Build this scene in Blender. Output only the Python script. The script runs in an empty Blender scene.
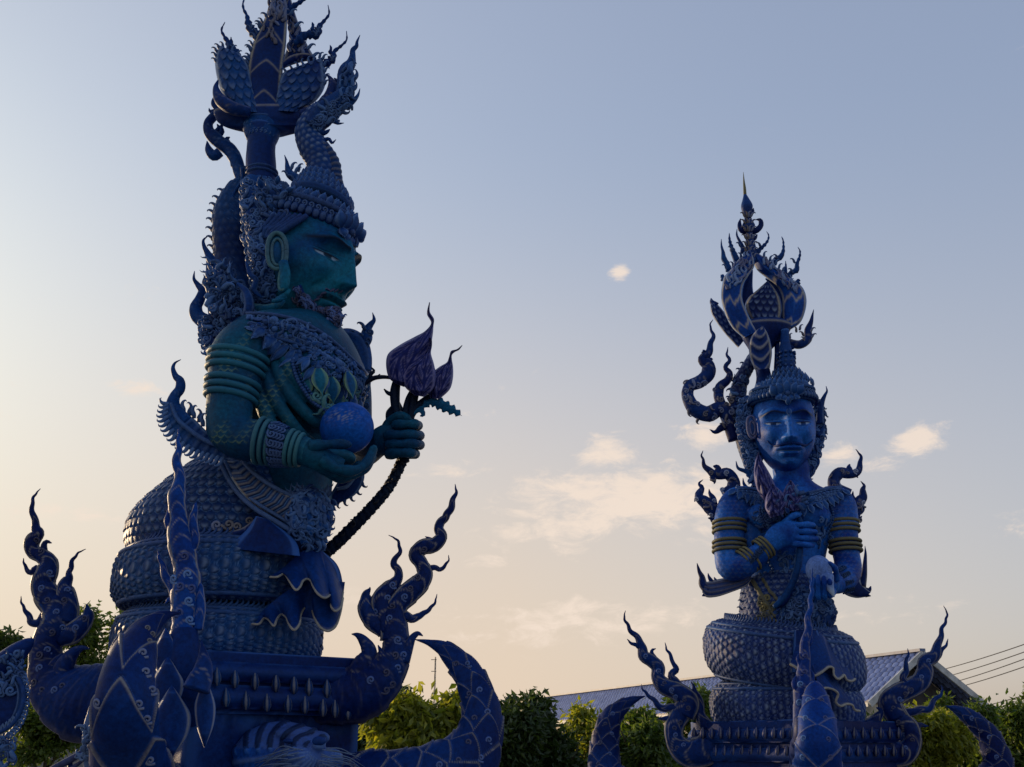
import bpy, math, random
import numpy as np
from mathutils import Vector, Matrix
from mathutils.bvhtree import BVHTree

random.seed(7); RNG = np.random.default_rng(11)
SC = bpy.context.scene
COL = SC.collection
R = math.radians

# ------------------------------------------------------------------ camera
F, CX, CY = 1000.0, 512.0, 383.5
PITCH = R(20.0); CAMZ = 1.6
CT, ST = math.cos(PITCH), math.sin(PITCH)
cam_d = bpy.data.cameras.new("camera"); cam = bpy.data.objects.new("camera", cam_d); COL.objects.link(cam)
cam.location = (0, 0, CAMZ); cam.rotation_euler = (math.pi/2 + PITCH, 0, 0)
cam_d.sensor_width = 36.0; cam_d.lens = 36.0*F/1024.0
cam_d.clip_start = 0.05; cam_d.clip_end = 9000
SC.camera = cam

# ------------------------------------------------------------------ light
SUN_AZ, SUN_EL = R(-50), R(9.0)          # to the left and somewhat behind the statues
world = bpy.data.worlds.new("World"); SC.world = world; world.use_nodes = True
nt = world.node_tree; nt.nodes.clear(); N = nt.nodes.new; L = nt.links.new
out = N("ShaderNodeOutputWorld"); bg = N("ShaderNodeBackground"); bg.inputs[1].default_value = 0.15
sky = N("ShaderNodeTexSky"); sky.sky_type = 'NISHITA'; sky.sun_disc = False
sky.sun_elevation = SUN_EL; sky.sun_rotation = SUN_AZ
sky.air_density = 1.0; sky.dust_density = 4.5; sky.ozone_density = 2.5; sky.altitude = 400
tc = N("ShaderNodeTexCoord"); sep = N("ShaderNodeSeparateXYZ"); L(tc.outputs['Generated'], sep.inputs[0])
# tone of the hazy evening air: per channel response of the sky's radiance
sp_ = N("ShaderNodeSeparateColor"); cb_ = N("ShaderNodeCombineColor"); L(sky.outputs[0], sp_.inputs[0])
for i_, (c_, g_) in enumerate(((0.83, .41), (0.915, .46), (0.94, .41))):
    m1 = N("ShaderNodeMath"); m1.operation = 'MULTIPLY'; m1.inputs[1].default_value = 0.15; L(sp_.outputs[i_], m1.inputs[0])
    m2 = N("ShaderNodeMath"); m2.operation = 'POWER'; m2.inputs[1].default_value = g_; L(m1.outputs[0], m2.inputs[0])
    m3 = N("ShaderNodeMath"); m3.operation = 'MULTIPLY'; m3.inputs[1].default_value = c_/0.15; L(m2.outputs[0], m3.inputs[0]); L(m3.outputs[0], cb_.inputs[i_])
# band of warm dust low over the horizon
hz_ = N("ShaderNodeMapRange"); hz_.interpolation_type = 'SMOOTHSTEP'; hz_.inputs[1].default_value = 0.58; hz_.inputs[2].default_value = -0.02; hz_.inputs[4].default_value = 0.95; L(sep.outputs[2], hz_.inputs[0])
hx_ = N("ShaderNodeMapRange"); hx_.inputs[1].default_value = 0.48; hx_.inputs[2].default_value = 0.0; hx_.inputs[3].default_value = 0.42; L(sep.outputs[0], hx_.inputs[0])
hm_ = N("ShaderNodeMath"); hm_.operation = 'MULTIPLY'; L(hz_.outputs[0], hm_.inputs[0]); L(hx_.outputs[0], hm_.inputs[1])
gm = N("ShaderNodeMix"); gm.data_type = 'RGBA'; L(hm_.outputs[0], gm.inputs[0]); L(cb_.outputs[0], gm.inputs[6]); gm.inputs[7].default_value = (5.35, 4.25, 3.25, 1)
# small evening clouds: noise over the sky direction, gathered in loose groups
n1 = N("ShaderNodeTexNoise"); n1.inputs['Scale'].default_value = 26; n1.inputs['Detail'].default_value = 11; n1.inputs['Roughness'].default_value = 0.66; n1.inputs['Distortion'].default_value = 0.4
mp = N("ShaderNodeMapping"); mp.inputs['Scale'].default_value = (1, 1, 2.3); L(tc.outputs['Generated'], mp.inputs[0]); L(mp.outputs[0], n1.inputs['Vector'])
acc = None
def skydir(px, py):
    v = Vector((0, CT, ST)) + Vector((1, 0, 0))*((px-CX)/F) + Vector((0, -ST, CT))*((CY-py)/F); return v.normalized()
for px_, py_, sx_, sz_, st_ in ((620, 273, 15, 11, 1.25), (921, 440, 42, 20, 1), (606, 455, 42, 26, 1), (640, 500, 175, 46, 1.05), (705, 436, 40, 22, .9), (880, 466, 40, 14, .7), (145, 388, 46, 12, .7), (60, 516, 110, 18, .7), (450, 470, 70, 14, .6), (600, 618, 190, 26, .75), (150, 294, 30, 9, .5), (480, 420, 40, 12, .4), (-60, 400, 90, 30, .6), (1010, 520, 60, 16, .5), (835, 455, 40, 20, .7), (560, 525, 120, 34, .85), (700, 520, 80, 40, .6), (760, 620, 160, 20, .6), (520, 640, 160, 20, .6), (330, 600, 120, 16, .5), (480, 560, 90, 14, .5), (930, 600, 120, 14, .4)):
    sb_ = N("ShaderNodeVectorMath"); sb_.operation = 'SUBTRACT'; L(tc.outputs['Generated'], sb_.inputs[0]); sb_.inputs[1].default_value = skydir(px_, py_)
    ml_ = N("ShaderNodeVectorMath"); ml_.operation = 'MULTIPLY'; L(sb_.outputs[0], ml_.inputs[0]); ml_.inputs[1].default_value = (F/sx_, F/sx_, F/sz_)
    ln_ = N("ShaderNodeVectorMath"); ln_.operation = 'LENGTH'; L(ml_.outputs[0], ln_.inputs[0])
    mr_ = N("ShaderNodeMapRange"); mr_.interpolation_type = 'SMOOTHSTEP'; mr_.inputs[1].default_value = 1.35; mr_.inputs[2].default_value = 0.0; mr_.inputs[4].default_value = st_; L(ln_.outputs['Value'], mr_.inputs[0])
    if acc is None: acc = mr_.outputs[0]
    else:
        mx_ = N("ShaderNodeMath"); mx_.operation = 'MAXIMUM'; L(acc, mx_.inputs[0]); L(mr_.outputs[0], mx_.inputs[1]); acc = mx_.outputs[0]
ad_ = N("ShaderNodeMath"); ad_.operation = 'MULTIPLY_ADD'; L(acc, ad_.inputs[0]); ad_.inputs[1].default_value = 0.47; L(n1.outputs[0], ad_.inputs[2])
cr = N("ShaderNodeMapRange"); cr.interpolation_type = 'SMOOTHSTEP'; cr.inputs[1].default_value = 0.665; cr.inputs[2].default_value = 0.98; cr.inputs[4].default_value = .85; L(ad_.outputs[0], cr.inputs[0])
mu2 = cr
mixc = N("ShaderNodeMix"); mixc.data_type = 'RGBA'; L(mu2.outputs[0], mixc.inputs[0])
L(gm.outputs[2], mixc.inputs[6]); mixc.inputs[7].default_value = (6.1, 5.1, 4.3, 1)
L(mixc.outputs[2], bg.inputs[0]); L(bg.outputs[0], out.inputs[0])

sun_d = bpy.data.lights.new("sun", 'SUN'); sun_d.energy = 3.4; sun_d.angle = R(0.5); sun_d.color = (1.0, 0.72, 0.42)
sun = bpy.data.objects.new("sun", sun_d); COL.objects.link(sun)
sdir = Vector((math.sin(SUN_AZ)*math.cos(SUN_EL), math.cos(SUN_AZ)*math.cos(SUN_EL), math.sin(SUN_EL)))
sun.rotation_euler = sdir.to_track_quat('Z', 'Y').to_euler(); sun.location = (-20, 10, 20)
SC.view_settings.view_transform = 'Standard'; SC.view_settings.look = 'None'
SC.view_settings.exposure = 0.0; SC.view_settings.gamma = 1.0; SC.view_settings.use_curve_mapping = False
SC.render.resolution_x = 1024; SC.render.resolution_y = 767

# ------------------------------------------------------------------ measuring: photo pixel + distance -> world point
FWD = np.array((0, CT, ST)); UPV = np.array((0, -ST, CT)); RGT = np.array((1.0, 0, 0)); CAMP = np.array((0, 0, CAMZ))
def P(px, py, Y):
    px = np.asarray(px, float); py = np.asarray(py, float); Y = np.asarray(Y, float)
    u = (px-CX)/F; v = (CY-py)/F
    dx = u; dy = CT - ST*v; dz = ST + CT*v
    t = Y/dy
    return np.stack(np.broadcast_arrays(dx*t, dy*t, CAMZ + dz*t), -1)
def S(py, Y):                                    # metres per photo pixel there
    return np.asarray(Y, float)/((CT - ST*(CY-np.asarray(py, float))/F)*F)
class Fr:                                        # a statue's working plane: depth offsets d count towards the camera
    def __init__(s, Y0): s.Y0 = Y0; s.k = Y0*1.06e-3
    def Y(s, d): return s.Y0 - np.asarray(d, float)*s.k
    def P(s, px, py, d=0): return P(px, py, s.Y(d))
    def S(s, py, d=0): return S(py, s.Y(d))

def ray(px, py):
    d = FWD + RGT*((px-CX)/F) + UPV*((CY-py)/F)
    return d/np.linalg.norm(d)

# ------------------------------------------------------------------ mesh accumulator
class MB:
    def __init__(s): s.V = []; s.F4 = []; s.F3 = []; s.C = []; s.n = 0
    def add(s, V, F4=None, F3=None, c=None):
        V = np.asarray(V, float).reshape(-1, 3); b = s.n
        s.V.append(V); s.n += len(V)
        if F4 is not None and len(F4): s.F4.append(np.asarray(F4, int) + b)
        if F3 is not None and len(F3): s.F3.append(np.asarray(F3, int) + b)
        if c is None: c = np.zeros((len(V), 3))
        c = np.asarray(c, float)
        if c.ndim == 1 and len(c) == len(V): c = np.stack([np.maximum(c, 0), np.maximum(-c, 0), c*0], -1)   # negative = pale tone
        s.C.append(np.broadcast_to(c, (len(V), 3)))
        return s
    def merge(s, o):
        V, A, B, C = o.arr(); s.add(V, A, B, C); return s
    def arr(s):
        V = np.concatenate(s.V) if s.V else np.zeros((0, 3))
        A = np.concatenate(s.F4) if s.F4 else np.zeros((0, 4), int)
        B = np.concatenate(s.F3) if s.F3 else np.zeros((0, 3), int)
        C = np.concatenate(s.C) if s.C else np.zeros((0, 3))
        return V, A, B, C
    def mesh(s, name, org=(0, 0, 0)):
        V, A, B, C = s.arr(); me = bpy.data.meshes.new(name)
        V = V - np.asarray(org, float)
        me.vertices.add(len(V)); me.vertices.foreach_set('co', V.astype(np.float32).ravel())
        nl = A.size + B.size; me.loops.add(nl)
        me.loops.foreach_set('vertex_index', np.concatenate([A.ravel(), B.ravel()]).astype(np.int32))
        me.polygons.add(len(A)+len(B))
        st = np.concatenate([np.arange(len(A))*4, len(A)*4+np.arange(len(B))*3]).astype(np.int32)
        me.polygons.foreach_set('loop_start', st)
        me.polygons.foreach_set('use_smooth', np.ones(len(st), bool))
        me.update(calc_edges=True)
        if np.abs(C).max(initial=0) > 0:
            at = me.color_attributes.new('paint', 'FLOAT_COLOR', 'POINT')
            at.data.foreach_set('color', np.concatenate([C, np.ones((len(C), 1))], 1).astype(np.float32).ravel())
        return me
    def bvh(s):
        V, A, B, C = s.arr()
        return BVHTree.FromPolygons(V.tolist(), A.tolist()+B.tolist())
    def build(s, name, mat, parent=None, flat=False):
        org = tuple(parent['_w']) if parent is not None else (0, 0, 0)
        me = s.mesh(name, org); me.materials.append(mat)
        if flat: me.polygons.foreach_set('use_smooth', np.zeros(len(me.polygons), bool))
        o = bpy.data.objects.new(name, me); COL.objects.link(o)
        if parent is not None:
            o.parent = parent; ORIG[o.name] = org; o['_w'] = org
        return o
ORIG = {}
def thing(name, label, cat, loc=(0, 0, 0), group=None):
    o = bpy.data.objects.new(name, None); COL.objects.link(o); o.location = loc; o.empty_display_size = 0.2
    o['label'] = label; o['category'] = cat; o['_w'] = tuple(float(x) for x in loc)
    if group: o['group'] = group
    return o
def tag(o, label=None, cat=None, group=None, kind=None):
    if label: o['label'] = label
    if cat: o['category'] = cat
    if group: o['group'] = group
    if kind: o['kind'] = kind
    return o
def single(name, mb, mat, label, cat, group=None, flat=False):   # a thing that is one mesh, origin at its base
    V = mb.arr()[0]; base = ((V[:, 0].min()+V[:, 0].max())/2, (V[:, 1].min()+V[:, 1].max())/2, V[:, 2].min())
    me = mb.mesh(name, base); me.materials.append(mat)
    if flat: me.polygons.foreach_set('use_smooth', np.zeros(len(me.polygons), bool))
    o = bpy.data.objects.new(name, me); COL.objects.link(o); o.location = base
    o['_w'] = tuple(float(x) for x in base)
    return tag(o, label, cat, group)

# ------------------------------------------------------------------ curves and lofts
def crom(pts, n):
    p = np.asarray(pts, float); m = len(p)
    if m == 2:
        t = np.linspace(0, 1, n)[:, None]; return p[0]*(1-t)+p[1]*t
    seg = np.linalg.norm(np.diff(p[:, :2], axis=0), axis=1)**0.5 + 1e-6
    T = np.concatenate([[0], np.cumsum(seg)])
    # tangents of a non-uniform Catmull-Rom
    D = np.zeros_like(p)
    d = np.diff(p, axis=0)/seg[:, None]
    for i in range(1, m-1): D[i] = (d[i-1]*seg[i] + d[i]*seg[i-1])/(seg[i-1]+seg[i])
    D[0] = d[0]; D[-1] = d[-1]
    t = np.linspace(0, T[-1], n); i = np.clip(np.searchsorted(T, t, side='right')-1, 0, m-2)
    h = seg[i][:, None]; s = ((t-T[i])/seg[i])[:, None]
    return ((2*s**3-3*s**2+1)*p[i] + (s**3-2*s**2+s)*h*D[i] + (-2*s**3+3*s**2)*p[i+1] + (s**3-s**2)*h*D[i+1])

def norm(a): return a/np.maximum(np.linalg.norm(a, axis=-1, keepdims=True), 1e-9)
def grid_faces(nu, nv, wrap=True):
    i = np.arange(nu-1)[:, None]; j = np.arange(nv if wrap else nv-1)[None, :]; j2 = (j+1) % nv
    return np.stack([i*nv+j, i*nv+j2, (i+1)*nv+j2, (i+1)*nv+j], -1).reshape(-1, 4)
def caps(nu, nv):
    a = np.arange(1, nv-1); z = np.zeros_like(a); b = (nu-1)*nv
    return np.concatenate([np.stack([z, a+1, a], -1), np.stack([z+b, b+a, b+a+1], -1)])

def rimgold(a, s):                               # painted border near both edges of a flattened flame
    c = np.cos(a); q = (s/17.0-.75*(1-np.abs(c)**1.6)+.5*(c > 0)*0) % 1
    return np.maximum(np.exp(-((np.abs(c)-0.87)/0.05)**2), .6*np.exp(-((q-.5)/.045)**2)*(np.sin(a) < 0)*(s > 10)*(np.abs(c) < .8))
def loft(m, fr, pts, n=None, sides=14, b=1.0, disp=None, gold=0.0, ref=None, rel=0.0, wig=0.0):
    """pts: (px,py,d,r) in photo pixels.  b: depth/width ratio.  disp(s,a,r)->(h px, gold).  rel: carved border depth"""
    p = np.asarray([tuple(q)+(0,)*(4-len(q)) if len(q) < 4 else q for q in pts], float)
    Lp = np.sum(np.linalg.norm(np.diff(p[:, :3], axis=0), axis=1))
    if n is None: n = int(max(8, min(160, Lp/1.8)))
    q = crom(p, n); r = np.maximum(q[:, 3], 0.15)
    if wig:
        ds = np.linalg.norm(np.diff(q[:, :2], axis=0), axis=1); tg = norm(np.gradient(q[:, :2], axis=0))
        ph = np.concatenate([[0], np.cumsum(2*np.pi*ds/(np.maximum(r[:-1], 1.0)*wig))])
        am = 0.4*r*np.clip((6.5-r)/3, 0, 1)*np.clip(r/1.2, 0, 1)*np.clip(np.arange(n)/(n*.25), 0, 1)
        q[:, 0] += -tg[:, 1]*am*np.sin(ph); q[:, 1] += tg[:, 0]*am*np.sin(ph)
    W = fr.P(q[:, 0], q[:, 1], q[:, 2]); k = fr.S(q[:, 1], q[:, 2])
    T = norm(np.gradient(W, axis=0))
    if ref is None: ax = norm(W - CAMP)
    else: ax = np.broadcast_to(np.asarray(ref, float), W.shape)
    side = norm(np.cross(T, ax)); th = np.cross(side, T)
    a = np.linspace(0, 2*np.pi, sides, endpoint=False)
    s = np.concatenate([[0], np.cumsum(np.linalg.norm(np.diff(q[:, :3], axis=0), axis=1))])
    A = np.broadcast_to(a, (n, sides)); Sg = np.broadcast_to(s[:, None], (n, sides)); Rg = np.broadcast_to(r[:, None], (n, sides))
    rr = Rg.copy(); g = np.zeros((n, sides))
    tw = np.ones((n, sides))*b
    if rel: tw = tw*(1 + rel*0.5 - rel*np.exp(-((np.abs(np.cos(A))-0.72)/0.1)**2))
    if gold: g = np.minimum(gold*rimgold(A, Sg), 1)*np.clip((Rg-1.2)/2.5, 0, 1)*np.clip((26-Rg)/8, .35, 1)
    if gold: rr = rr*(1+.07*(((Sg/17.0-.75*(1-np.abs(np.cos(A))**1.6)) % 1)-.5)*np.clip((Rg-4)/3, 0, 1)*(np.sin(A) < .2))
    if disp is not None:
        h, g2 = disp(Sg, A, Rg); rr = rr + h; g = np.where(np.abs(g2) > np.abs(g), g2, g)
    V = W[:, None, :] + (side[:, None, :]*(np.cos(A)*rr)[..., None] + th[:, None, :]*(np.sin(A)*rr*tw)[..., None])*k[:, None, None]
    m.add(V, grid_faces(n, sides), caps(n, sides), g.ravel())
    return q

def rings(m, fr, rows, n=40, sides=64, yaw=0, disp=None, gold=None, tilt=(0, 0), pw=2.0):
    """horizontal ellipses stacked: rows (px,py,d,wx,wd); tilt = slope of the ring plane in x and y"""
    q = crom(rows, n); C = fr.P(q[:, 0], q[:, 1], q[:, 2]); k = fr.S(q[:, 1], q[:, 2])
    a = np.linspace(0, 2*np.pi, sides, endpoint=False); A = np.broadcast_to(a, (n, sides))
    s = np.concatenate([[0], np.cumsum(np.linalg.norm(np.diff(q[:, :2], axis=0), axis=1))])
    Sg = np.broadcast_to(s[:, None], (n, sides))
    h = np.zeros((n, sides)); g = np.zeros((n, sides))
    if disp is not None:
        h, g = disp(Sg, A, np.broadcast_to(((q[:, 3]+q[:, 4])/2)[:, None], (n, sides)))
    if gold is not None: g = np.maximum(g, gold(Sg, A))
    ca, sa = np.cos(A), np.sin(A)
    if pw != 2.0:
        ca = np.sign(ca)*np.abs(ca)**(2/pw); sa = np.sign(sa)*np.abs(sa)**(2/pw)
    x = (q[:, 3][:, None]+h)*ca; y = (q[:, 4][:, None]+h)*sa
    cy, sy = math.cos(yaw), math.sin(yaw)
    X = x*cy - y*sy; Yy = x*sy + y*cy
    V = C[:, None, :] + np.stack([X, Yy, X*tilt[0]+Yy*tilt[1]], -1)*k[:, None, None]
    m.add(V, grid_faces(n, sides), caps(n, sides), g.ravel())
    return q

def torus(m, fr, cx, cy, d, Rr, rx, rv, tilt=(0, 0), nphi=260, nth=48, disp=None, phi=(0, 2*np.pi), taper=None, rise=0.0, pw=2.0):
    C = fr.P(cx, cy, d); k = float(fr.S(cy, d))
    f = np.linspace(phi[0], phi[1], nphi); a = np.linspace(0, 2*np.pi, nth, endpoint=False)
    Fg, A = np.meshgrid(f, a, indexing='ij')
    tp = np.ones_like(Fg) if taper is None else taper(Fg)
    h = 0; g = np.zeros_like(Fg)
    if disp is not None: h, g = disp(Fg*(Rr+rx*.85), A, np.full_like(Fg, (rx+rv)/2))
    ca, sa = np.cos(A), np.sin(A)
    if pw != 2.0:
        ca = np.sign(ca)*np.abs(ca)**(2/pw); sa = np.sign(sa)*np.abs(sa)**(2/pw)
    rad = Rr + (rx*tp+h)*ca; z = (rv*tp+h)*sa
    X = rad*np.cos(Fg); Yy = rad*np.sin(Fg); Z = z + X*tilt[0] + Yy*tilt[1] + rise*(Fg-phi[0])/(2*np.pi)
    V = C + np.stack([X, Yy, Z], -1)*k
    m.add(V, grid_faces(nphi, nth), caps(nphi, nth), g.ravel())
    def at(ph, th, lift=0.0):                     # world point on the ring surface
        ph = np.asarray(ph, float); th = np.broadcast_to(th, ph.shape)
        ct_ = np.sign(np.cos(th))*np.abs(np.cos(th))**(2/pw); st_ = np.sign(np.sin(th))*np.abs(np.sin(th))**(2/pw)
        rd = Rr + (rx+lift)*ct_; x = rd*np.cos(ph); y = rd*np.sin(ph)
        zz = (rv+lift)*st_ + x*tilt[0]+y*tilt[1] + rise*(ph-phi[0])/(2*np.pi)
        return C + np.stack([x, y, zz], -1)*k
    return at, k

def wtube(m, pts, r, sides=8, g=0.0, taper=False, closed=False):   # tube through world points, radius in metres
    W = np.asarray(pts, float); n = len(W); r = np.broadcast_to(np.asarray(r, float), (n,)).copy()
    if taper: r *= np.linspace(1, 0.15, n)
    T = norm(np.gradient(W, axis=0)); 
    up = np.array((0.13, 0.2, 1.0)); up = up/np.linalg.norm(up)
    side = norm(np.cross(T, up)); th = np.cross(side, T)
    a = np.linspace(0, 2*np.pi, sides, endpoint=False)
    V = W[:, None, :] + (side[:, None, :]*np.cos(a)[None, :, None] + th[:, None, :]*np.sin(a)[None, :, None])*r[:, None, None]
    m.add(V, grid_faces(n, sides), caps(n, sides), np.full(n*sides, g))

def resamp(pts, n):
    return crom(pts, n)
def blade(m, fr, left, right, d=0, thick=4.0, n=60, w=17, disp=None, gold=1.0, dl=0.0, dr=0.0, dpath=None, pw=2.0):
    """closed pillow between two traced edges (px,py); d depth offset; dl/dr extra depth at the left/right edge"""
    Lp = resamp(left, n); Rp = resamp(right, n); u = np.linspace(-1, 1, w); t = np.linspace(0, 1, n)
    U, T = np.meshgrid(u, t)
    px = Lp[:, 0][:, None]*(1-U)/2 + Rp[:, 0][:, None]*(1+U)/2
    py = Lp[:, 1][:, None]*(1-U)/2 + Rp[:, 1][:, None]*(1+U)/2
    wid = np.linalg.norm(Rp[:, :2]-Lp[:, :2], axis=1)[:, None]
    dd = d + np.where(U < 0, -U*dl, U*dr)
    if dpath is not None: dd = dd + np.interp(T, np.linspace(0, 1, len(dpath)), dpath)
    bul = np.minimum(thick, wid*0.5)*np.sqrt(np.clip(1-np.abs(U)**pw, 0, 1))
    h = 0*U; g = gold*np.exp(-((np.abs(U)-0.88)/0.07)**2)*np.clip((wid-3)/6, 0, 1)
    if disp is not None:
        h, g2 = disp(T, U, wid); g = np.where(np.abs(g2) > np.abs(g), g2, g)
    edge = np.clip((1-np.abs(U))*6, 0, 1)
    Vf = fr.P(px, py, dd+bul+h*edge); Vb = fr.P(px, py, dd-bul)
    nn = n*w; Fq = grid_faces(n, w, False)
    m.add(np.concatenate([Vf.reshape(-1, 3), Vb.reshape(-1, 3)]), np.concatenate([Fq, Fq[:, ::-1]+nn]), None, np.concatenate([g.ravel(), g.ravel()*0]))
    # rim strips joining front and back
    rim = []
    for col in (0, w-1):
        i = np.arange(n-1)*w+col; rim.append(np.stack([i, i+w, i+w+nn, i+nn], -1))
    for row in (0, n-1):
        j = row*w+np.arange(w-1); rim.append(np.stack([j, j+1, j+1+nn, j+nn], -1))
    m.F4.append(np.concatenate(rim)+m.n-2*nn)
    return px, py

# ------------------------------------------------------------------ relief patterns
def scales(Ls, cells, amp, point=0.6, gold_amt=0.25, lw=0.1):
    def fn(s, a, r):
        u = s/Ls; v = a/(2*np.pi)*cells
        h = np.zeros_like(u); g = np.zeros_like(u); r0 = np.floor(u); done = np.zeros(u.shape, bool)
        for rr in (r0-1, r0):
            off = 0.5*(np.mod(rr, 2)); c = np.round(v-off)+off; dv = np.abs(v-c); du = u-rr
            e = 1.0 + point*(1-(2*dv)**1.6)
            ins = (du <= e) & ~done
            q = np.clip(du/e, 0, 1); dome = 1-3.0*dv**2
            hs = np.mod(np.abs(np.sin(rr*12.9898+np.mod(c, cells)*78.233)*4375.85), 1.0)
            hh = amp*(.72+.5*hs)*(-.15+1.15*q**.8)*dome*np.clip((1-q)/0.12, 0., 1)
            h = np.where(ins, hh, h)
            g = np.where(ins, (gold_amt*np.exp(-((q-0.93)/lw)**2) if gold_amt > .9 else -gold_amt*(.35+1.2*hs)*np.exp(-((q-.74)/.17)**2)*np.clip(1-6*dv**2, 0, 1)), g)
            done |= ins
        return h, g
    return fn
def petals(Ls, cells, amp, gold_amt=0.9, off0=0.0, tip=0.85):
    """large ogee petals overlapping along a horn, bordered with a raised painted line"""
    def fn(s, a, r):
        u = s/Ls; v = a/(2*np.pi)*cells+off0
        h = np.zeros_like(u); g = np.zeros_like(u); r0 = np.floor(u); done = np.zeros(u.shape, bool)
        for rr in (r0-1, r0):
            off = 0.5*np.mod(rr, 2); c = np.round(v-off)+off; dv = np.abs(v-c); du = u-rr
            e = 1.0 + tip*(.72*(1-np.clip(2*dv, 0, 1)**2.2)+.28*np.clip(1-2*dv, 0, 1)**2)
            ins = (du <= e) & ~done; x = (e-du)
            hh = amp*(0.1 + 0.4*np.exp(-((x-0.05)/0.05)**2) + 0.9*np.clip(1-x*.75, 0, 1))*np.clip(x/0.03, 0, 1)*(1-.5*(2*dv)**2)
            h = np.where(ins, hh, h); g = np.where(ins, .65*gold_amt*np.exp(-((x-0.05)/0.03)**2), g); done |= ins
        return h, g
    return fn
def lumps(Ls, cells, amp):
    def fn(s, a, r):
        return amp*np.sin(2*np.pi*s/Ls+2*np.sin(cells*a))*np.cos(cells*a+s/Ls*2.1), 0.15*np.clip(np.sin(2*np.pi*s/Ls+2*np.sin(cells*a))*np.cos(cells*a+s/Ls*2.1), 0, 1)
    return fn
def scaly_plate(rows, cols, amp, gold_amt=0.3, pt=0.6):
    f = scales(1.0, cols, amp, pt, gold_amt, 0.07)
    def fn(T, U, wid): return f((1-T)*rows, (U+1)*np.pi, 0)
    return fn

# ------------------------------------------------------------------ small ornament templates (x right, y up, z out)
def tmpl(path, rad, sides=6, b=0.7, n=14):
    q = crom([tuple(p)+(r,) for p, r in zip(path, rad)], n); W = q[:, :3]
    T = norm(np.gradient(W, axis=0)); ax = np.array((0, 0, 1.0)); side = norm(np.cross(T, ax)); th = np.cross(side, T)
    a = np.linspace(0, 2*np.pi, sides, endpoint=False)
    V = W[:, None, :]+(side[:, None]*np.cos(a)[None, :, None]+th[:, None]*np.sin(a)[None, :, None]*b)*q[:, 3][:, None, None]
    g = np.broadcast_to(0.7*np.clip((np.sin(a)-.55)/.45, 0, 1)[None, :]*np.ones((n, 1)), (n, sides)).ravel()
    return V.reshape(-1, 3), grid_faces(n, sides), caps(n, sides), g
def spiral(turns, r0, r1, n=12, cx=0, cy=0, a0=-90, s=1):
    t = np.linspace(0, 1, n); a = R(a0)+s*t*turns*2*np.pi; r = r0*(1-t)+r1*t
    return [(cx+r[i]*math.cos(a[i]), cy+r[i]*math.sin(a[i]), 0.12*t[i]) for i in range(n)]
T_HOOK = tmpl([(0, -.3, 0), (.06, .1, .1), (.18, .45, .16), (.12, .8, .2), (-.12, 1.0, .22), (-.28, .88, .22)], [.2, .26, .22, .15, .08, .02])
T_FLAME = tmpl([(0, -.2, 0), (.1, .15, .05), (.02, .45, .1), (-.12, .7, .14), (0, .95, .14), (.12, 1.15, .12), (.08, 1.45, .1)], [.22, .26, .2, .14, .1, .06, .01], n=18)
sp = spiral(1.35, .42, .05)
T_CURL = tmpl([(-.45, -.42, 0)]+sp, [.14]+list(np.linspace(.17, .1, len(sp))), n=26)
def _leaf():
    n, w = 9, 5; t = np.linspace(0, 1, n); u = np.linspace(-1, 1, w); wd = 0.34*np.sin(np.pi*np.clip(t*0.93+0.07, 0, 1))**0.8*(1-t**4)
    V = np.zeros((n, w, 3)); V[..., 0] = wd[:, None]*u; V[..., 1] = t[:, None]; V[..., 2] = 0.14*np.sin(t*np.pi)[:, None]+0.1*(1-np.abs(u))[None, :]*np.sin(t*np.pi)[:, None]+.05+0.16*(t**3)[:, None]
    g = np.broadcast_to(0.6*(np.abs(u) > .9)[None, :], (n, w)).ravel()
    B = V.copy(); B[..., 2] -= 0.12
    Fq = grid_faces(n, w, False); nn = n*w
    rim = [np.stack([np.arange(n-1)*w+c, np.arange(n-1)*w+w+c, np.arange(n-1)*w+w+c+nn, np.arange(n-1)*w+c+nn], -1) for c in (0, w-1)]
    return np.concatenate([V.reshape(-1, 3), B.reshape(-1, 3)]), np.concatenate([Fq, Fq[:, ::-1]+nn]+rim), None, np.concatenate([g, g*0])
T_LEAF = _leaf()
def _bead(ns=8, nr=6):
    th = np.linspace(0.02, np.pi-.02, nr); a = np.linspace(0, 2*np.pi, ns, endpoint=False)
    V = np.stack([np.sin(th)[:, None]*np.cos(a), np.sin(th)[:, None]*np.sin(a), np.cos(th)[:, None]*np.ones(ns)], -1)*0.5
    g = np.broadcast_to((0.3*(np.cos(th) > .5))[:, None], (nr, ns)).ravel()
    return V.reshape(-1, 3), grid_faces(nr, ns), caps(nr, ns), g
T_BEAD = _bead()
def inst(m, T, loc, up, nrm, size, flip=False, gold=1.0):
    z = np.asarray(nrm, float); z = z/np.linalg.norm(z); y = np.asarray(up, float); y = y - z*np.dot(y, z)
    if np.linalg.norm(y) < 1e-5: y = np.cross(z, (1, 0, 0.1))
    y = y/np.linalg.norm(y); x = np.cross(y, z)
    if flip: x = -x
    V, A, B, g = T
    if np.isscalar(size): size = (size, size, size)
    m.add(np.asarray(loc)+V[:, :1]*x*size[0]+V[:, 1:2]*y*size[1]+V[:, 2:]*z*size[2], A, B, g*gold)
def updir(dx, dy): return RGT*dx - UPV*dy         # direction on the photo -> world direction
TOCAM = -FWD
def hit(bv, px, py):
    d = ray(px, py); h = bv.ray_cast(Vector(CAMP), Vector(d), 200)
    if h[0] is None: return None
    return np.array(h[0]), np.array(h[1])
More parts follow.
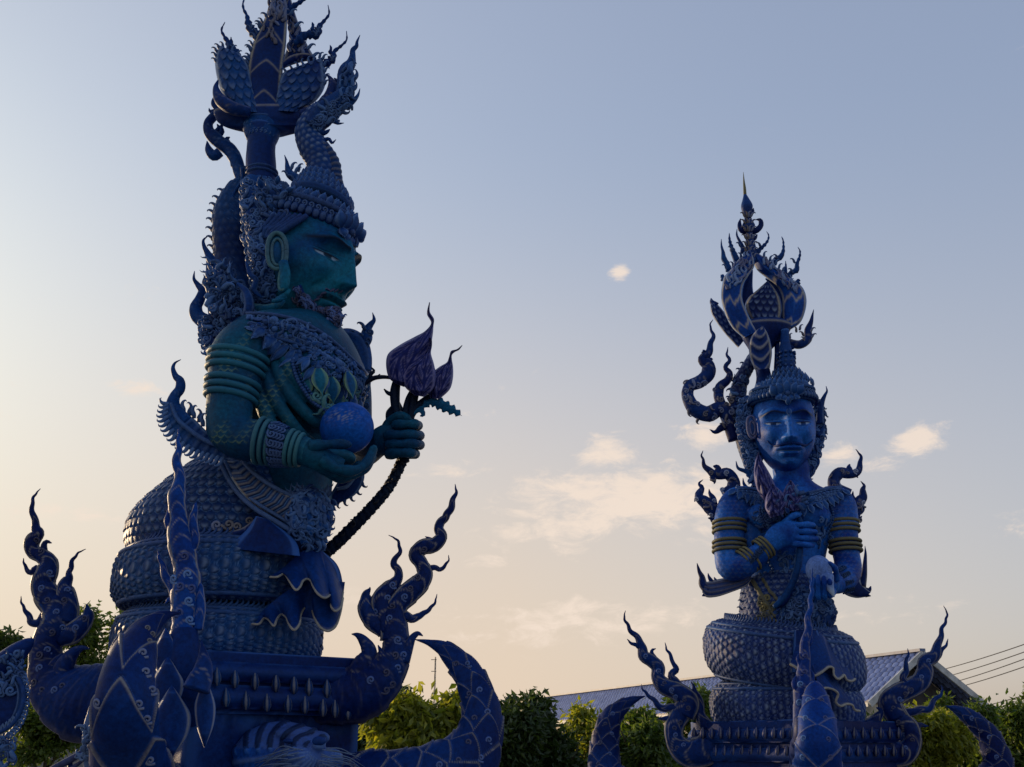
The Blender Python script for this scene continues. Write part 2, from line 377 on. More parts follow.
def stick(m, bv, T, px, py, up, size_px, fr, flip=False, lift=0.0, gold=1.0, towards=0.0):
    h = hit(bv, px, py)
    if h is None: return False
    k = float(S(py, h[0][1])); nr = h[1]
    if np.dot(nr, TOCAM) < 0: nr = -nr
    nr = nr*(1-towards)+TOCAM*towards
    sz = size_px*k if np.isscalar(size_px) else tuple(x*k for x in size_px)
    inst(m, T, h[0]+nr*lift*k, updir(*up), nr, sz, flip, gold); return True
def inpoly(px, py, poly):
    c = False; j = len(poly)-1
    for i in range(len(poly)):
        xi, yi = poly[i]; xj, yj = poly[j]
        if (yi > py) != (yj > py) and px < (xj-xi)*(py-yi)/(yj-yi)+xi: c = not c
        j = i
    return c
def scatter(m, bv, fr, poly, count, size, Ts, up=(0, -1), jit=0.6, lift=0.2, seed=1, towards=0.3, gold=1.0):
    """ornaments packed (best candidate) over the part of a surface seen inside a photo polygon"""
    rs = random.Random(seed); xs = [p[0] for p in poly]; ys = [p[1] for p in poly]; got = []
    for _ in range(count):
        best = None; bd = -1
        for _ in range(14):
            x = rs.uniform(min(xs), max(xs)); y = rs.uniform(min(ys), max(ys))
            if not inpoly(x, y, poly): continue
            dm = min([(x-a)**2+(y-b)**2 for a, b in got] or [1e9])
            if dm > bd: bd = dm; best = (x, y)
        if best is None: continue
        got.append(best)
        a = math.atan2(up[0], -up[1])+rs.gauss(0, jit)
        stick(m, bv, rs.choice(Ts), best[0], best[1], (math.sin(a), -math.cos(a)), size*rs.uniform(.75, 1.3), fr, rs.random() < .5, lift, gold, towards)
def free(m, fr, T, px, py, d, up, size_px, flip=False, nrm=None, gold=1.0):
    k = float(fr.S(py, d)); inst(m, T, fr.P(px, py, d), updir(*up), TOCAM if nrm is None else nrm, size_px*k, flip, gold)
def cluster(m, fr, poly, count, size, Ts, d=(0, 0), up=(0, -1), jit=0.8, seed=1, gold=1.0):
    rs = random.Random(seed); xs = [p[0] for p in poly]; ys = [p[1] for p in poly]; got = []
    for _ in range(count):
        best = None; bd = -1
        for _ in range(12):
            x = rs.uniform(min(xs), max(xs)); y = rs.uniform(min(ys), max(ys))
            if not inpoly(x, y, poly): continue
            dm = min([(x-a)**2+(y-b)**2 for a, b in got] or [1e9])
            if dm > bd: bd = dm; best = (x, y)
        if best is None: continue
        got.append(best); a = math.atan2(up[0], -up[1])+rs.gauss(0, jit)
        nr = TOCAM+np.array((rs.gauss(0, .4), 0, rs.gauss(0, .3)))
        free(m, fr, rs.choice(Ts), best[0], best[1], rs.uniform(*d), (math.sin(a), -math.cos(a)), size*rs.uniform(.75, 1.3), rs.random() < .5, nr, gold)

# ------------------------------------------------------------------ materials
def newmat(name):
    m = bpy.data.materials.new(name); m.use_nodes = True; t = m.node_tree; t.nodes.clear()
    return m, t, t.nodes.new, t.links.new
def paint(name, deep, mid, high, gold=(0.36, 0.30, 0.15), rough=0.40, nscale=0.9, ridge_hilite=0.35, bump=0.25, gs=1.0):
    """weathered gloss paint on concrete: two blues in patches, highlights painted on raised edges, ochre lines"""
    m, t, N, L = newmat(name)
    o = N("ShaderNodeOutputMaterial"); b = N("ShaderNodeBsdfPrincipled"); L(b.outputs[0], o.inputs[0])
    geo = N("ShaderNodeNewGeometry"); tcn = N("ShaderNodeTexCoord")
    n1 = N("ShaderNodeTexNoise"); n1.inputs['Scale'].default_value = nscale; n1.inputs['Detail'].default_value = 6; L(tcn.outputs['Object'], n1.inputs['Vector'])
    r1 = N("ShaderNodeMapRange"); r1.inputs[1].default_value = 0.38; r1.inputs[2].default_value = 0.64; L(n1.outputs[0], r1.inputs[0])
    mx = N("ShaderNodeMix"); mx.data_type = 'RGBA'; mx.inputs[6].default_value = (*deep, 1); mx.inputs[7].default_value = (*mid, 1); L(r1.outputs[0], mx.inputs[0])
    # fine speckle / chipped paint
    n2 = N("ShaderNodeTexNoise"); n2.inputs['Scale'].default_value = 26; n2.inputs['Detail'].default_value = 8; n2.inputs['Roughness'].default_value = .7; L(tcn.outputs['Object'], n2.inputs['Vector'])
    r2 = N("ShaderNodeMapRange"); r2.inputs[1].default_value = 0.35; r2.inputs[2].default_value = 0.75; r2.inputs[3].default_value = 0.62; r2.inputs[4].default_value = 1.45; L(n2.outputs[0], r2.inputs[0])
    mv = N("ShaderNodeMix"); mv.data_type = 'RGBA'; mv.blend_type = 'MULTIPLY'; mv.inputs[0].default_value = 1; L(mx.outputs[2], mv.inputs[6]); L(r2.outputs[0], mv.inputs[7])
    # painted highlights: raised edges lightened in the colour to imitate light contrast
    rp = N("ShaderNodeMapRange"); rp.inputs[1].default_value = 0.508; rp.inputs[2].default_value = 0.585; rp.inputs[4].default_value = ridge_hilite; L(geo.outputs['Pointiness'], rp.inputs[0])
    mh = N("ShaderNodeMix"); mh.data_type = 'RGBA'; L(rp.outputs[0], mh.inputs[0]); L(mv.outputs[2], mh.inputs[6]); mh.inputs[7].default_value = (*high, 1)
    at = N("ShaderNodeAttribute"); at.attribute_name = 'paint'; se = N("ShaderNodeSeparateColor"); L(at.outputs['Color'], se.inputs[0])
    rg = N("ShaderNodeMath"); rg.operation = 'MULTIPLY'; L(se.outputs[0], rg.inputs[0])
    rn = N("ShaderNodeMapRange"); rn.inputs[1].default_value = 0.36; rn.inputs[2].default_value = 0.6; rn.inputs[3].default_value = .65*gs; rn.inputs[4].default_value = 1.0*gs; L(n2.outputs[0], rn.inputs[0]); L(rn.outputs[0], rg.inputs[1])
    mg = N("ShaderNodeMix"); mg.data_type = 'RGBA'; L(rg.outputs[0], mg.inputs[0]); L(mh.outputs[2], mg.inputs[6]); mg.inputs[7].default_value = (*gold, 1)
    mw = N("ShaderNodeMix"); mw.data_type = 'RGBA'; L(se.outputs[1], mw.inputs[0]); L(mg.outputs[2], mw.inputs[6]); mw.inputs[7].default_value = (0.30, 0.40, 0.54, 1)
    mk = N("ShaderNodeMix"); mk.data_type = 'RGBA'; L(se.outputs[2], mk.inputs[0]); L(mw.outputs[2], mk.inputs[6]); mk.inputs[7].default_value = (0.006, 0.008, 0.02, 1)
    L(mk.outputs[2], b.inputs['Base Color'])
    rr = N("ShaderNodeMapRange"); rr.inputs[3].default_value = rough-.1; rr.inputs[4].default_value = rough+.25; L(n2.outputs[0], rr.inputs[0]); L(rr.outputs[0], b.inputs['Roughness'])
    b.inputs['Specular IOR Level'].default_value = 0.09
    bp = N("ShaderNodeBump"); bp.inputs['Strength'].default_value = bump; bp.inputs['Distance'].default_value = 0.02; L(n2.outputs[0], bp.inputs['Height']); L(bp.outputs[0], b.inputs['Normal'])
    return m
def plain(name, col, rough=0.6, noise=12.0, var=0.35, bump=0.2, metal=0.0):
    m, t, N, L = newmat(name)
    o = N("ShaderNodeOutputMaterial"); b = N("ShaderNodeBsdfPrincipled"); L(b.outputs[0], o.inputs[0])
    tcn = N("ShaderNodeTexCoord"); n = N("ShaderNodeTexNoise"); n.inputs['Scale'].default_value = noise; n.inputs['Detail'].default_value = 8; L(tcn.outputs['Object'], n.inputs['Vector'])
    r = N("ShaderNodeMapRange"); r.inputs[1].default_value = .3; r.inputs[2].default_value = .7; r.inputs[3].default_value = 1-var; r.inputs[4].default_value = 1+var; L(n.outputs[0], r.inputs[0])
    mv = N("ShaderNodeMix"); mv.data_type = 'RGBA'; mv.blend_type = 'MULTIPLY'; mv.inputs[0].default_value = 1; mv.inputs[6].default_value = (*col, 1); L(r.outputs[0], mv.inputs[7])
    L(mv.outputs[2], b.inputs['Base Color']); b.inputs['Roughness'].default_value = rough; b.inputs['Metallic'].default_value = metal
    bp = N("ShaderNodeBump"); bp.inputs['Strength'].default_value = bump; bp.inputs['Distance'].default_value = .02; L(n.outputs[0], bp.inputs['Height']); L(bp.outputs[0], b.inputs['Normal'])
    return m
GOLDL = (0.36, 0.34, 0.27)
NAVY = paint("navy_paint", (0.0011, 0.0098, 0.0840), (0.0028, 0.0336, 0.1820), (0.0360, 0.1200, 0.4080), gold=GOLDL, ridge_hilite=.75)
COILB = paint("coil_blue_paint", (0.0014, 0.0196, 0.1050), (0.0042, 0.0532, 0.1960), (0.1080, 0.2400, 0.5040), gold=GOLDL, ridge_hilite=1.0)
TEAL = paint("teal_paint", (0.0023, 0.0552, 0.1955), (0.0046, 0.1323, 0.2300), (0.0550, 0.2970, 0.3960), gold=(0.20, 0.32, 0.17), nscale=1.5, ridge_hilite=.4)
ORN = paint("ornament_blue_paint", (0.0014, 0.0210, 0.1330), (0.0042, 0.0588, 0.2380), (0.0600, 0.1680, 0.4560), gold=(0.12, 0.20, 0.36), ridge_hilite=.65)
BLUE = paint("bright_blue_paint", (0.0026, 0.0338, 0.2340), (0.0156, 0.1300, 0.5200), (0.1380, 0.3450, 0.6900), nscale=2.2, ridge_hilite=.7)
BLUE2 = paint("lotus_blue_paint", (0.0014, 0.0280, 0.1960), (0.0042, 0.0700, 0.3640), (0.0840, 0.2400, 0.6000), gold=GOLDL, ridge_hilite=.75)
SCAL2 = paint("right_coil_paint", (0.0014, 0.0112, 0.0840), (0.0056, 0.0336, 0.1820), (0.1920, 0.2880, 0.5520), gold=GOLDL, ridge_hilite=1.0)
GOLDB = paint("banded_gold_paint", (0.0144, 0.0360, 0.0960), (0.0360, 0.0540, 0.0840), (0.1680, 0.1540, 0.0700), gold=(.17, .16, .08), ridge_hilite=.8)
ORBM = paint("orb_blue_paint", (0.002, 0.06, 0.34), (0.005, 0.095, 0.46), (0.2, 0.25, 0.4), nscale=2.5, ridge_hilite=.1, bump=.06)
PALEB = paint("pale_blue_paint", (0.10, 0.19, 0.48), (0.16, 0.26, 0.54), (0.3, 0.35, 0.5), nscale=2.5, ridge_hilite=.2, bump=.1)
TEALD = paint("dark_teal_paint", (0.0013, 0.0338, 0.1105), (0.0039, 0.0806, 0.1495), (0.0460, 0.2300, 0.3220), gold=(0.20, 0.32, 0.17), nscale=1.5, ridge_hilite=.55)
VIOLET = paint("lotus_violet_paint", (0.004, 0.009, 0.09), (0.009, 0.017, 0.14), (0.10, 0.12, 0.34), gold=(0.18, 0.17, 0.34), ridge_hilite=.6)
STEMM = paint("stem_paint", (0.002, 0.008, 0.03), (0.004, 0.016, 0.045), (0.02, 0.04, 0.06))
# ------------------------------------------------------------------ sculpted face (local: x right, -y forward, z up, height 1)
def head_mesh(fr, cx, cy, d, H, yaw, pitch=0, roll=0, nu=300, nv=290, beard=0.0, narrow=1.0):
    t = np.linspace(-1, 1, nu, endpoint=False); az = np.pi*(0.5*t+0.5*t**3)
    zz = np.linspace(-1, 1, nv); AZ, Z = np.meshgrid(az, zz)
    z = 0.5*Z; cp = np.clip(1-np.abs(Z)**2.6, 0, 1)**(1/2.3)
    low = np.clip(-z/0.5, 0, 1)
    x = 0.355*np.sin(AZ)*cp*(1-0.36*low**1.8)*narrow; y = -0.43*np.cos(AZ)*cp
    y = np.where(y > 0, y*(.72-0.2*low), y)
    fw = np.clip((np.cos(AZ)-0.0)/0.5, 0, 1); fw = fw*fw*(3-2*fw)
    g = lambda v, c, s: np.exp(-((v-c)/s)**2)
    sm = lambda e0, e1, v: (lambda q: q*q*(3-2*q))(np.clip((v-e0)/(e1-e0), 0, 1))
    ax = np.abs(x)
    f = np.zeros_like(x)
    f -= 0.052*g(ax, .15, .08)*g(z, .040, .055)                 # eye sockets
    f += 0.030*g(ax, .15, .07)*g(z, .010, .030)                # lids
    f -= 0.014*g(z, .045-.5*(ax-.15)**2, .006)*g(ax, .15, .08)    # lid fold
    zb = .105+.032*g(ax, .16, .075)-.05*np.clip(ax-.2, 0, 1)
    f += 0.055*g(z, zb, .026)*sm(.01, .05, ax)*sm(.29, .20, ax)  # brows
    tt = np.clip((.14-z)/.30, 0, 1)
    nose = (.036+.088*tt)*np.exp(-(ax/(.032+.020*tt))**2.2)*sm(-.212, -.150, z)*sm(.24, .12, z)
    nose += .036*g(ax, .058, .024)*g(z, -.15, .028)              # nostrils wings
    f += nose
    f += .045*g(ax, .20, .08)*g(z, -.08, .08)                    # cheeks
    f -= .028*g(ax, .135+.25*np.clip(-.14-z, 0, .2), .022)*g(z, -.21, .06)
    f -= .02*g(ax, .20, .05)*g(z, -.24, .07)
    smile = .35*ax**2*2
    lz = z-smile
    mw = sm(.15, .10, ax)
    f += .040*g(x, 0, .15)*g(z, -.28, .11)                      # muzzle
    f += .034*g(lz, -.262, .018)*mw + .040*g(lz, -.318, .022)*sm(.12, .06, ax) - .016*g(lz, -.290, .007)*mw
    f -= .012*g(x, 0, .014)*g(z, -.225, .03)
    f -= .02*g(x, 0, .08)*g(z, -.36, .02)
    f += .060*g(x, 0, .085)*g(z, -.415, .055)                   # chin
    # half closed eyes looking down
    zs = .012+.10*(ax-.15)
    f += .012*g(z, zs+.012, .008)*g(ax, .15, .075)
    win = sm(.088, .07, np.abs(ax-.155))
    f -= .012*g(z, zs-.012, .012)*win
    f += .010*g(z, zs-.034, .007)*g(ax, .15, .06)
    qe = np.clip((ax-.155)/.082, -1, 1); zl = zs+.004-.034*(1-qe**2)
    eye = .75*sm(zs+.006, zs-.002, z)*sm(zl-.004, zl+.004, z)*(np.abs(qe) < 1)
    pup = eye*sm(.032, .022, np.abs(ax-.155))
    lash = g(z, zs+.006, .006)*sm(.095, .07, np.abs(ax-.16))
    browp = g(z, zb, .017)*sm(.02, .05, ax)*sm(.31, .26, ax)
    f *= fw
    bz = z+.55*np.clip(ax-.12, 0, 1)
    bm = beard*(sm(-.33, -.40, bz-.0)*sm(.40, .34, ax)+sm(-.2, -.23, z+.25*ax)*sm(-.275, -.25, z+.25*ax)*sm(.20, .15, ax)*.9)*np.clip(.75+.5*np.sin(x*190+40*z)*np.sin(z*170), 0, 1)
    bm = np.clip(np.maximum(bm, beard*.8*sm(.24, .30, ax)*sm(-.06, -.14, z)), 0, 1)
    y = y - f
    C = np.stack([.0*f, np.clip(eye-pup, 0, 1)*fw, np.clip(pup+.6*bm+lash*.9+.85*browp+.6*g(lz, -.292, .008)*mw, 0, 1)*fw], -1)
    Vl = np.stack([x, y, z], -1).reshape(-1, 3)
    M = Matrix.Rotation(yaw, 3, 'Z') @ Matrix.Rotation(roll, 3, 'Y') @ Matrix.Rotation(pitch, 3, 'X')
    k = float(fr.S(cy, d)); c0 = fr.P(cx, cy, d); Mn = np.array(M)
    tf = lambda p: c0 + (np.asarray(p, float) @ Mn.T)*H*k
    m = MB(); fc = grid_faces(nv, nu)
    m.add(tf(Vl), fc[:, ::-1], caps(nv, nu)[:, ::-1], C.reshape(-1, 3))
    return m, tf, Mn

def remesh(m, voxel, smooth=4):
    me = m.mesh('tmp'); o = bpy.data.objects.new('tmp', me); COL.objects.link(o)
    md = o.modifiers.new('r', 'REMESH'); md.mode = 'VOXEL'; md.voxel_size = voxel
    s = o.modifiers.new('s', 'SMOOTH'); s.iterations = smooth; s.factor = .5
    dg = bpy.context.evaluated_depsgraph_get(); dg.update(); e = o.evaluated_get(dg); me2 = e.to_mesh()
    V = np.zeros(len(me2.vertices)*3); me2.vertices.foreach_get('co', V); V = V.reshape(-1, 3)
    NN = np.zeros(len(me2.vertices)*3); me2.vertices.foreach_get('normal', NN); NN = NN.reshape(-1, 3)
    A = []; B = []
    for p in me2.polygons: (A if len(p.vertices) == 4 else B).append(tuple(p.vertices))
    e.to_mesh_clear(); bpy.data.objects.remove(o); bpy.data.meshes.remove(me)
    return V, NN, np.array(A, int).reshape(-1, 4), np.array(B, int).reshape(-1, 3)

def to_px(V):
    d = V-CAMP; zc = d@FWD; return CX+F*(d@RGT)/zc, CY-F*(d@UPV)/zc

def finger(m, fr, pts, r0, r1):
    pts = [(*p, r0*(1-i/(len(pts)-1))+r1*i/(len(pts)-1)) for i, p in enumerate(pts)]
    e = pts[-1]; b = pts[-2]
    L_ = math.hypot(e[0]-b[0], e[1]-b[1])+1e-6
    q = pts + [(e[0]+(e[0]-b[0])/L_*r1*.7, e[1]+(e[1]-b[1])/L_*r1*.7, e[2], r1*.3)]
    loft(m, fr, q, n=34, sides=14, disp=lambda s, a, r: (0.13*r*np.sin(s/ r.max()*1.6), 0*s))

def ring_on(m, fr, cx, cy, d, ax2, rx, rt, depth=1.0, asp=None, g=0.5):
    """bangle round a limb: ax2 = limb direction on the photo (dx,dy), rx = radius px, rt = tube px"""
    k = float(fr.S(cy, d)); c = fr.P(cx, cy, d); T = norm(np.array((ax2[0], asp or 0, -ax2[1])))
    s = norm(np.cross(T, np.array((0, 1.0, 0)))); w = np.cross(s, T)
    a = np.linspace(0, 2*np.pi, 49)
    W = c + (np.cos(a)[:, None]*s + np.sin(a)[:, None]*w*depth)*rx*k
    n = len(W); rr = rt*k; b = np.linspace(0, 2*np.pi, 10, endpoint=False)
    O = norm(W-c)
    V = W[:, None, :]+(O[:, None]*np.cos(b)[None, :, None]+T[None, None]*np.sin(b)[None, :, None])*rr
    m.add(V, grid_faces(n, 10), None, np.broadcast_to(g*np.clip(np.cos(b), 0, 1)[None, :], (n, 10)).ravel())

def mesh_body(fr, m, heads, voxel, name, mat, parent, scale_px, amp, gold, mask, head_mat=None):
    """one continuous figure: voxel-welded trunk and limbs with carved fish scales where mask says, plus the fine head and hands"""
    V, NN, A, B = remesh(m, voxel)
    px, py = to_px(V); k = fr.k
    u = px/scale_px*0.5; v = py/scale_px
    f = scales(1.0, 1.0, 1.0, .6, 1.0, .12)
    h, g = f(py/(scale_px*.8), px/(scale_px*1.15)*2*np.pi, 0); w = mask(px, py, V)
    V2 = V + NN*(h*amp*w*k)[:, None]
    b = MB(); b.add(V2, A, B, np.clip(g*gold*w, 0, 1))
    bv = b.bvh()
    for hm in heads: b.merge(hm)
    nb = (len(A), len(B)); ob = b.build(name, mat, parent)
    if head_mat is not None:                      # the face keeps its own, brighter material
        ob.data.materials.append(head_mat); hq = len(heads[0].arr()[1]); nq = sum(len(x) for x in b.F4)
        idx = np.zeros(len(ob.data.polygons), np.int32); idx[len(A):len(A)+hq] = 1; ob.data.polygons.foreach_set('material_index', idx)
    return bv
# ================================================================== LEFT PEDESTAL
LF = Fr(10.0)
lp = thing('statue_pedestal', 'dark navy pedestal with a tiger head and flame corners under the teal-faced statue', 'pedestal', tuple(LF.P(235, 740, 0)-np.array((0, 0, 1.5))), 'flame-cornered statue pedestals')
def sq(fr, cx, cy, half, yaw, z0, z1, m, bev=0.0):
    pass
FL, FRr, LL, BK = (192, 145), (384, 45), (92, -45), (284, -145)      # (x px, depth) of the four corners, in plan
def plan_band(m, fr, corners, py_at, y0, y1, grow=0.0, gold=0.0, nseg=18, round_=0.0):
    """square moulding through plan corners; y0/y1 = photo rows of its top and bottom at the plan centre line"""
    cx = sum(c[0] for c in corners)/4; cd = sum(c[1] for c in corners)/4
    k = fr.k; z_top = fr.P(cx, y0, cd)[2]; z_bot = fr.P(cx, y1, cd)[2]
    base = [fr.P(c[0], py_at, c[1]) for c in corners]; cen = sum(base)/4
    prof = np.linspace(0, 1, 9); rad = 1+grow*np.sin(prof*np.pi)
    V = []
    for q, rr in zip(prof, rad):
        z = z_top*(1-q)+z_bot*q
        for i in range(4):
            a = cen+(base[i]-cen)*rr; b = cen+(base[(i+1) % 4]-cen)*rr
            for j in range(nseg):
                p = a+(b-a)*j/nseg; V.append((p[0], p[1], z))
    n = 4*nseg; V = np.array(V)
    m.add(V, grid_faces(9, n)[:, ::-1], caps(9, n)[:, ::-1], np.full(len(V), gold))
    return base
LC = [FL, FRr, BK, LL]
m = MB(); plan_band(m, LF, LC, 690, 664, 678, 0.0); plan_band(m, LF, [(c[0]*.97+235*.03, c[1]*.97) for c in LC], 690, 678, 718, 0.0)
m.build('deck', NAVY, lp)
for (a, b_, gr) in ((673, 690, .035), (693, 714, .035)):
    m = MB(); plan_band(m, LF, LC, 690, a, b_, gr); m.build('moulding', NAVY, lp)
m = MB(); plan_band(m, LF, [(c[0]*q+235*(1-q), c[1]*q) for c, q in zip(LC, (.97, .84, .84, .97))], 690, 716, 905, 0.0); m.build('base_block', NAVY, lp)
# lotus-bud studs along the two rails
def stud(fr, px, py, d, hgt, w, name, parent, mat):
    m = MB(); loft(m, fr, [(px, py+hgt, d, w*.5), (px, py+hgt*.45, d+1, w), (px, py-hgt*.25, d+1, w*.8), (px, py-hgt*.75, d, w*.35), (px, py-hgt, d-1, .2)], n=14, sides=12, disp=lambda s, a, r: (.12*r*np.abs(np.cos(2*a)), .5*np.clip(np.cos(4*a), 0, 1)**3)); return m.build(name, mat, parent)
def edge_d(px): return np.interp(px, [92, 192, 384], [-45, 145, 45])
for px, py in [(217, 676), (235, 678), (255, 680), (276, 682), (294, 684), (309, 686), (327, 688), (341, 689), (353, 690), (205, 675), (176, 676), (150, 678), (126, 680)]:
    stud(LF, px, py, edge_d(px)+6, 9.5, 3.6, 'lotus_stud', lp, COILB)
for px, py in [(226, 697), (246, 700), (267, 702), (288, 703), (305, 704), (323, 707), (335, 708), (348, 710), (208, 696), (165, 698), (140, 700), (112, 701)]:
    stud(LF, px, py, edge_d(px)+6, 9.5, 3.6, 'lotus_stud', lp, COILB)

for px, py in [(104, 694), (112, 690), (120, 688), (96, 704), (108, 706), (118, 704)]: stud(LF, px, py, -2, 7, 2.4, 'lotus_stud', lp, NAVY)
def flame_part(name, fr, parent, mat, strokes, b=0.55, gold=0.75):
    m = MB()
    for st in strokes: loft(m, fr, st, sides=20, b=b, gold=gold, rel=0.35)
    return m, (lambda: m.build(name, mat, parent))
def scrolls(m, fr, pts, size, d):
    """raised gilt scroll lines on a flame body"""
    bv = m.bvh(); o = MB()
    for i, (x, y, ux, uy) in enumerate(pts): stick(o, bv, T_CURL, x, y, (ux, uy), size, fr, i % 2 == 0, -.35, gold=.4, towards=.4)
    m.merge(o)
def zap(D, pts): return [(x, y, D+dd, w) for (x, y, dd, w) in [(p[0], p[1], p[3] if len(p) > 3 else 0, p[2]) for p in pts]]

# right corner
D = 60
hull = zap(D, [(240, 700, 18), (300, 697, 24), (338, 696, 28), (364, 691, 28), (384, 674, 22), (396, 652, 15), (395, 628, 13), (393, 610, 12)])
m = MB(); loft(m, LF, hull, sides=28, b=.7, rel=.2, gold=.5)
loft(m, LF, zap(D+6, [(350, 690, 14), (362, 668, 12), (369, 652, 8), (363, 640, 5), (357, 635, 2.5), (351.5, 634, .4)]), sides=18, b=.6, gold=.7, rel=.3)
loft(m, LF, zap(D+8, [(376, 690, 11), (381, 668, 8), (382, 655, 4), (378, 645, .4)]), sides=16, b=.6, gold=.7)
loft(m, LF, zap(D+4, [(404, 662, 6), (409, 645, 5), (413, 637, 3.5), (418, 633.5, 2.4), (423, 636, .4)]), sides=16, b=.6, gold=.7)
scrolls(m, LF, [(371, 680, .3, -1), (386, 672, .3, -1), (398, 668, .2, -1), (395, 655, .2, -1), (404, 655, .2, -1), (392, 684, .6, -1), (398, 640, 0, -1), (386, 690, .5, -1)], 9, D)
m.build('corner_prow', NAVY, lp)
m = MB()
for st in [
    [(393, 640, 13), (393, 622, 13), (398, 605, 11), (409, 593, 11.5), (420, 583, 10), (425, 574, 8), (421, 563, 7), (416, 555, 7.5), (423, 547, 8), (434, 545, 7.5), (441, 537, 6), (438, 529, 5), (441, 523, 4.5), (446, 519, 4), (447, 513, 3.8), (451, 506, 3.5), (455, 496, 2.2), (456, 490, 1.2), (455, 484, .3)],
    [(388, 632, 10), (385, 615, 11), (382, 600, 11), (389, 589, 8.5), (398, 579, 5), (397, 571, 4), (394, 565, 3.6), (397, 557, 2.6), (400, 549, 1.9), (397, 540, 1.2), (388.5, 535, .3)],
    [(384, 632, 7), (373, 620, 10), (366, 607, 8.5), (367, 596, 5), (370, 587, .4)],
    [(421, 573, 5), (428, 568, 3.4), (434, 568, 2.8), (439, 570, 2.4), (444, 566, 1.8), (448.5, 561, 1), (448.6, 555, .3)],
    [(398, 620, 6), (405, 615, 5), (413, 619, 4.2), (420, 617, 3.4), (424, 612, 2.6), (430, 609, 2), (435, 602, 1.2), (437, 594, .3)],
    [(432, 549, 4), (432, 543, 3), (429, 538, 1.6), (425, 536.5, .3)],
    [(397, 614, 4), (402, 607, 3), (405, 604, 1.8), (408, 605, .3)]]:
    loft(m, LF, zap(D, st), sides=44, b=.6, gold=.95, rel=.35, wig=6.6)
scrolls(m, LF, [(376, 612, 0, -1), (392, 606, .6, -1), (405, 597, .7, -1), (397, 622, 0, -1), (388, 598, .4, -1), (418, 577, 0, -1), (393, 585, 0, -1), (424, 549, .7, -.6), (390, 618, 0, -1), (410, 588, .6, -.5), (400, 632, .2, -1)], 8, D)
m.build('corner_flame', NAVY, lp)
m = MB(); loft(m, LF, [(300, 815, 70, 38), (360, 800, 80, 44), (420, 790, 88, 40), (460, 768, 90, 34), (479, 738, 88, 23.5), (481, 712, 84, 18.5), (476, 690, 80, 15.5), (464, 669, 74, 12.5), (447, 651, 68, 8), (430, 643, 64, 3.4), (415, 639.5, 62, .4)], n=330, sides=130, b=.8, disp=lambda s, a, r: tuple(x*np.clip((r-3)/8, 0, 1) for x in petals(21, 5, 2.6, 1.0)(s, a, r)))
scrolls(m, LF, [(468, 664, -.5, -1), (456, 664, -.6, -1), (480, 690, 0, -1), (469, 694, 0, -1), (488, 712, 0, -1), (474, 718, 0, -1), (489, 740, .2, -1), (468, 742, .2, -1), (481, 758, .3, -1), (458, 760, .5, -1), (440, 765, .7, -1)], 8, 0)
m.build('petalled_tusk', NAVY, lp)

# left corner
D = -40
m = MB(); loft(m, LF, zap(D, [(215, 705, 20), (165, 702, 32), (120, 704, 36), (84, 702, 38), (58, 687, 28), (46, 664, 17), (48, 642, 15), (56, 625, 15)]), sides=28, b=.7, gold=.5, rel=.2)
loft(m, LF, zap(D+8, [(66, 690, 12), (62, 672, 10), (68, 660, 8), (76, 651, 5), (83, 648, 2.4), (90, 649, .4)]), sides=18, b=.6, gold=.7, rel=.3)
loft(m, LF, zap(D+8, [(52, 685, 8), (54, 668, 7), (58, 659, 4), (63.5, 653, .4)]), sides=16, b=.6, gold=.7)
scrolls(m, LF, [(40, 668, 0, -1), (42, 690, 0, -1), (55, 690, 0, -1), (34, 682, 0, -1), (48, 650, 0, -1), (39, 655, 0, -1), (58, 640, 0, -1), (62, 686, .3, -1)], 9, D)
m.build('corner_prow', NAVY, lp)
m = MB()
for st in [
    [(50, 640, 15), (58, 622, 16), (56, 608, 14), (48, 597, 13), (43, 584, 11.5), (47, 572, 11), (48, 562, 9), (42, 556, 7.5), (33, 551, 7), (32, 542, 7.5), (38, 533, 6.2), (36, 527, 4.2), (34, 521, 3.4), (33, 513, 2.8), (32, 503, 1.9), (35, 495, 1.2), (40.5, 488.5, .3)],
    [(66, 622, 12), (69, 606, 9.5), (66, 595, 9.5), (65, 585, 7), (70, 577.5, 4.2), (68.5, 572, 2.8), (71, 566, 2.6), (74, 558, 1.7), (79, 552.5, 1), (85.8, 549, .3)],
    [(58, 640, 8), (72, 633, 11), (83, 623, 9), (89, 613, 5), (86, 604, .4)],
    [(44, 574, 5), (37, 569.5, 3.6), (31, 572, 2.8), (27, 569, 2), (24, 564, 1.3), (23.5, 558, .3)],
    [(56, 624, 6), (46, 615, 4.5), (37, 622, 4), (30, 622, 3.4), (28, 614, 2.6), (24, 608, 1.6), (21.3, 602, 1), (21, 596, .3)],
    [(43, 558, 4), (43, 548, 3.4), (47, 542.5, 2.2), (52, 543, .3)],
    [(52, 622, 4), (47, 613, 3), (46, 609, 1.5), (48, 609, .3)]]:
    loft(m, LF, zap(D, st), sides=44, b=.6, gold=.95, rel=.35, wig=6.6)
scrolls(m, LF, [(42, 588, 0, -1), (47, 600, .3, -1), (57, 612, .3, -1), (64, 600, 0, -1), (76, 628, .8, -.6), (84, 618, .4, -1), (50, 573, 0, -1), (41, 551, -.5, -1), (63, 628, .8, -.6), (36, 540, .4, -1), (68, 590, 0, -1), (52, 632, 0, -1)], 8, D)
m.build('corner_flame', NAVY, lp)

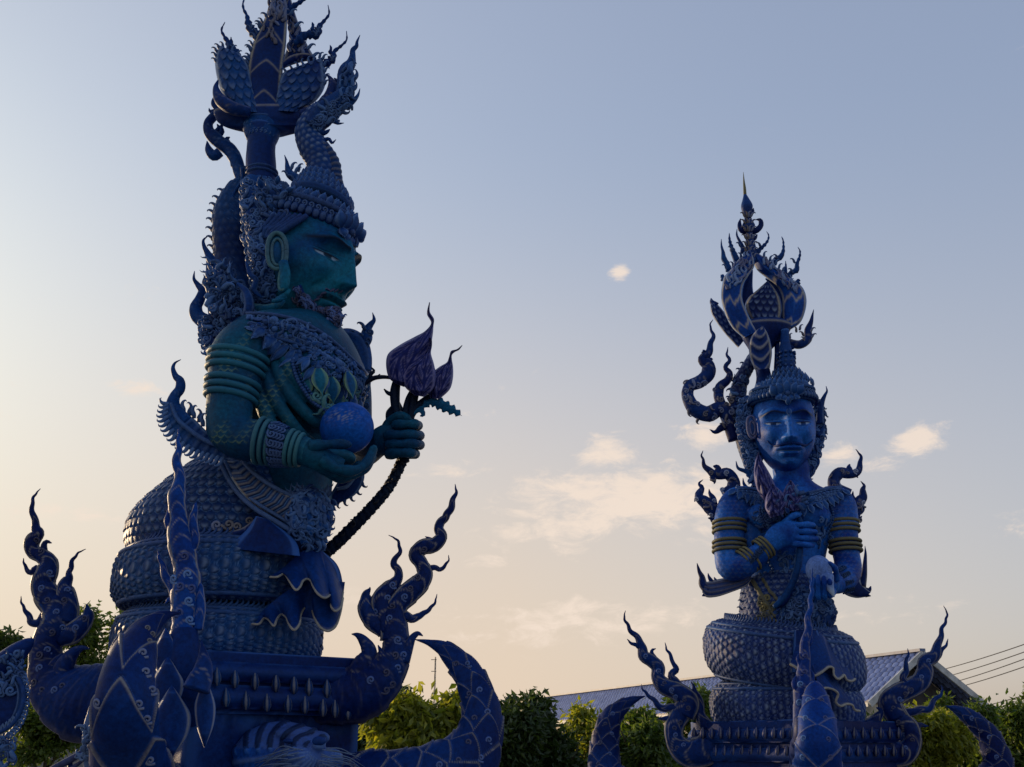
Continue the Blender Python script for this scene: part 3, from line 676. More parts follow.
# front corner: prow end-on, tall spike, tusk towards the camera
D = 150
m = MB(); loft(m, LF, [(205, 700, 60, 30), (195, 706, 110, 28), (187, 702, 145, 24), (184, 678, D+10, 20), (183, 652, D+12, 17), (184, 630, D+10, 13)], n=60, sides=28, b=.9)
loft(m, LF, [(196, 690, D+40, 14), (203, 670, D+36, 10), (203, 652, D+30, 4), (201, 640, D+28, .5)], sides=18, b=.5, gold=.8)
m.build('corner_prow', NAVY, lp)
m = MB()
for st in [
    [(185, 660, 15), (184, 640, 13), (185, 620, 12.5), (185, 600, 14), (187, 580, 14), (186, 566, 12), (183, 550, 13.5), (180, 533, 12.5), (179, 518, 9), (177, 505, 8.6), (177, 495, 8.8), (179, 485, 6.5), (179.5, 474, 5.2), (177.5, 462, 4.6), (178, 448, 3), (178.5, 438, 1.4), (178.5, 428, .3)],
    [(191, 552, 5), (194.5, 538, 5), (194, 525, 5), (193, 514, 3.8), (195.5, 506, 1.8), (196.5, 502, .3)],
    [(178, 545, 5), (173.5, 532, 4.6), (169.5, 522, 4), (168, 514, 2.4), (168.3, 507, .3)],
    [(181, 600, 8), (172, 588, 5), (166, 574, 4), (161, 563, 2.4), (157.8, 551, .3)],
    [(180, 606, 5), (173, 601, 3.6), (168, 600, 2), (165, 603.5, .3)],
    [(197, 630, 6), (200, 606, 6), (200, 590, 4), (197, 580, .4)],
    [(176, 588, 4), (172.5, 598, 2.5), (172, 592, .4)]]:
    loft(m, LF, zap(D+8, st), sides=44, b=.75, gold=.95, rel=.35, wig=7)
scrolls(m, LF, [(188, 574, 0, -1), (180, 586, 0, -1), (189, 601, 0, -1), (179, 612, 0, -1), (190, 620, 0, -1), (184, 556, 0, -1), (174, 579, 0, -1), (191, 588, 0, -1)], 10, D)
m.build('corner_flame', BLUE2, lp)
m = MB(); loft(m, LF, [(160, 815, 100, 42), (135, 790, 190, 40), (127, 745, 240, 32), (125, 700, 262, 28), (130, 665, 255, 21.5), (142, 636, 235, 13.5), (157, 620, 214, 8), (168, 615, 200, 4), (180, 612.5, 190, .5)], n=330, sides=150, b=.8, disp=lambda s, a, r: tuple(x*np.clip((r-4)/12, 0, 1) for x in petals(48, 3, 4.0, 1.0, off0=.15)(s, a, r)))
bv = m.bvh(); o = MB()
for (x, y) in [(143, 653), (146, 672), (139, 704), (147, 719), (150, 760), (98, 703), (152, 690)]: stick(o, bv, T_CURL, x, y, (0, -1), 11, LF, True, .5, .9, .5)
for (x, y) in [(147, 628), (152, 634), (149, 641)]: stick(o, bv, T_CURL, x, y, (0, -1), 7, LF, False, .5, .9, .5)
m.merge(o); m.build('petalled_tusk', NAVY, lp)
# front face petals beside the tusk (dark stepped leaves)
m = MB()
for (x, y, w, h) in [(166, 640, 13, 26), (168, 668, 15, 28), (172, 700, 18, 34), (205, 690, 10, 34)]:
    blade(m, LF, [(x-1, y+h*1.7), (x-w*.9, y+h), (x-w*1.05, y+h*.45), (x-w*.6, y), (x-1, y-h*.45)], [(x, y+h*1.7), (x+w*.9, y+h), (x+w*1.05, y+h*.45), (x+w*.6, y), (x, y-h*.45)], d=D+18+(y-640)*.15, thick=6, gold=.8)
m.build('stepped_leaf', NAVY, lp)

# tiger head under the deck
tg = MB(); k = LF.k
def blob(m, fr, x, y, d, rx, ry, rd, n=24, s=32, disp=None):
    c = fr.P(x, y, d); kk = float(fr.S(y, d)); th = np.linspace(0.01, np.pi-.01, n); a = np.linspace(0, 2*np.pi, s, endpoint=False)
    V = np.stack([np.sin(th)[:, None]*np.cos(a)*rx, np.sin(th)[:, None]*np.sin(a)*rd, np.cos(th)[:, None]*np.ones(s)*ry], -1)*kk+c
    m.add(V, grid_faces(n, s)[:, ::-1], caps(n, s)[:, ::-1])
for b_ in [(280, 756, 105, 46, 33, 45), (303, 748, 128, 22, 15, 22), (300, 760, 143, 20, 14, 16), (328, 761, 138, 15, 13, 14), (319, 745, 146, 7, 6, 8), (296, 735, 126, 24, 9, 18), (318, 738, 122, 12, 7, 10), (252, 738, 90, 10, 13, 8)]: blob(tg, LF, *b_)
V, NN, A, B = remesh(tg, 1.2*k, 5); px, py = to_px(V)
rr_ = np.hypot(px-322, (py-750)*1.25); an_ = np.arctan2(py-750, px-322); strp = np.clip(np.sin(rr_*.52+1.2*np.sin(an_*5))*1.6, 0, 1)*np.clip((rr_-14)/6, 0, 1)*np.clip((752-py+(px-300)*-.08)/5, 0, 1)
wh = .8*np.clip(np.sin(an_*34), 0, 1)*np.clip((py-748)/4, 0, 1)*np.clip((rr_-8)/6, 0, 1)
V = V+NN*((strp*1.2+wh*1.0)*k)[:, None]
muz = np.clip((py-744)/6, 0, 1)*np.exp(-((px-312)/34)**2)
t2 = MB(); t2.add(V, A, B, np.stack([0*px, np.clip(.16*muz+.22*wh+.12*(1-strp)*(py < 748), 0, 1), np.clip(.8*(strp > .25)*(py < 748), 0, 1)], -1)); th = t2.build('tiger_head', BLUE2, lp)
m = MB(); blob(m, LF, 319, 741, 150, 7, 4.6, 5); m.build('nose', NAVY, lp); m = MB(); blob(m, LF, 288, 741, 144, 5, 2.4, 3); m.build('eye', NAVY, lp)
m = MB(); rs = random.Random(3)
for i in range(30):
    x0 = rs.uniform(282, 306) if i < 18 else rs.uniform(318, 332); y0 = rs.uniform(748, 768); sg = -1 if i < 18 else 1
    loft(m, LF, [(x0, y0, 160, .55), (x0+sg*16, y0+rs.uniform(-3, 6), 158, .5), (x0+sg*34, y0+rs.uniform(4, 18), 140, .2)], n=14, sides=6, b=1)
m.C = [np.full((m.n, 3), (0, .35, 0))]; m.build('whiskers', COILB, lp)

# ================================================================== LEFT STATUE
ls = thing('guardian_statue', 'larger teal-faced bearded guardian on snake coils, turned to the right', 'statue', tuple(LF.P(235, 668, 0)), 'crowned guardian statues')
scl = scales(8.6, 36, 2.6, .6, .24)
def add_coil(fr, parent, args, disp, mat, rails, spikes, spk_h, name='coil', mir=1):
    m = MB(); at, kk = torus(m, fr, *args[0], **args[1], disp=disp); co = m.build(name, mat, parent)
    r = MB(); f = np.linspace(-np.pi, np.pi*.99, 260)
    for th, rad in rails: wtube(r, at(f, th, .8), rad*kk, 8, .25)
    n = 0
    for th in spikes:
        for ph in np.linspace(-np.pi, np.pi, 110, endpoint=False):
            p = at(np.array([ph]), th, .5)[0]; p2 = at(np.array([ph+.03]), th, .5)[0]; tn = p2-p
            inst(r, T_HOOK, p, tn*.9+np.array((0, 0, 1))*np.linalg.norm(tn), np.array((math.cos(ph), math.sin(ph), .2)), spk_h*kk, False, .5)
    r.build('ridge_trim', ORN, co)
    return at, kk
add_coil(LF, ls, ((219, 641, 0, 60, 41, 26), dict(tilt=(-.0, 0), nphi=900, nth=200, pw=3.0)), scl, COILB, [(.78, 2.0), (.52, 2.4), (-.75, 2.4)], [.98], 8)
add_coil(LF, ls, ((225, 581, 0, 62, 43, 31), dict(tilt=(.02, 0), nphi=940, nth=220, pw=3.0)), scl, COILB, [(.82, 2.0), (.55, 2.6), (-.78, 2.6)], [1.02], 8)
m = MB(); rings(m, LF, [(264, 440, 0, 36, 44), (258, 456, 0, 46, 50), (246, 474, 0, 60, 60), (236, 494, 0, 75, 72), (228, 516, 0, 90, 82), (225, 538, 0, 95, 86), (226, 556, 0, 92, 84), (228, 568, 0, 80, 74)], n=260, sides=420, disp=scales(8.6, 62, 2.3, .6, .24)); m.build('serpent_waist', COILB, ls)
waist_bv = m.bvh()
# spiny back edge
m = MB()
for x, y in [(205, 459), (198, 464), (192, 470), (187, 476), (182, 483)]: free(m, LF, T_HOOK, x, y, -10, (-.9, -.8), 6)
m.build('back_spine', ORN, ls)

# body
b = MB()
rings(b, LF, [(306, 300, 5, 21, 23), (307, 318, 2, 26, 30), (299, 332, 0, 46, 56), (292, 345, 0, 62, 84), (300, 365, 0, 63, 88), (307, 388, 0, 59, 78), (303, 415, 0, 51, 66), (296, 445, 0, 42, 57), (290, 475, 0, 42, 55), (284, 510, 0, 46, 56)], n=70, sides=80,
      disp=lambda s, a, r: (0*s, 0*s))
loft(b, LF, [(285, 335, 40, 20), (257, 340, 66, 26), (241, 353, 80, 28.5), (235, 374, 88, 26.5), (231, 396, 95, 23.5), (229, 416, 100, 22.5), (231, 430, 103, 22.5), (241, 438, 105, 21.5), (256, 441, 107, 21), (276, 444, 110, 18.5), (296, 449, 112, 15.5), (308, 452, 113, 14)], sides=32, n=90, b=1.0, ref=(0.05, 1, 0.1))
loft(b, LF, [(320, 345, -50, 20), (338, 356, -78, 27), (346, 390, -84, 25), (350, 425, -82, 22), (353, 450, -70, 20), (364, 450, -40, 17), (376, 444, -5, 14), (386, 440, 8, 13)], sides=28, n=70, b=1.0, ref=(0.3, 1, 0.1))
# pectorals, belly folds
blob(b, LF, 318, 378, 48, 34, 24, 40); blob(b, LF, 344, 376, -25, 22, 24, 40)
for i, (x0, y0, x1, y1) in enumerate([(272, 350, 318, 424), (264, 362, 304, 436), (258, 378, 288, 446), (278, 340, 330, 412)]):
    loft(b, LF, [(x0, y0, 74, 4), (x0*.72+x1*.28-5, y0*.65+y1*.35, 80, 7), (x0*.4+x1*.6-5, y0*.35+y1*.65+2, 78, 7), (x1, y1, 66, 5), (x1+10, y1+4, 52, 2)], sides=14, n=40)
blob(b, LF, 306, 424, 38, 22, 13, 22); blob(b, LF, 258, 408, 50, 17, 24, 22)
head, htf, hM = head_mesh(LF, 296, 268, 8, 140, R(66), R(9), R(0), beard=.9)
hands = MB()
# right hand: palm up under the orb
HD = 112
loft(hands, LF, [(300, 450, HD, 14), (312, 455, HD, 13.5), (326, 462, HD-2, 12), (342, 468, HD-6, 9)], sides=24, n=30, b=1.0, ref=(0, 1, .1))
finger(hands, LF, [(310, 447, HD+8), (322, 445, HD+9), (336, 444, HD+6), (349, 444.5, HD)], 6.2, 4.0)
finger(hands, LF, [(322, 459, HD+8), (338, 469, HD+6), (356, 470, HD), (368, 461, HD-8), (374, 448, HD-14)], 6.2, 4.2)
finger(hands, LF, [(322, 461, HD-2), (336, 473, HD-6), (352, 475, HD-12), (365, 468, HD-20), (373, 456, HD-26)], 6.0, 4.2)
finger(hands, LF, [(320, 463, HD-10), (332, 475, HD-16), (346, 478, HD-24), (358, 472, HD-32), (366, 462, HD-38)], 5.8, 4.0)
finger(hands, LF, [(318, 464, HD-18), (328, 473, HD-26), (340, 476, HD-34), (352, 471, HD-42), (359, 463, HD-46)], 5.4, 3.6)
blob(hands, LF, 336, 458, HD-26, 20, 9, 16)
# left hand: fist round the stem
GD = 12
loft(hands, LF, [(378, 442, GD-4, 14), (386, 440, GD-2, 16), (396, 438, GD-4, 16), (404, 437, GD-8, 12)], sides=24, n=24, b=.8, ref=(0, 1, .1))
for i, (y, x0, x1) in enumerate([(424.5, 401, 420), (435, 393, 422), (444.2, 394, 422), (453, 394, 417)]):
    finger(hands, LF, [(x0-6, y+1, GD+10), (x0+4, y, GD+18), ((x0+x1)/2+2, y-.3, GD+18), (x1-4, y, GD+8), (x1-2, y+1, GD-6), (x1-12, y+2, GD-12)], 5.4, 4.4)
finger(hands, LF, [(386, 430, GD-2), (391, 420, GD+6), (400, 416, GD+10), (409, 419, GD+8)], 5.2, 3.8)
def lmask(px, py, V):
    pat = np.clip(np.sin(px*.085+1.1)*np.sin(py*.075-.4)+.5*np.sin(px*.21+py*.13)+.1, 0, 1)
    arm = pat* (px < 300)*np.clip((px-195)/10, 0, 1)*np.clip((V[:, 1]*-1+LF.Y(30))/.2, 0, 1)
    return np.clip(arm, 0, 1)*(py > 322)*(py < 445)
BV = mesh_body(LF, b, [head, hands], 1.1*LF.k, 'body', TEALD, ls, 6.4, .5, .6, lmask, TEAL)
hbv = head.bvh()

# beard, sideburn
m = MB()
jb = MB(); jp = []
for x, y in [(297, 286), (301, 295), (307, 303), (315, 309), (323, 313), (330, 315)]:
    h = hit(hbv, x, y)
    if h: jp.append(h[0]-h[1]*0)
if len(jp) > 3: wtube(jb, crom([tuple(w) for w in jp], 30), 4.4*LF.k, 10)
loft(jb, LF, [(327, 311, 40, 4), (334, 314, 42, 7.5), (336, 320, 42, 7), (334, 326, 40, 3)], sides=14)
m.merge(jb); jbv = jb.bvh()
scatter(m, jbv, LF, [(290, 282), (308, 298), (326, 307), (346, 308), (346, 328), (326, 330), (292, 306)], 140, 6, [T_CURL, T_HOOK, T_CURL], (.4, 1), .8, .3, 15, .3, .4)
scatter(m, hbv, LF, [(296, 288), (306, 300), (320, 309), (334, 312), (344, 314), (344, 326), (330, 326), (312, 316), (296, 302)], 50, 6.5, [T_CURL, T_HOOK, T_CURL], (.3, 1), .7, .4, 5, .2, .5)
cluster(m, LF, [(326, 317), (341, 314), (341, 322), (336, 327), (328, 324)], 18, 7, [T_CURL, T_HOOK], (34, 52), (.2, 1), .6, 8, .5)
m.build('beard', NAVY, ls); m = MB()
for x, y in [(318, 299), (321, 296), (325, 293), (329, 291), (333, 290), (337, 290), (341, 291)]: stick(m, hbv, T_HOOK, x, y, (-.9, .6), 5.5, LF, False, .2, .4)
m.build('moustache', NAVY, ls)
# crown: tilted bands round the head
def local_ring(m, tf, z, rx, ry, rt, n=120, sides=10, g=.2, bead=0, y0=0.0, hgt=None):
    a = np.linspace(0, 2*np.pi, n, endpoint=False)
    b_ = np.linspace(0, 2*np.pi, sides, endpoint=False); A, B_ = np.meshgrid(a, b_, indexing='ij')
    hz = rt if hgt is None else hgt
    mod = 1+(bead and .35*np.abs(np.sin(bead*A)))
    X = (rx+rt*np.cos(B_)*mod)*np.sin(A); Y = -(ry+rt*np.cos(B_)*mod)*np.cos(A)+y0; Z = z+hz*np.sin(B_)*mod
    V = tf(np.stack([X, Y, Z], -1).reshape(-1, 3)); fq = grid_faces(n, sides)
    last = np.stack([(n-1)*sides+np.arange(sides), (n-1)*sides+(np.arange(sides)+1) % sides, (np.arange(sides)+1) % sides, np.arange(sides)], -1)
    m.add(V, np.concatenate([fq, last]), None, np.full(len(V), g))
def crown_petals(m, tf, Mn, H, k, z, rx, ry, n, size, T=T_LEAF, out_=.35, y0=0.0, gold=1.0):
    for i in range(n):
        a = 2*np.pi*i/n; p = tf((rx*math.sin(a), -ry*math.cos(a)+y0, z))
        nr = Mn @ np.array((math.sin(a), -math.cos(a), .15)); up = Mn @ np.array((math.sin(a)*out_, -math.cos(a)*out_, 1))
        inst(m, T, p, up, nr, (size[0]*H*k, size[1]*H*k, size[0]*H*k), False, gold)
def build_crown(fr, parent, tf, Mn, H, k, mat):
    m = MB()
    local_ring(m, tf, .235, .375, .455, .022, 240, 10, .25, 60)
    local_ring(m, tf, .30, .375, .455, .035, 120, 12, 0, 0, hgt=.075)
    local_ring(m, tf, .385, .385, .465, .024, 240, 10, .25, 60)
    local_ring(m, tf, .42, .26, .32, .06, 120, 12, 0)
    cr = m.build('crown', mat, parent)
    o = MB(); crown_petals(o, tf, Mn, H, k, .27, .415, .495, 46, (.07, .10), T_BEAD, 0, gold=1.2)
    crown_petals(o, tf, Mn, H, k, .33, .41, .49, 46, (.06, .07), T_CURL, 0, gold=1.0)
    crown_petals(o, tf, Mn, H, k, .385, .315, .39, 32, (.12, .11), T_LEAF, .3)
    crown_petals(o, tf, Mn, H, k, .43, .22, .28, 26, (.11, .10), T_LEAF, .2)
    for a in (-.35, -.18, 0, .18, .35):                       # front flower
        p = tf((.12*a/.35, -.50, .24+.02*abs(a))); up = Mn @ np.array((a*2.0, -.15, 1)); nr = Mn @ np.array((a, -1, .1))
        inst(o, T_LEAF, p, up, nr, (.2*H*k, (.2-.15*abs(a))*H*k, .2*H*k))
        inst(o, T_LEAF, p, -up, nr, (.15*H*k, .09*H*k, .15*H*k))
    inst(o, T_BEAD, tf((0, -.52, .26)), Mn @ np.array((0, 0, 1.)), Mn @ np.array((0, -1, 0.)), .08*H*k)
    o.build('crown_petals', mat, cr)
    return cr
HK = float(LF.S(262, 8)); H1 = 140
PM = np.array(Matrix.Rotation(R(10), 3, 'X'))
ctf = lambda p: htf((np.asarray(p, float)*(.80, .78, .84)+(0, .045, .105)) @ PM.T)
cr = build_crown(LF, ls, ctf, hM @ PM, H1*.84, HK, ORN)
# hair swept from the temple
m = MB()
for i in range(7):
    p = [htf((-.29-.012*i, -.24+.035*i, .25)), htf((-.345-.006*i, -.20+.04*i, .17-.008*i)), htf((-.37-.003*i, -.13+.035*i, .10)), htf((-.375, -.07+.02*i, .05))]
    wtube(m, crom([tuple(q) for q in p], 16), .020*H1*HK, 8, .12)
m.build('temple_hair', ORN, ls)
# ear with long lobe and its oval ring
e = MB()
EX, EY, ED = 277, 251, 80
a = np.linspace(0, 2*np.pi, 60)
def oval(m, fr, cx, cy, d, rx, ry, r, tilt=0, g=.3):
    a = np.linspace(0, 2*np.pi, 50); x = rx*np.cos(a); y = ry*np.sign(np.sin(a))*np.abs(np.sin(a))**.8
    loft(m, fr, [(cx+xx*math.cos(tilt)-yy*math.sin(tilt), cy+xx*math.sin(tilt)+yy*math.cos(tilt), d, r) for xx, yy in zip(x, y)], n=70, sides=10, b=1)
    m.C[-1] = np.full((len(m.V[-1]), 3), (g, 0, 0))
oval(e, LF, EX, EY, ED, 9.5, 18, 2.3, .0); oval(e, LF, EX+.5, EY+1, ED+1, 5.6, 13, 1.5, .0)
blob(e, LF, EX, EY, ED-7, 10, 19, 8)
loft(e, LF, [(283, 262, ED, 5), (285, 275, ED, 5.5), (283, 288, ED, 4.5), (279, 292, ED, 2)], sides=12); oval(e, LF, 282.5, 279, ED+2, 3.2, 11, 1.6, .1)
e.build('ear', TEAL, ls)
m = MB()
for i in range(3): loft(m, LF, [(273+i*4, 301-i*2.2, ED-4, 2.2), (279+i*3.4, 300-i*3, ED, 2.4), (286+i*1.5, 296-i*3, ED-2, 2)], sides=10)
loft(m, LF, [(249, 304, 40, 2), (256, 308, 48, 4.5), (268, 309, 54, 5), (278, 305, 56, 4), (284, 300, 56, 2.5)], sides=14, gold=.5)
m.build('ear_tassel', TEAL, ls)
# hair curtain behind the ear: rows of curls over a rope core
m = MB(); core = [(252, 182, 20, 9), (252, 205, 28, 11), (258, 225, 36, 13), (262, 250, 42, 13), (266, 275, 44, 12), (266, 295, 40, 9), (258, 304, 36, 5)]
loft(m, LF, core, sides=20, b=1.2); bvh_ = m.bvh()
scatter(m, bvh_, LF, [(243, 180), (262, 180), (272, 230), (280, 285), (268, 306), (252, 300), (250, 260), (244, 220)], 120, 8, [T_CURL, T_HOOK, T_CURL], (.2, -1), 1.0, .6, 3, .4, .8)
for i in range(15): free(m, LF, T_CURL, np.interp(i, [0, 5, 14], [243, 245, 255]), 190+i*7.6, np.interp(i, [0, 14], [28, 44]), (-.5, -1), 9, True)
for i in range(12): free(m, LF, T_HOOK, 262+i*2.0, 192-abs(i-4)*.8+(i > 6)*(i-6)*1.2, 45, (.3, -1), 10, False)
cluster(m, LF, [(258, 188), (276, 182), (292, 196), (290, 212), (274, 222), (262, 214)], 46, 9, [T_CURL, T_HOOK, T_LEAF], (48, 62), (0, -1), 1.2, 21, .8)
blob(m, LF, 272, 203, 42, 17, 17, 12)
m.build('hair_curls', ORN, ls)

# serpent hood / tail behind the neck
m = MB(); hood = [(238, 330, -10, 18), (237, 300, -22, 20), (235, 270, -28, 19), (233, 240, -30, 19), (233, 212, -30, 18), (238, 193, -28, 13), (246, 180, -26, 8), (246, 168, -24, 6)]
loft(m, LF, hood, sides=60, n=130, b=.8, disp=scales(8, 16, 1.6, .6, .08))
hd = m.build('serpent_tail', COILB, ls)
m = MB()
for (x, y) in [(224, 193), (219, 200), (216, 207), (214, 214), (213, 222), (212.5, 231), (213, 240), (214, 249), (215, 258), (216, 267), (217, 276)]: free(m, LF, T_HOOK, x, y, -28, (-1, -.7), 7)
for off in (-4, 5): loft(m, LF, [(x+off, y, d_+13, 1.6) for x, y, d_, r in hood], sides=8)
m.build('tail_spines', ORN, hd)
m = MB()
for st in [[(246, 185, 8), (240, 172, 6.5), (236, 160, 6.5), (230, 150, 7), (222, 144, 6.5), (215, 138, 7), (209, 131, 5.5), (208.5, 123, 4.6), (214, 116, 4.4), (218, 110, 3.6), (214, 104, 3), (215, 98, 1.8), (218, 96, .3)],
           [(220, 152, 5), (214, 156, 5), (209, 150, 4), (207, 141, .4)], [(238, 168, 4), (234, 164, 4), (236, 158, 3), (240, 158, .5)], [(228, 146, 4), (227, 139, 2.5), (230, 137, .4)], [(217, 136, 3), (222, 132, 2.6), (221, 127, 2), (225, 122, .4)], [(215, 134, 3), (219, 128, 2.4), (217, 124, .4)], [(214, 112, 3), (210, 111, 1.6), (209, 108, .3)]]:
    loft(m, LF, zap(-26, st), sides=16, b=.6, gold=.95, rel=.3)
m.build('tail_flame', ORN, hd)

# staff with lotus finial
SD = -12
m = MB(); rings(m, LF, [(262, 268, SD-6, 10, 10), (263, 205, SD, 12.5, 12.5), (262, 184, SD, 14, 14), (261, 166, SD, 15, 15), (261, 150, SD, 14, 14), (262, 137, SD, 14, 14), (262, 128, SD, 14.5, 14.5)], n=60, sides=40)
sf = m.build('staff', NAVY, ls)
m = MB()
for (y, r, t) in [(172, 16, 1.6), (176, 16.2, 1.3), (121, 21, 2.2), (125, 20.5, 1.2)]: 
    e_ = -8.5 if y < 130 else 0
    m2 = MB(); rings(m2, LF, [(262, y-t, SD, r-t, r-t+e_), (262, y, SD, r+.2, r+.2+e_), (262, y+t, SD, r-t, r-t+e_)], n=8, sides=48, gold=lambda s, a: .25+0*s); m2.build('staff_ring', ORN, sf)
rings(m, LF, [(262, 120, SD, 20.5, 12), (262, 128, SD, 19.5, 13), (262, 136, SD, 17, 14), (262, 144, SD, 13, 13)], n=14, sides=40)
for i in range(22):
    a = 2*np.pi*i/22
    for j, (rr, yy) in enumerate([(20, 124), (18.5, 131), (16, 138)]):
        p = LF.P(262, yy, SD)+np.array((math.cos(a+j*.14), math.sin(a+j*.14)*(.62+j*.15), 0))*rr*LF.k; inst(m, T_CURL if j else T_LEAF, p, (0, 0, -1), (math.cos(a), math.sin(a), 0), 7*LF.k)
m.build('staff_collar', ORN, sf); m = MB()
for i in range(16):
    a = 2*np.pi*i/16; p = LF.P(262, 182, SD)+np.array((math.cos(a), math.sin(a), 0))*14.5*LF.k; inst(m, T_LEAF, p, (0, 0, -1), (math.cos(a), math.sin(a), .2), 9*LF.k)
m.build('staff_collar', ORN, sf)
m = MB()
fi = MB(); FD = SD
# cupped lower bowl and scaled bud
rings(fi, LF, [(270, 131, FD, 20, 12), (272, 128, FD, 42, 9), (273, 123, FD, 54, 11), (273, 117, FD, 58, 12), (273, 113, FD, 59, 12), (273, 110, FD, 57, 11), (273, 107, FD, 40, 7)], n=40, sides=80, gold=lambda s, a: .5*np.exp(-((s-s.max()*.80)/1.2)**2))
bowl = fi.build('lotus_bowl', NAVY, sf)
for (lft, rgt, nm, dd, rows, cols) in [
    ([(238, 112), (224, 98), (217, 78), (215, 58), (219, 45)], [(262, 112), (256, 92), (252, 76), (248, 64), (240, 54)], 'scaled_bud', FD+2, 7, 4),
    ([(272, 110), (274, 96), (276, 86), (280, 76), (285, 71)], [(300, 112), (317, 100), (325, 86), (325, 70), (322.5, 57)], 'scaled_bud', FD+2, 6, 5)]:
    m = MB(); blade(m, LF, lft, rgt, d=dd, thick=13, n=90, w=60, disp=scaly_plate(rows, cols, 2.4, .16)); m.build(nm, ORN, sf)
m = MB(); loft(m, LF, [(300, 114, FD+18, 4), (320, 110, FD+20, 8), (331, 98, FD+18, 8), (333, 87, FD+16, 5.5), (330, 78, FD+14, 2), (326, 74, FD+14, .5)], sides=18, b=.7, gold=.6, rel=.3)
m.build('lotus_leaf', NAVY, sf); m = MB(); loft(m, LF, [(333, 100, FD+12, 4), (338, 90, FD+12, 3), (338, 82, FD+12, 2.4), (334, 78, FD+12, .5)], sides=12, b=.7, gold=.6)
m.build('lotus_leaf', NAVY, sf); m = MB(); loft(m, LF, [(250, 112, FD+18, 5), (232, 108, FD+20, 7), (220, 99, FD+18, 6), (216, 88, FD+14, 3), (218, 80, FD+12, .6)], sides=16, b=.7, gold=.6)
m.build('lotus_leaf', NAVY, sf)
# four pointed petals meeting high above
m = MB(); blade(m, LF, [(248, 118), (246.5, 100), (247, 80), (248, 62), (253, 42), (262, 24), (268, 8), (270, -12), (274, -40)], [(279, 118), (281, 100), (282, 80), (284, 60), (286, 45), (287, 24), (287, 5), (286, -15), (277, -42)], d=FD+3, thick=9, n=160, w=60, disp=lambda T, U, w: (1.2*((T*5.2+.55*np.abs(U)**1.3) % 1)*(1-U**2), .6*np.exp(-((((T*5.2+.55*np.abs(U)**1.3) % 1)-.93)/.035)**2)*(np.abs(U) < .8)*(T < .62)))
fbv = m.bvh(); o = MB()
scatter(o, fbv, LF, [(262, 30), (285, 22), (286, 0), (268, 2), (276, 46)], 34, 8, [T_FLAME, T_HOOK], (0, -1), .3, .2, 3, .2, .8)
m.merge(o); m.build('lotus_petal', NAVY, sf)
m = MB(); blade(m, LF, [(283, 60), (289, 40), (288, 28), (284, 10), (279, -15), (278, -40)], [(318, 62), (309, 48), (302, 32), (296, 16), (290, -5), (280, -42)], d=FD-10, thick=5, n=60, w=24)
o = MB(); fbv = m.bvh(); scatter(o, fbv, LF, [(290, 52), (308, 56), (300, 30), (288, 10), (284, 20)], 22, 7, [T_FLAME, T_HOOK], (0, -1), .3, .2, 4, .2, .8); m.merge(o)
loft(m, LF, [(282, 66, FD+2, 3), (292, 60, FD+2, 4.5), (306, 57, FD+2, 4), (316, 59, FD+2, 1.5)], sides=12, b=.8, gold=.6)
m.build('lotus_petal', NAVY, sf)
m = MB()
for x, y, ux, uy in [(261, 26, -.8, -.8), (251, 50, -.8, -.8), (249, 60, -1, -.5), (255, 39, -.6, -1), (291, 14, .8, -.6), (297, 26, .9, -.5), (309, 48, .9, -.5), (314, 56, .9, -.3), (267, 18, -.8, -.8)]: free(m, LF, T_HOOK, x, y, FD+6, (ux, uy), 7, ux > 0)
for st in [[(240, 58, 4), (234, 52, 4.6), (228, 42, 3), (224, 36, 1.6), (221.5, 30, 1.1), (225, 22, .3)], [(264, 40, 5), (252, 31, 4.5), (248, 22, 3.2), (247, 16, 1.8), (243.6, 9, 1.3), (243, 3, .9), (246, -4, .3)],
           [(294, 44, 4), (306, 35, 4), (317, 34, 4.4), (319, 27, 2.8), (324, 21, 1.6), (329, 14, 1.1), (328, 5, .3)], [(315, 68, 3), (327, 63, 4), (333, 58, 3.6), (334, 52, 2.2), (341, 46, 1.4), (346.5, 40, 1), (346.5, 31, .3)],
           [(280, 16, 3.5), (291, 8, 3), (297, 4, 2.4), (302, 1, 1.8), (308, -3, .6)], [(228, 48, 3), (231, 42, 2), (231, 37, .4)], [(312, 31, 2), (313, 25, 1.4), (312, 22, .3)], [(330, 54, 2), (331, 48, 1.2), (330, 45, .3)]]:
    loft(m, LF, [(st[0][0], st[0][1], FD+2, 1.2)]+zap(FD+2, [(st[0][0]*.6+st[1][0]*.4, st[0][1]*.6+st[1][1]*.4, st[0][2])]+st[1:]), sides=12, b=.7, disp=lambda s, a, r: (.25*r*np.sin(s*1.1), 0*s))
for x, y in resamp([(216, 62), (217, 50), (224, 47), (238, 55)], 8)[:, :2]: free(m, LF, T_HOOK, x, y, FD+6, ((x-228)*.08, -1), 5.5, x > 228)
for x, y in resamp([(286, 72), (300, 66), (312, 61), (322, 57), (325, 70), (325, 84)], 12)[:, :2]: free(m, LF, T_HOOK, x, y, FD+6, ((x-308)*.06, -1), 5.5, x > 300)
for x, y in resamp([(247, 70), (252, 44), (262, 22)], 9)[:, :2]: free(m, LF, T_HOOK, x, y, FD+6, (-.8, -1), 5)
for x, y in [(251, 29), (233, 49), (316, 35), (332, 60), (318, 31)]: 
    for u in (-1, 0, 1): free(m, LF, T_HOOK, x, y, FD+4, (u, -1), 5, u > 0)
m.build('petal_flame', ORN, sf)

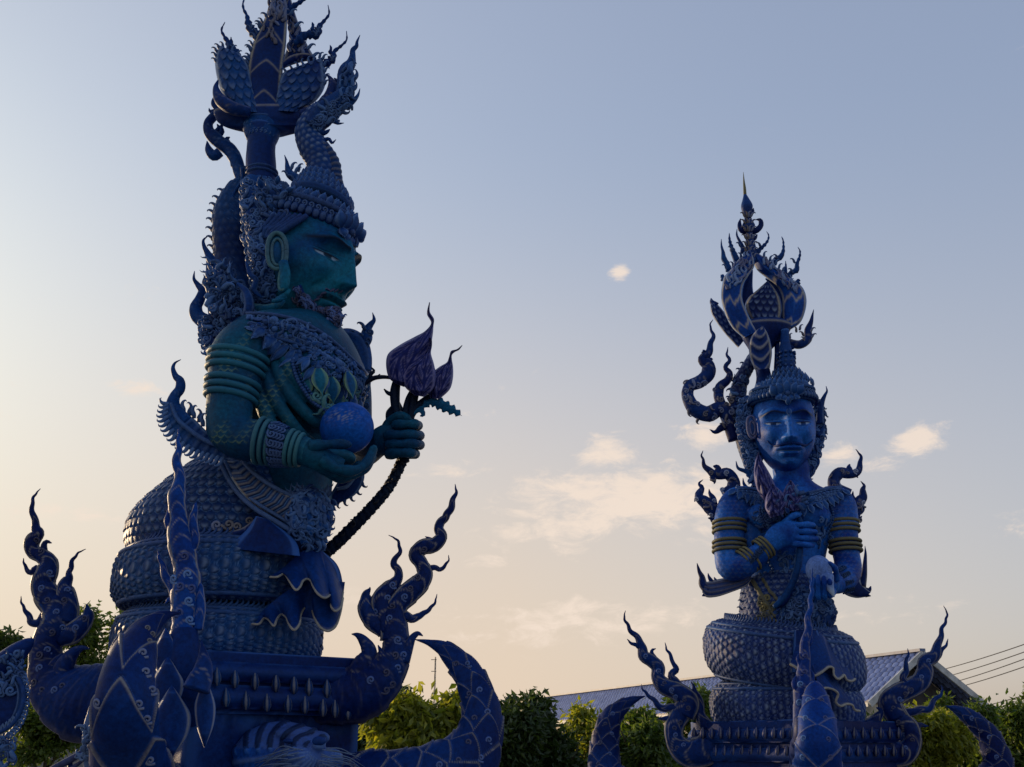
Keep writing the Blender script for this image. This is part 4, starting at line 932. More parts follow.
# serpent rising from the crown
m = MB(); np_ = [(327, 196, 8, 21), (326, 186, 8, 17), (325, 175, 8, 16), (321, 160, 8, 15.2), (312, 145, 8, 14), (308, 132, 8, 12.5), (313, 121, 8, 12), (324, 112, 8, 12)]
loft(m, LF, np_, sides=70, n=120, b=.95, disp=scales(5.6, 14, 1.1, .5, .4))
sn = m.build('crest_serpent', ORN, ls)
m = MB(); loft(m, LF, [(338, 190, 16, 6), (336, 178, 17, 6), (335, 165, 16.5, 5.6), (329, 152, 16, 5), (320, 143, 15, 4.5), (317, 134, 14, 3.5)], sides=24, n=60, disp=lambda s, a, r: (.5*np.sin(s*1.1), .3*np.clip(np.sin(s*1.1), 0, 1)))
m.build('belly_plates', COILB, sn)
m = MB()
for st in [[(312, 128, 10), (324, 114, 12), (336, 104, 11), (344, 96, 9.5), (346, 82, 9), (346, 71, 7.5), (351, 63, 5), (352.5, 56, 3.2), (353, 50, 2.6), (356.5, 46, 2), (357, 42, 1.4), (360, 35, .3)],
           [(340, 106, 6), (348, 104, 4), (354, 100, 2.6), (358, 95, 1.4), (360, 88.5, .3)], [(326, 124, 4), (332, 121, 2.4), (338, 123.5, 1.4), (344, 123, .3)], [(318, 132, 5), (324, 133, 2.6), (328, 131, 1.6), (330, 129, .3)],
           [(318, 138, 3.5), (323, 140, 2.4), (329, 139, 1.8), (332, 143, 1.4), (336, 139.5, .3)], [(332, 116, 4), (336, 114, 2), (338, 117, .3)], [(310, 120, 5), (305, 119, 3), (306, 115, .4)], [(318, 112, 5), (312, 108, 3), (314, 104, .4)]]:
    loft(m, LF, zap(14, st), sides=18, b=.75, gold=.5, rel=.3)
fb = m.bvh(); o = MB(); scatter(o, fb, LF, [(308, 126), (318, 112), (334, 100), (350, 92), (350, 106), (332, 122), (316, 132)], 46, 7, [T_CURL, T_CURL, T_HOOK], (.3, -1), 1.2, .3, 6, .3, .9)
scatter(o, fb, LF, [(338, 96), (354, 92), (354, 66), (342, 70)], 14, 8, [T_HOOK], (.2, -1), .3, .1, 7, .2, .6); m.merge(o)
m.build('serpent_head', ORN, sn)
m = MB()
loft(m, LF, zap(10, [(304, 184, 6), (297, 179, 5), (290, 174, 4.4), (287.5, 167, 2.6), (286.5, 161, 1.4), (284.5, 155, .3)]), sides=14, b=.7, gold=.5)
for x, y, u in [(292, 168, .8), (296, 172, .9), (288, 176, -1), (299, 170, .5), (294, 180, -1)]: free(m, LF, T_HOOK, x, y, 12, (u, -1), 7, u > 0)
m.build('crown_flame', ORN, ls)
m = MB()
for j, (y, rx, n_) in enumerate([(200, 30, 30), (192, 25, 26), (184, 20, 22)]):
    rings(m, LF, [(322, y+5, 8, rx, rx*1.1), (322, y, 8, rx*1.05, rx*1.15), (322, y-6, 8, rx*.9, rx)], n=8, sides=40, tilt=(-.25, 0))
    for i in range(n_):
        a = 2*np.pi*i/n_; kk = LF.k; p = LF.P(322, y+3, 8)+np.array((math.cos(a)*rx*1.05, math.sin(a)*rx*1.15, -math.cos(a)*rx*.25))*kk
        inst(m, T_LEAF, p, (math.cos(a)*.5, math.sin(a)*.5, 1), (math.cos(a), math.sin(a), .1), 11*kk)
m.build('crown_tier', ORN, cr)

# necklace, pendants, bead chains
m = MB()
def band_on(m, bv, fr, pts, r, lift=1.0, n=60, g=0., sides=10):
    q = resamp(pts, n); W = []
    for x, y in q[:, :2]:
        h = hit(bv, x, y)
        if h: W.append(h[0]+norm(TOCAM+h[1])*lift*fr.k)
    if len(W) > 3: wtube(m, W, r*fr.k, sides, g)
for off, r, g in [(-2, 1.8, .3), (19, 1.4, .2)]:
    band_on(m, BV, LF, [(246+off*.2, 315+off*.5), (272, 317+off), (300, 324+off*1.1), (328, 340+off), (350, 360+off), (366, 376+off)], r, 1.5, 80, g)
scatter(m, BV, LF, [(246, 315), (272, 317), (300, 323), (328, 339), (352, 360), (367, 378), (364, 402), (342, 392), (318, 372), (294, 352), (270, 340), (250, 326)], 230, 6.5, [T_CURL, T_HOOK, T_BEAD, T_LEAF, T_CURL], (.5, 1), 1.6, .8, 23, .2, .8)
for row in (1, 4): 
    q = resamp([(248, 316+row*3.3), (272, 319+row*4), (300, 326+row*4), (330, 343+row*4), (352, 362+row*4), (364, 376+row*3)], 60)
    for i, (x, y) in enumerate(q[:, :2]): stick(m, BV, T_BEAD if row % 2 else T_CURL, x, y, (.3, 1), 4.6 if row % 2 else 6, LF, i % 2 == 0, 1.0)
q = resamp([(262, 336), (278, 343), (292, 351), (308, 362), (326, 376), (344, 390), (358, 400)], 15)
for i, (x, y) in enumerate(q[:, :2]):
    for e_ in (0, 1): stick(m, BV, T_LEAF, x-2+RNG.uniform(-3, 3), y-3+RNG.uniform(-3, 3), (-1.1+i*.09+RNG.uniform(-.4, .4), 1), (RNG.uniform(11, 17), RNG.uniform(14, 24), 18), LF, False, 1.6+e_, 1.0, .1)
nk = m.build('necklace', ORN, ls)
m = MB()
for pts, n_ in [([(291, 350), (292, 362), (296, 376), (304, 390), (314, 402), (326, 410)], 26), ([(262, 326), (266, 336), (272, 342)], 8)]:
    for x, y in resamp(pts, n_)[:, :2]:
        stick(m, BV, T_BEAD, x, y, (0, -1), 5, LF, False, 1); stick(m, BV, T_BEAD, x+3.5, y-1, (0, -1), 3.4, LF, False, 1)
    m.build('bead_chain', ORN, nk); m = MB()
m = MB(); scatter(m, BV, LF, [(312, 385), (352, 384), (360, 400), (340, 414), (322, 412)], 70, 9, [T_CURL, T_HOOK, T_FLAME], (0, -1), 1.6, 1.2, 9, .3, .8)
for x, y in [(305, 372), (330, 376), (345, 372), (318, 368), (336, 388)]: stick(m, BV, T_LEAF, x, y, (.15, 1), (26, 28, 16), LF, False, 3, 1.8, .2)
m.build('pendant', TEAL, nk)

# armlets and bangles
for grp in ([(239, 358), (237, 365), (235.5, 372)], [(233, 384), (231.5, 391), (230.5, 398)]):
    m = MB()
    for (x, y), rx in zip(grp, (30, 29.3, 28.6) if grp[0][1] < 370 else (27, 26, 25.4)): ring_on(m, LF, x, y, np.interp(y, [353, 374, 396, 416], [80, 88, 95, 100]), (-.14, 1), rx-1.2, 3.3, 1.0, g=.0)
    m.build('armlet', TEALD, ls)
m = MB()
for x, y, rx in [(260, 440.5, 22.5), (266, 442, 21.5), (272, 443.5, 20.5)]: ring_on(m, LF, x, y, 108, (1, .16), rx, 2.5, 1.0, g=.15)
m.build('bangle', TEALD, ls)
m = MB()
for x, y, rx in [(290, 447.5, 17.5), (295, 449, 16.8), (300, 450, 16)]: ring_on(m, LF, x, y, 112, (1, .2), rx, 2.2, 1.0, g=.15)
m.build('bangle', TEALD, ls)
m = MB()
for i in range(60):
    a = 2*np.pi*i/15; t = (i//15)/3; c = LF.P(276+t*9, 444.5+t*2, 110); w = np.array((0, math.cos(a), math.sin(a))); inst(m, T_CURL, c+w*(19-t*2)*LF.k, (1, 0, 0), w, 8*LF.k)
m.build('wrist_ornament', ORN, ls)

# belt sash, tassel
m = MB()
for pts, r in [([(221, 462), (228, 478), (240, 495), (256, 509), (275, 521), (297, 534)], 2.6), ([(225, 461), (233, 477), (245, 493), (260, 505), (278, 516), (298, 528)], 1.8), ([(240, 458), (254, 473), (272, 486), (290, 495), (306, 500)], 2.2)]:
    loft(m, LF, [(x, y, np.interp(x, [220, 260, 306], [66, 92, 84]), r) for x, y in pts], sides=10); m.C[-1] = np.full((len(m.V[-1]), 3), (.5, 0, 0))
gd = m.build('belt', ORN, ls)
m = MB(); Lq = resamp([(223, 461), (231, 478), (243, 495), (258, 508), (277, 518), (298, 530)], 60); Rq = resamp([(240, 458), (254, 472), (270, 484), (288, 494), (304, 500), (310, 510)], 60)
def chev(T, U, wid): 
    p = (T*15+np.abs(U)*.55) % 1; return 2.2*np.clip(np.sin(p*np.pi), 0, 1)*(1-.25*np.abs(U)), .45*np.exp(-((p-.5)/.18)**2)*(np.abs(U) < .9)
blade(m, LF, [tuple(p) for p in Lq[:, :2]], [tuple(p) for p in Rq[:, :2]], d=81, thick=5, n=150, w=34, disp=chev, dl=-2, dr=-2, dpath=[-24, -4, 4, 6, 4, 0])
m.build('belt_plaits', COILB, gd)
m = MB(); blob(m, LF, 307, 518, 70, 26, 32, 26); bvt = m.bvh()
scatter(m, bvt, LF, [(286, 492), (304, 486), (328, 494), (331, 515), (324, 540), (314, 552), (300, 540), (288, 520)], 150, 9, [T_HOOK, T_LEAF, T_FLAME], (.4, 1), .9, .4, 12, .2, .8)
for i in range(16): free(m, LF, T_FLAME, 292+i*2.4, 498-4*math.sin(i*.5), 78, (-.5+i*.06, -1), 9, i % 2 == 0)
for i in range(12): free(m, LF, T_LEAF, 330-i*1.4, 500+i*5, 52, (1, .7), 10)
m.build('belt_tassel', ORN, gd)
m = MB(); scatter(m, waist_bv, LF, [(212, 522), (240, 524), (258, 516), (262, 528), (236, 538), (206, 536)], 12, 10, [T_CURL], (0, -1), 2, .3, 4, .2, 1)
loft(m, LF, [(212, 528, 72, 2), (216, 520, 76, 3), (222, 522, 78, 3), (220, 528, 77, 2.5)], sides=10); loft(m, LF, [(214, 528, 76, 3), (226, 534, 78, 4), (242, 532, 80, 4), (254, 523, 80, 3), (262, 512, 80, .6)], sides=12, gold=.6)
m.build('hip_scroll', NAVY, ls)
m = MB(); blade(m, LF, [(228, 548), (238, 538), (248, 528), (256, 516)], [(300, 556), (298, 546), (292, 537), (268, 519)], d=88, thick=6, gold=0); m.build('hip_cloth', NAVY, gd)

# hanging cloth with a wavy hem, two layers
def cloth(m, fr, top, hem, dt, dh, n=150, rows=26, thick=1.2, wave=0.0):
    Tp = resamp(top, n); Hp = crom(hem, n); t = np.linspace(0, 1, rows)[:, None]
    px = Tp[:, 0][None]*(1-t)+Hp[:, 0][None]*t; py = Tp[:, 1][None]*(1-t)+Hp[:, 1][None]*t
    s = np.linspace(0, 1, n)[None]; fold = np.gradient(Hp[:, 1])/ (np.abs(np.gradient(Hp[:, 1])).max()+1e-6)
    fold = np.convolve(np.pad(Hp[:, 1]-np.convolve(np.pad(Hp[:, 1], 20, mode='edge'), np.ones(41)/41, 'valid'), 2, mode='edge'), np.ones(5)/5, 'valid')
    d = np.interp(s, np.linspace(0, 1, len(dt)), dt)*(1-t)+np.interp(s, np.linspace(0, 1, len(dh)), dh)*t + fold[None]*t**1.3*wave
    g = np.broadcast_to(np.exp(-((t-.985)/.02)**2)*1.0, px.shape)
    Vf = fr.P(px, py, d); Vb = fr.P(px, py, d-thick*2); nn = rows*n; fq = grid_faces(rows, n, False)
    m.add(np.concatenate([Vf.reshape(-1, 3), Vb.reshape(-1, 3)]), np.concatenate([fq, fq[:, ::-1]+nn]), None, np.concatenate([g.ravel(), g.ravel()*0]))
    wtube(m, Vf[-1], 1.0*fr.k, 8, .9)
m = MB()
cloth(m, LF, [(252, 622), (270, 604), (296, 586), (322, 580), (345, 582)], [(252, 624), (259, 624), (264.5, 618), (269, 620), (274, 626), (277, 619), (281, 614.5), (286, 617), (289, 624), (294, 630), (299, 625), (301, 614), (305, 608), (311, 609), (315, 619), (321, 628), (328, 631), (335, 627), (340, 614), (343, 598)], [72, 78, 76, 66, 50], [80, 88, 92, 88, 74, 58], wave=2.4)
m.build('hanging_cloth', NAVY, ls)
m = MB()
cloth(m, LF, [(270, 576), (284, 567), (298, 554), (316, 547), (335, 568)], [(270, 577), (277, 577), (284, 574), (287, 577), (290, 582), (296, 590), (300, 587), (303, 581), (307.5, 579), (311, 581), (313, 586), (318, 594), (325, 598), (331, 595), (335, 600), (331, 605), (335, 611), (340, 608), (343, 592)], [82, 82, 80, 70, 58], [88, 94, 98, 94, 82, 66], wave=2.4)
m.build('hanging_cloth', NAVY, ls)
m = MB(); blade(m, LF, [(298, 530), (294, 560), (292, 590), (298, 616)], [(312, 545), (325, 553), (338, 566), (343, 592), (337, 622)], d=66, thick=6, gold=0, dr=-20); m.build('cloth_fold', NAVY, ls)

# elbow wings, shoulder ornaments
m = MB()
loft(m, LF, zap(96, [(186, 424, 9), (178, 416, 8.5), (173, 405, 7), (175, 396, 5.2), (180, 389, 5), (180, 381, 4.4), (175.5, 376, 3.2), (173, 368, 2), (175, 363, 1.2), (181, 359.5, .3)]), sides=16, b=.55, gold=.7, rel=.3)
blade(m, LF, [(165, 410), (168, 428), (183, 446), (205, 455), (225, 459), (240, 462)], [(182, 412), (193, 418), (208, 432), (226, 442), (242, 444), (250, 448)], d=96, thick=4, n=70, w=24, disp=lambda T, U, w: (.8*np.sin(T*60+U*3), .3*np.clip(np.sin(T*60+U*3), 0, 1)))
loft(m, LF, [(171, 403, 104, 1.5), (177, 418, 104, 2.2), (191, 431, 104, 2.4), (209, 442, 105, 2.4), (228, 447, 106, 2.2), (250, 449, 107, 1.5)], sides=10); m.C[-1] = np.full((len(m.V[-1]), 3), (.35, 0, 0))
for i, (x, y) in enumerate(resamp([(166, 404), (164, 415), (168, 427), (178, 440), (192, 450), (206, 455), (220, 459)], 18)[:, :2]): free(m, LF, T_HOOK, x+2, y, 98, (-1, .35 + i*.05), 9, True)
for i, (x, y) in enumerate(resamp([(184, 408), (194, 413), (203, 421), (212, 430)], 7)[:, :2]): free(m, LF, T_HOOK, x, y+2, 94, (.1, -1), 10, i % 2 == 0)
free(m, LF, T_HOOK, 168, 404, 98, (-1, -.6), 9, True)
m.build('elbow_wing', ORN, ls)
m = MB(); blade(m, LF, [(340, 478), (334, 488), (330, 496), (332, 502)], [(364, 466), (364, 480), (356, 494), (340, 503)], d=-40, thick=4, n=40, w=16); loft(m, LF, [(337, 489, -33, 1.5), (346, 487, -33, 2), (354, 479, -33, 1.2)], sides=8); m.C[-1] = np.full((len(m.V[-1]), 3), (.9, 0, 0))
for x, y, u in [(333, 500, -.2), (339, 503, 0), (345, 501, .3), (351, 497, .5), (357, 491, .7), (362, 484, .9)]: free(m, LF, T_HOOK, x, y-2, -40, (u, 1), 7)
m.build('elbow_wing', ORN, ls)
m = MB(); loft(m, LF, [(338, 352, -60, 6), (336, 343, -60, 9), (347, 339, -60, 10), (357, 344, -60, 10), (362, 357, -60, 9), (365, 372, -60, 6)], sides=24, n=60, b=.9, disp=lambda s, a, r: (.9*np.cos(7*a), .3*np.clip(np.cos(7*a), 0, 1)))
loft(m, LF, zap(-58, [(362, 346, 6), (366, 338, 6.5), (367, 330, 4.5), (371, 324, 3), (374, 320, 2), (372.5, 312.5, .3)]), sides=14, b=.7, gold=.5)
for x, y, u in [(352, 333, -.2), (360, 336, -.4), (366, 344, 1), (370, 332, 1), (364, 328, -1), (368, 340, 1), (366, 395, 1), (366, 405, 1)]: free(m, LF, T_CURL if y > 330 else T_HOOK, x, y, -54, (u, -1), 8)
m.build('shoulder_ornament', ORN, ls)
m = MB()
loft(m, LF, zap(20, [(222, 300, 10), (217, 283, 8), (213, 270, 7), (211, 260, 5), (207, 252, 3), (204, 246, 2), (203.5, 240, 1.2), (208, 236, .3)]), sides=16, b=.6, gold=.95, rel=.3)
loft(m, LF, zap(20, [(216, 330, 10), (205, 322, 8), (197, 315, 7), (196, 307, 6), (200, 299, 5), (202, 291, 4), (198, 285, 2.8), (194, 279, 1.6), (194.5, 271, .3)]), sides=16, b=.6, gold=.95, rel=.3)
blade(m, LF, [(212, 355), (203, 345), (199, 332), (206, 320)], [(220, 352), (222, 338), (220, 326), (212, 318)], d=40, thick=4, n=40, w=20)
for y in range(322, 356, 6): free(m, LF, T_CURL, 201+max(0, (y-340))*.5, y, 40, (-1, -.2), 8, True)
loft(m, LF, [(222, 300, 20, 15), (228, 318, 30, 17), (240, 330, 40, 14), (262, 334, 50, 9)], sides=20); cluster(m, LF, [(204, 318), (224, 318), (232, 336), (222, 354), (206, 352)], 40, 8, [T_CURL, T_HOOK], (42, 50), (-.5, -1), 1.2, 77, .8)
cluster(m, LF, [(206, 278), (222, 262), (244, 288), (256, 312), (268, 330), (240, 336), (222, 332), (208, 306)], 110, 10, [T_CURL, T_HOOK, T_FLAME, T_CURL], (42, 62), (-.3, -1), 1.0, 31, .9)
for i in range(9): free(m, LF, T_FLAME, 212+i*1.2, 262+i*7, 26, (-1, -.6), 9, True)
loft(m, LF, [(238, 284, 60, 2), (246, 292, 66, 4), (249, 306, 70, 5), (246, 318, 68, 4), (252, 324, 66, 4), (264, 328, 66, 3), (276, 330, 64, 1)], sides=12, gold=.6)
loft(m, LF, [(246, 262, 60, 1), (250, 274, 64, 2.5), (256, 280, 64, 3), (254, 290, 62, 3), (262, 298, 60, 1)], sides=12, gold=.6)
m.build('shoulder_ornament', ORN, ls)

# orb and lotus bouquet
m = MB(); blob(m, LF, 347, 428, 78, 26.8, 26.2, 26.5, 60, 80)
V, A, B, C = m.arr(); rs = np.random.default_rng(4); cc = np.zeros((len(V), 3)); px, py = to_px(V)
blot = np.clip((np.sin(px*.9+2*np.sin(py*.7))*np.sin(py*1.1+1.3*np.sin(px*.5))-.25)*4, 0, 1)*np.exp(-(((px-342)/14)**2+((py-416)/6)**2)); cc[:, 0] = blot*.35; cc[:, 1] = blot*.35
o = MB(); o.add(V, A, B, cc)
single('orb', o, ORBM, 'smooth blue orb with chipped pale patches resting on the teal statue\'s raised palm', 'orb')
bq = thing('lotus_bouquet', 'three pointed lotus buds on a thorny stem in the teal statue\'s fist', 'lotus flowers', tuple(LF.P(325, 552, 12)))
BD = 14
def budrel(T, U, w): 
    p = np.sin(T*20+np.sin(U*6)*1.5)*np.cos(U*5); return 1.5*p, .7*np.exp(-((np.abs(p)-.55)/.14)**2)
for lft, rgt, d_, in [([(396, 384), (389, 378), (386, 364), (388, 354), (399.5, 345), (415, 336.5), (425, 331), (431, 323), (427, 314), (429, 302.5)], [(404, 387), (415, 382), (420, 371), (427, 358), (431, 345), (433, 333), (433.5, 326), (434, 319), (430, 312), (430, 302)], BD+4),
                      ([(414, 395), (405, 387), (402, 377), (407, 367), (419, 359), (427, 350), (430, 343), (429, 338)], [(424, 397), (434, 388), (436, 376), (434, 364), (431, 353), (432, 346), (432, 340), (431, 337)], BD+10),
                      ([(430, 398), (426, 388), (429, 376), (439, 367), (447, 362), (449, 357), (451, 351), (457, 349), (462, 345)], [(440, 399), (450, 389), (453, 378), (453, 366), (452, 360), (452, 355), (455, 352), (459, 350), (462.5, 345.5)], BD)]:
    m = MB(); blade(m, LF, lft, rgt, d=d_, thick=12, n=90, w=36, disp=budrel); m.build('lotus_bud', VIOLET, bq)
m = MB()
for pts in [[(404, 462, 5.6), (401, 430, 5), (396, 410, 4.5), (395, 392, 5), (397, 380, 4)], [(404, 462, 4), (408, 430, 4.2), (412, 410, 4), (415, 394, 4), (417, 386, 3)], [(404, 440, 3), (413, 412, 4), (426, 400, 4), (436, 393, 3)], [(405, 440, 4), (405, 418, 4), (408, 400, 3), (412, 392, 3)],
            [(392, 378, 1.6), (384, 377, 2), (374, 378, 2.4), (367, 382, 2.4), (363, 386, 1)], [(370, 379, 2), (371, 374, 2), (374, 371, 1.6), (371, 367, .4)], [(395, 395, 2.4), (388, 393, 2), (384, 389, .6)], [(378, 377, 2), (380, 374, .5)]]:
    loft(m, LF, zap(BD-2, pts), sides=14, b=1.0)
blade(m, LF, [(386, 425), (386, 412), (392, 404), (394, 396)], [(402, 428), (404, 412), (400, 402), (396, 396)], d=BD-8, thick=4, gold=0)
q = [(404, 455, 5.5), (398, 470, 5.2), (388, 488, 5.4), (374, 505, 5.6), (358, 522, 5.8), (340, 540, 6), (322, 556, 6.2)]
loft(m, LF, zap(BD-4, q), sides=26, n=110, disp=lambda s, a, r: (.8*np.sin(s*.9+3*np.sin(2*a))*np.cos(3*a)+.5*np.sin(s*2.3+a*5), 0*s))
for i, (x, y) in enumerate(resamp([(p[0], p[1]) for p in q], 34)[:, :2]): free(m, LF, T_HOOK, x+RNG.uniform(-4, 4), y+RNG.uniform(-4, 4), BD+RNG.uniform(-6, 4), (RNG.choice([-1, 1])*.8, -.7+.0*i), 4.5, gold=.2)
m.build('stem', STEMM, bq)
m = MB()
loft(m, LF, zap(BD, [(420, 410, 2), (430, 402, 4), (440, 404, 5.5), (448, 408, 5), (456, 412, 3.5), (462, 416, .5)]), sides=14, b=.4, disp=lambda s, a, r: (1.6*np.sin(s*.9)*np.abs(np.cos(a)), 0*s))
loft(m, LF, zap(BD, [(412, 415, 2), (418, 410, 2.6), (422, 411, 2.6), (423, 415, 2.2), (420, 416, .5)]), sides=10, b=.6)
m.build('leaf', TEAL, bq)
# ================================================================== RIGHT PEDESTAL
RF = Fr(16.0)
rp = thing('statue_pedestal', 'smaller blue pedestal with a chevron-scaled tusk in front, under the front-facing statue', 'pedestal', tuple(RF.P(795, 745, 0)-np.array((0, 0, 1.6))), 'flame-cornered statue pedestals')
RC = [(815, 108), (908, 8), (783, -108), (692, -8)]
m = MB(); plan_band(m, RF, RC, 745, 722, 733); m.build('deck', NAVY, rp)
for a, b_ in ((730, 743), (748, 761)):
    m = MB(); plan_band(m, RF, RC, 745, a, b_, .035); m.build('moulding', NAVY, rp)
m = MB(); plan_band(m, RF, [(c[0]*.97+800*.03, c[1]*.97) for c in RC], 745, 733, 790); m.build('base_block', NAVY, rp)
def edge_r(px): return np.interp(px, [692, 815, 908], [-8, 108, 8])
for i in range(24):
    x = 694+i*8.9
    if 792 < x < 838: continue
    for y, o_ in ((733.5, 0), (751.5, 4)):
        dy = abs(x-812)*.018
        stud(RF, x+o_, y-1+dy*0, edge_r(x)+7, 5.6, 2.6, 'lotus_stud', rp, SCAL2)
# left corner
D = 0
def flames(fr, D, sts, sides=40, b=.65, gold=.85, rel=.35):
    m = MB()
    for st in sts: loft(m, fr, zap(D, st), sides=sides, b=b, gold=gold*1.1, rel=rel, wig=6.6)
    return m
m = flames(RF, 4, [[(720, 742, 14), (700, 752, 16), (686, 752, 14), (676, 742, 10), (674, 728, 9.5), (680, 715, 10), (688, 703, 11)],
    [(731, 731, 5), (718, 730, 6.5), (706, 725, 7), (700, 714, 5.5), (698, 703, 5), (696, 692, 3), (691, 681.6, .3)], [(676, 722, 4), (669, 719.5, 3), (663, 718, 1.8), (657.5, 719, .3)]])
scrolls(m, RF, [(676, 735, 0, -1), (680, 722, .3, -1), (684, 745, 0, -1), (677, 748, 0, -1), (690, 740, .4, -1), (674, 728, 0, -1)], 6, 0)
m.build('corner_prow', NAVY, rp)
m = flames(RF, 4, [[(684, 716, 11), (688, 702, 11.5), (678, 692, 9.5), (664, 686, 8.5), (658, 677, 7), (658, 667.5, 6.8), (651.6, 661, 6.5), (644, 656, 5.8), (643, 647, 4.7), (637.5, 639, 3.2), (631, 630.5, 2.3), (627, 624, 1.6), (624.2, 617, 1), (625.5, 610.5, .25)],
    [(682, 692, 6), (675, 682, 4.2), (672, 676, 3.6), (676.5, 670, 3.2), (673, 664.5, 2.2), (672, 658, 2), (667, 650, 1.2), (665, 642.4, .25)],
    [(682, 712, 5), (674, 708.5, 4.2), (665, 707.5, 3.6), (657, 704.5, 3), (651.6, 698, 2.1), (646, 693, 1.5), (642.5, 689, .9), (641.4, 684, .25)],
    [(656, 662, 3), (652, 655, 2.4), (653, 650, 1.4), (656, 648.5, .25)], [(640, 648, 2.5), (635, 645, 2), (630, 642, 1.2), (627, 639, .25)]])
scrolls(m, RF, [(676, 697, .6, -1), (664, 683, .3, -1), (659, 671, 0, -1), (688, 708, 0, -1), (646, 656, -.4, -1), (684, 700, .5, -1), (672, 690, .6, -1)], 6, 0)
m.build('corner_flame', NAVY, rp)
tusk = lambda L_, c, a_: (lambda s, a, r: tuple(x*np.clip((r-1.5)/5, 0, 1) for x in petals(L_, c, a_, 1.0)(s, a, r)))
m = MB(); loft(m, RF, [(660, 800, 10, 16), (630, 792, 6, 19), (609, 778, 2, 17), (604, 760, -2, 15.2), (605, 745, -4, 13.6), (607, 730, -4, 11.8), (612, 717, -4, 9.6), (622, 706.5, -4, 6.3), (633, 700, -4, 3.4), (645.5, 696, -4, .3)], n=230, sides=90, b=.8, disp=tusk(12, 5, 1.8)); scrolls(m, RF, [(613, 714, .5, -1), (605, 724, .3, -1), (612, 734, .2, -1), (600, 742, 0, -1), (610, 754, 0, -1), (598, 764, 0, -1)], 5.5, 0); m.build('petalled_tusk', NAVY, rp)
# right corner
m = flames(RF, 16, [[(872, 742, 14), (892, 752, 15), (905, 752, 12), (911, 743, 10), (910, 730, 10), (900, 719, 10.5), (891, 705, 11)],
    [(846, 727, 5), (860, 728, 6.5), (873, 723, 6.5), (879, 716, 4.4), (880, 711, 2.8), (876, 707, .3)], [(908, 738, 4), (914, 730, 3.2), (921, 725.5, 2.4), (929, 726, .3)]])
scrolls(m, RF, [(904, 735, 0, -1), (898, 722, -.3, -1), (906, 748, 0, -1), (912, 740, 0, -1), (892, 738, -.4, -1), (894, 712, 0, -1)], 6, 0)
m.build('corner_prow', NAVY, rp)
m = flames(RF, 16, [[(897, 718, 11), (890, 703, 11.5), (898, 694, 10), (911, 688, 9.4), (921, 681, 9), (925, 671, 8), (925, 662, 7), (934, 656, 6), (938.5, 646, 4), (940, 637, 2.8), (942.5, 628, 1.9), (946, 620, 1.3), (947, 613, .9), (943.5, 605.7, .25)],
    [(899, 694, 6), (904, 685, 4.4), (903.5, 678, 3.6), (907, 672.5, 3), (905, 666, 2.4), (907, 659, 1.6), (908.5, 653, .9), (907.5, 648.5, .25)],
    [(934, 660, 3.4), (939, 654, 2.6), (944, 648, 1.7), (947, 643, 1), (948, 638.7, .25)],
    [(902, 714, 5), (910, 711.5, 4), (919, 711, 3.7), (927.6, 709.6, 3.2), (932, 703, 2.6), (936, 699, 2.1), (941, 694, 1.4), (942.5, 690, .9), (941, 685, .25)]])
scrolls(m, RF, [(900, 699, -.6, -1), (911, 690, -.6, -1), (922, 677, 0, -1), (893, 708, 0, -1), (929, 661, .4, -1), (905, 694, -.5, -1)], 6, 0)
m.build('corner_flame', NAVY, rp)
m = MB(); loft(m, RF, [(940, 800, 10, 16), (970, 796, 14, 19), (992, 782, 16, 17), (998, 766, 16, 14), (994.6, 749.5, 16, 12), (987, 734, 14, 10), (974, 721, 12, 8), (961, 712, 10, 5.2), (945.6, 705.7, 8, .3)], n=230, sides=90, b=.8, disp=tusk(12, 5, 1.7)); scrolls(m, RF, [(972, 718, -.5, -1), (980, 730, -.3, -1), (990, 737, -.2, -1), (988, 750, 0, -1), (997, 757, 0, -1)], 5.5, 0); m.build('petalled_tusk', NAVY, rp)
# front corner
m = MB(); loft(m, RF, [(812, 762, 90, 22), (810, 750, 125, 20), (806, 735, 140, 13), (804, 718, 138, 10)], n=40, sides=24)
m.build('corner_prow', NAVY, rp)
D = 130
m = MB()
for st in [[(803, 740, 9), (802, 722, 9), (803, 704, 9.5), (803, 690, 9.5), (803.5, 677, 7.5), (804, 663, 6), (805.5, 648, 5), (807, 632, 4), (809, 616, 3), (811, 598, 2.2), (812, 582, 1.4), (812.5, 568, .25)],
           [(806, 700, 4), (812, 688, 3.2), (812, 676, 2.2), (810, 668, .3)], [(800, 700, 4), (796, 690, 3.4), (795, 680, 2), (797, 673, .3)], [(801, 668, 3), (798, 660, 2), (799, 653, .3)], [(808, 645, 2.6), (811, 636, 1.8), (810, 629, .3)]]:
    loft(m, RF, zap(D, st), sides=16, b=.8, gold=.8, rel=.35, wig=7)
scrolls(m, RF, [(800, 702, 0, -1), (806, 690, 0, -1), (802, 716, 0, -1), (804, 672, 0, -1), (801, 684, 0, -1), (805, 656, 0, -1), (806, 728, 0, -1)], 7, 0)
m.build('corner_flame', BLUE2, rp)
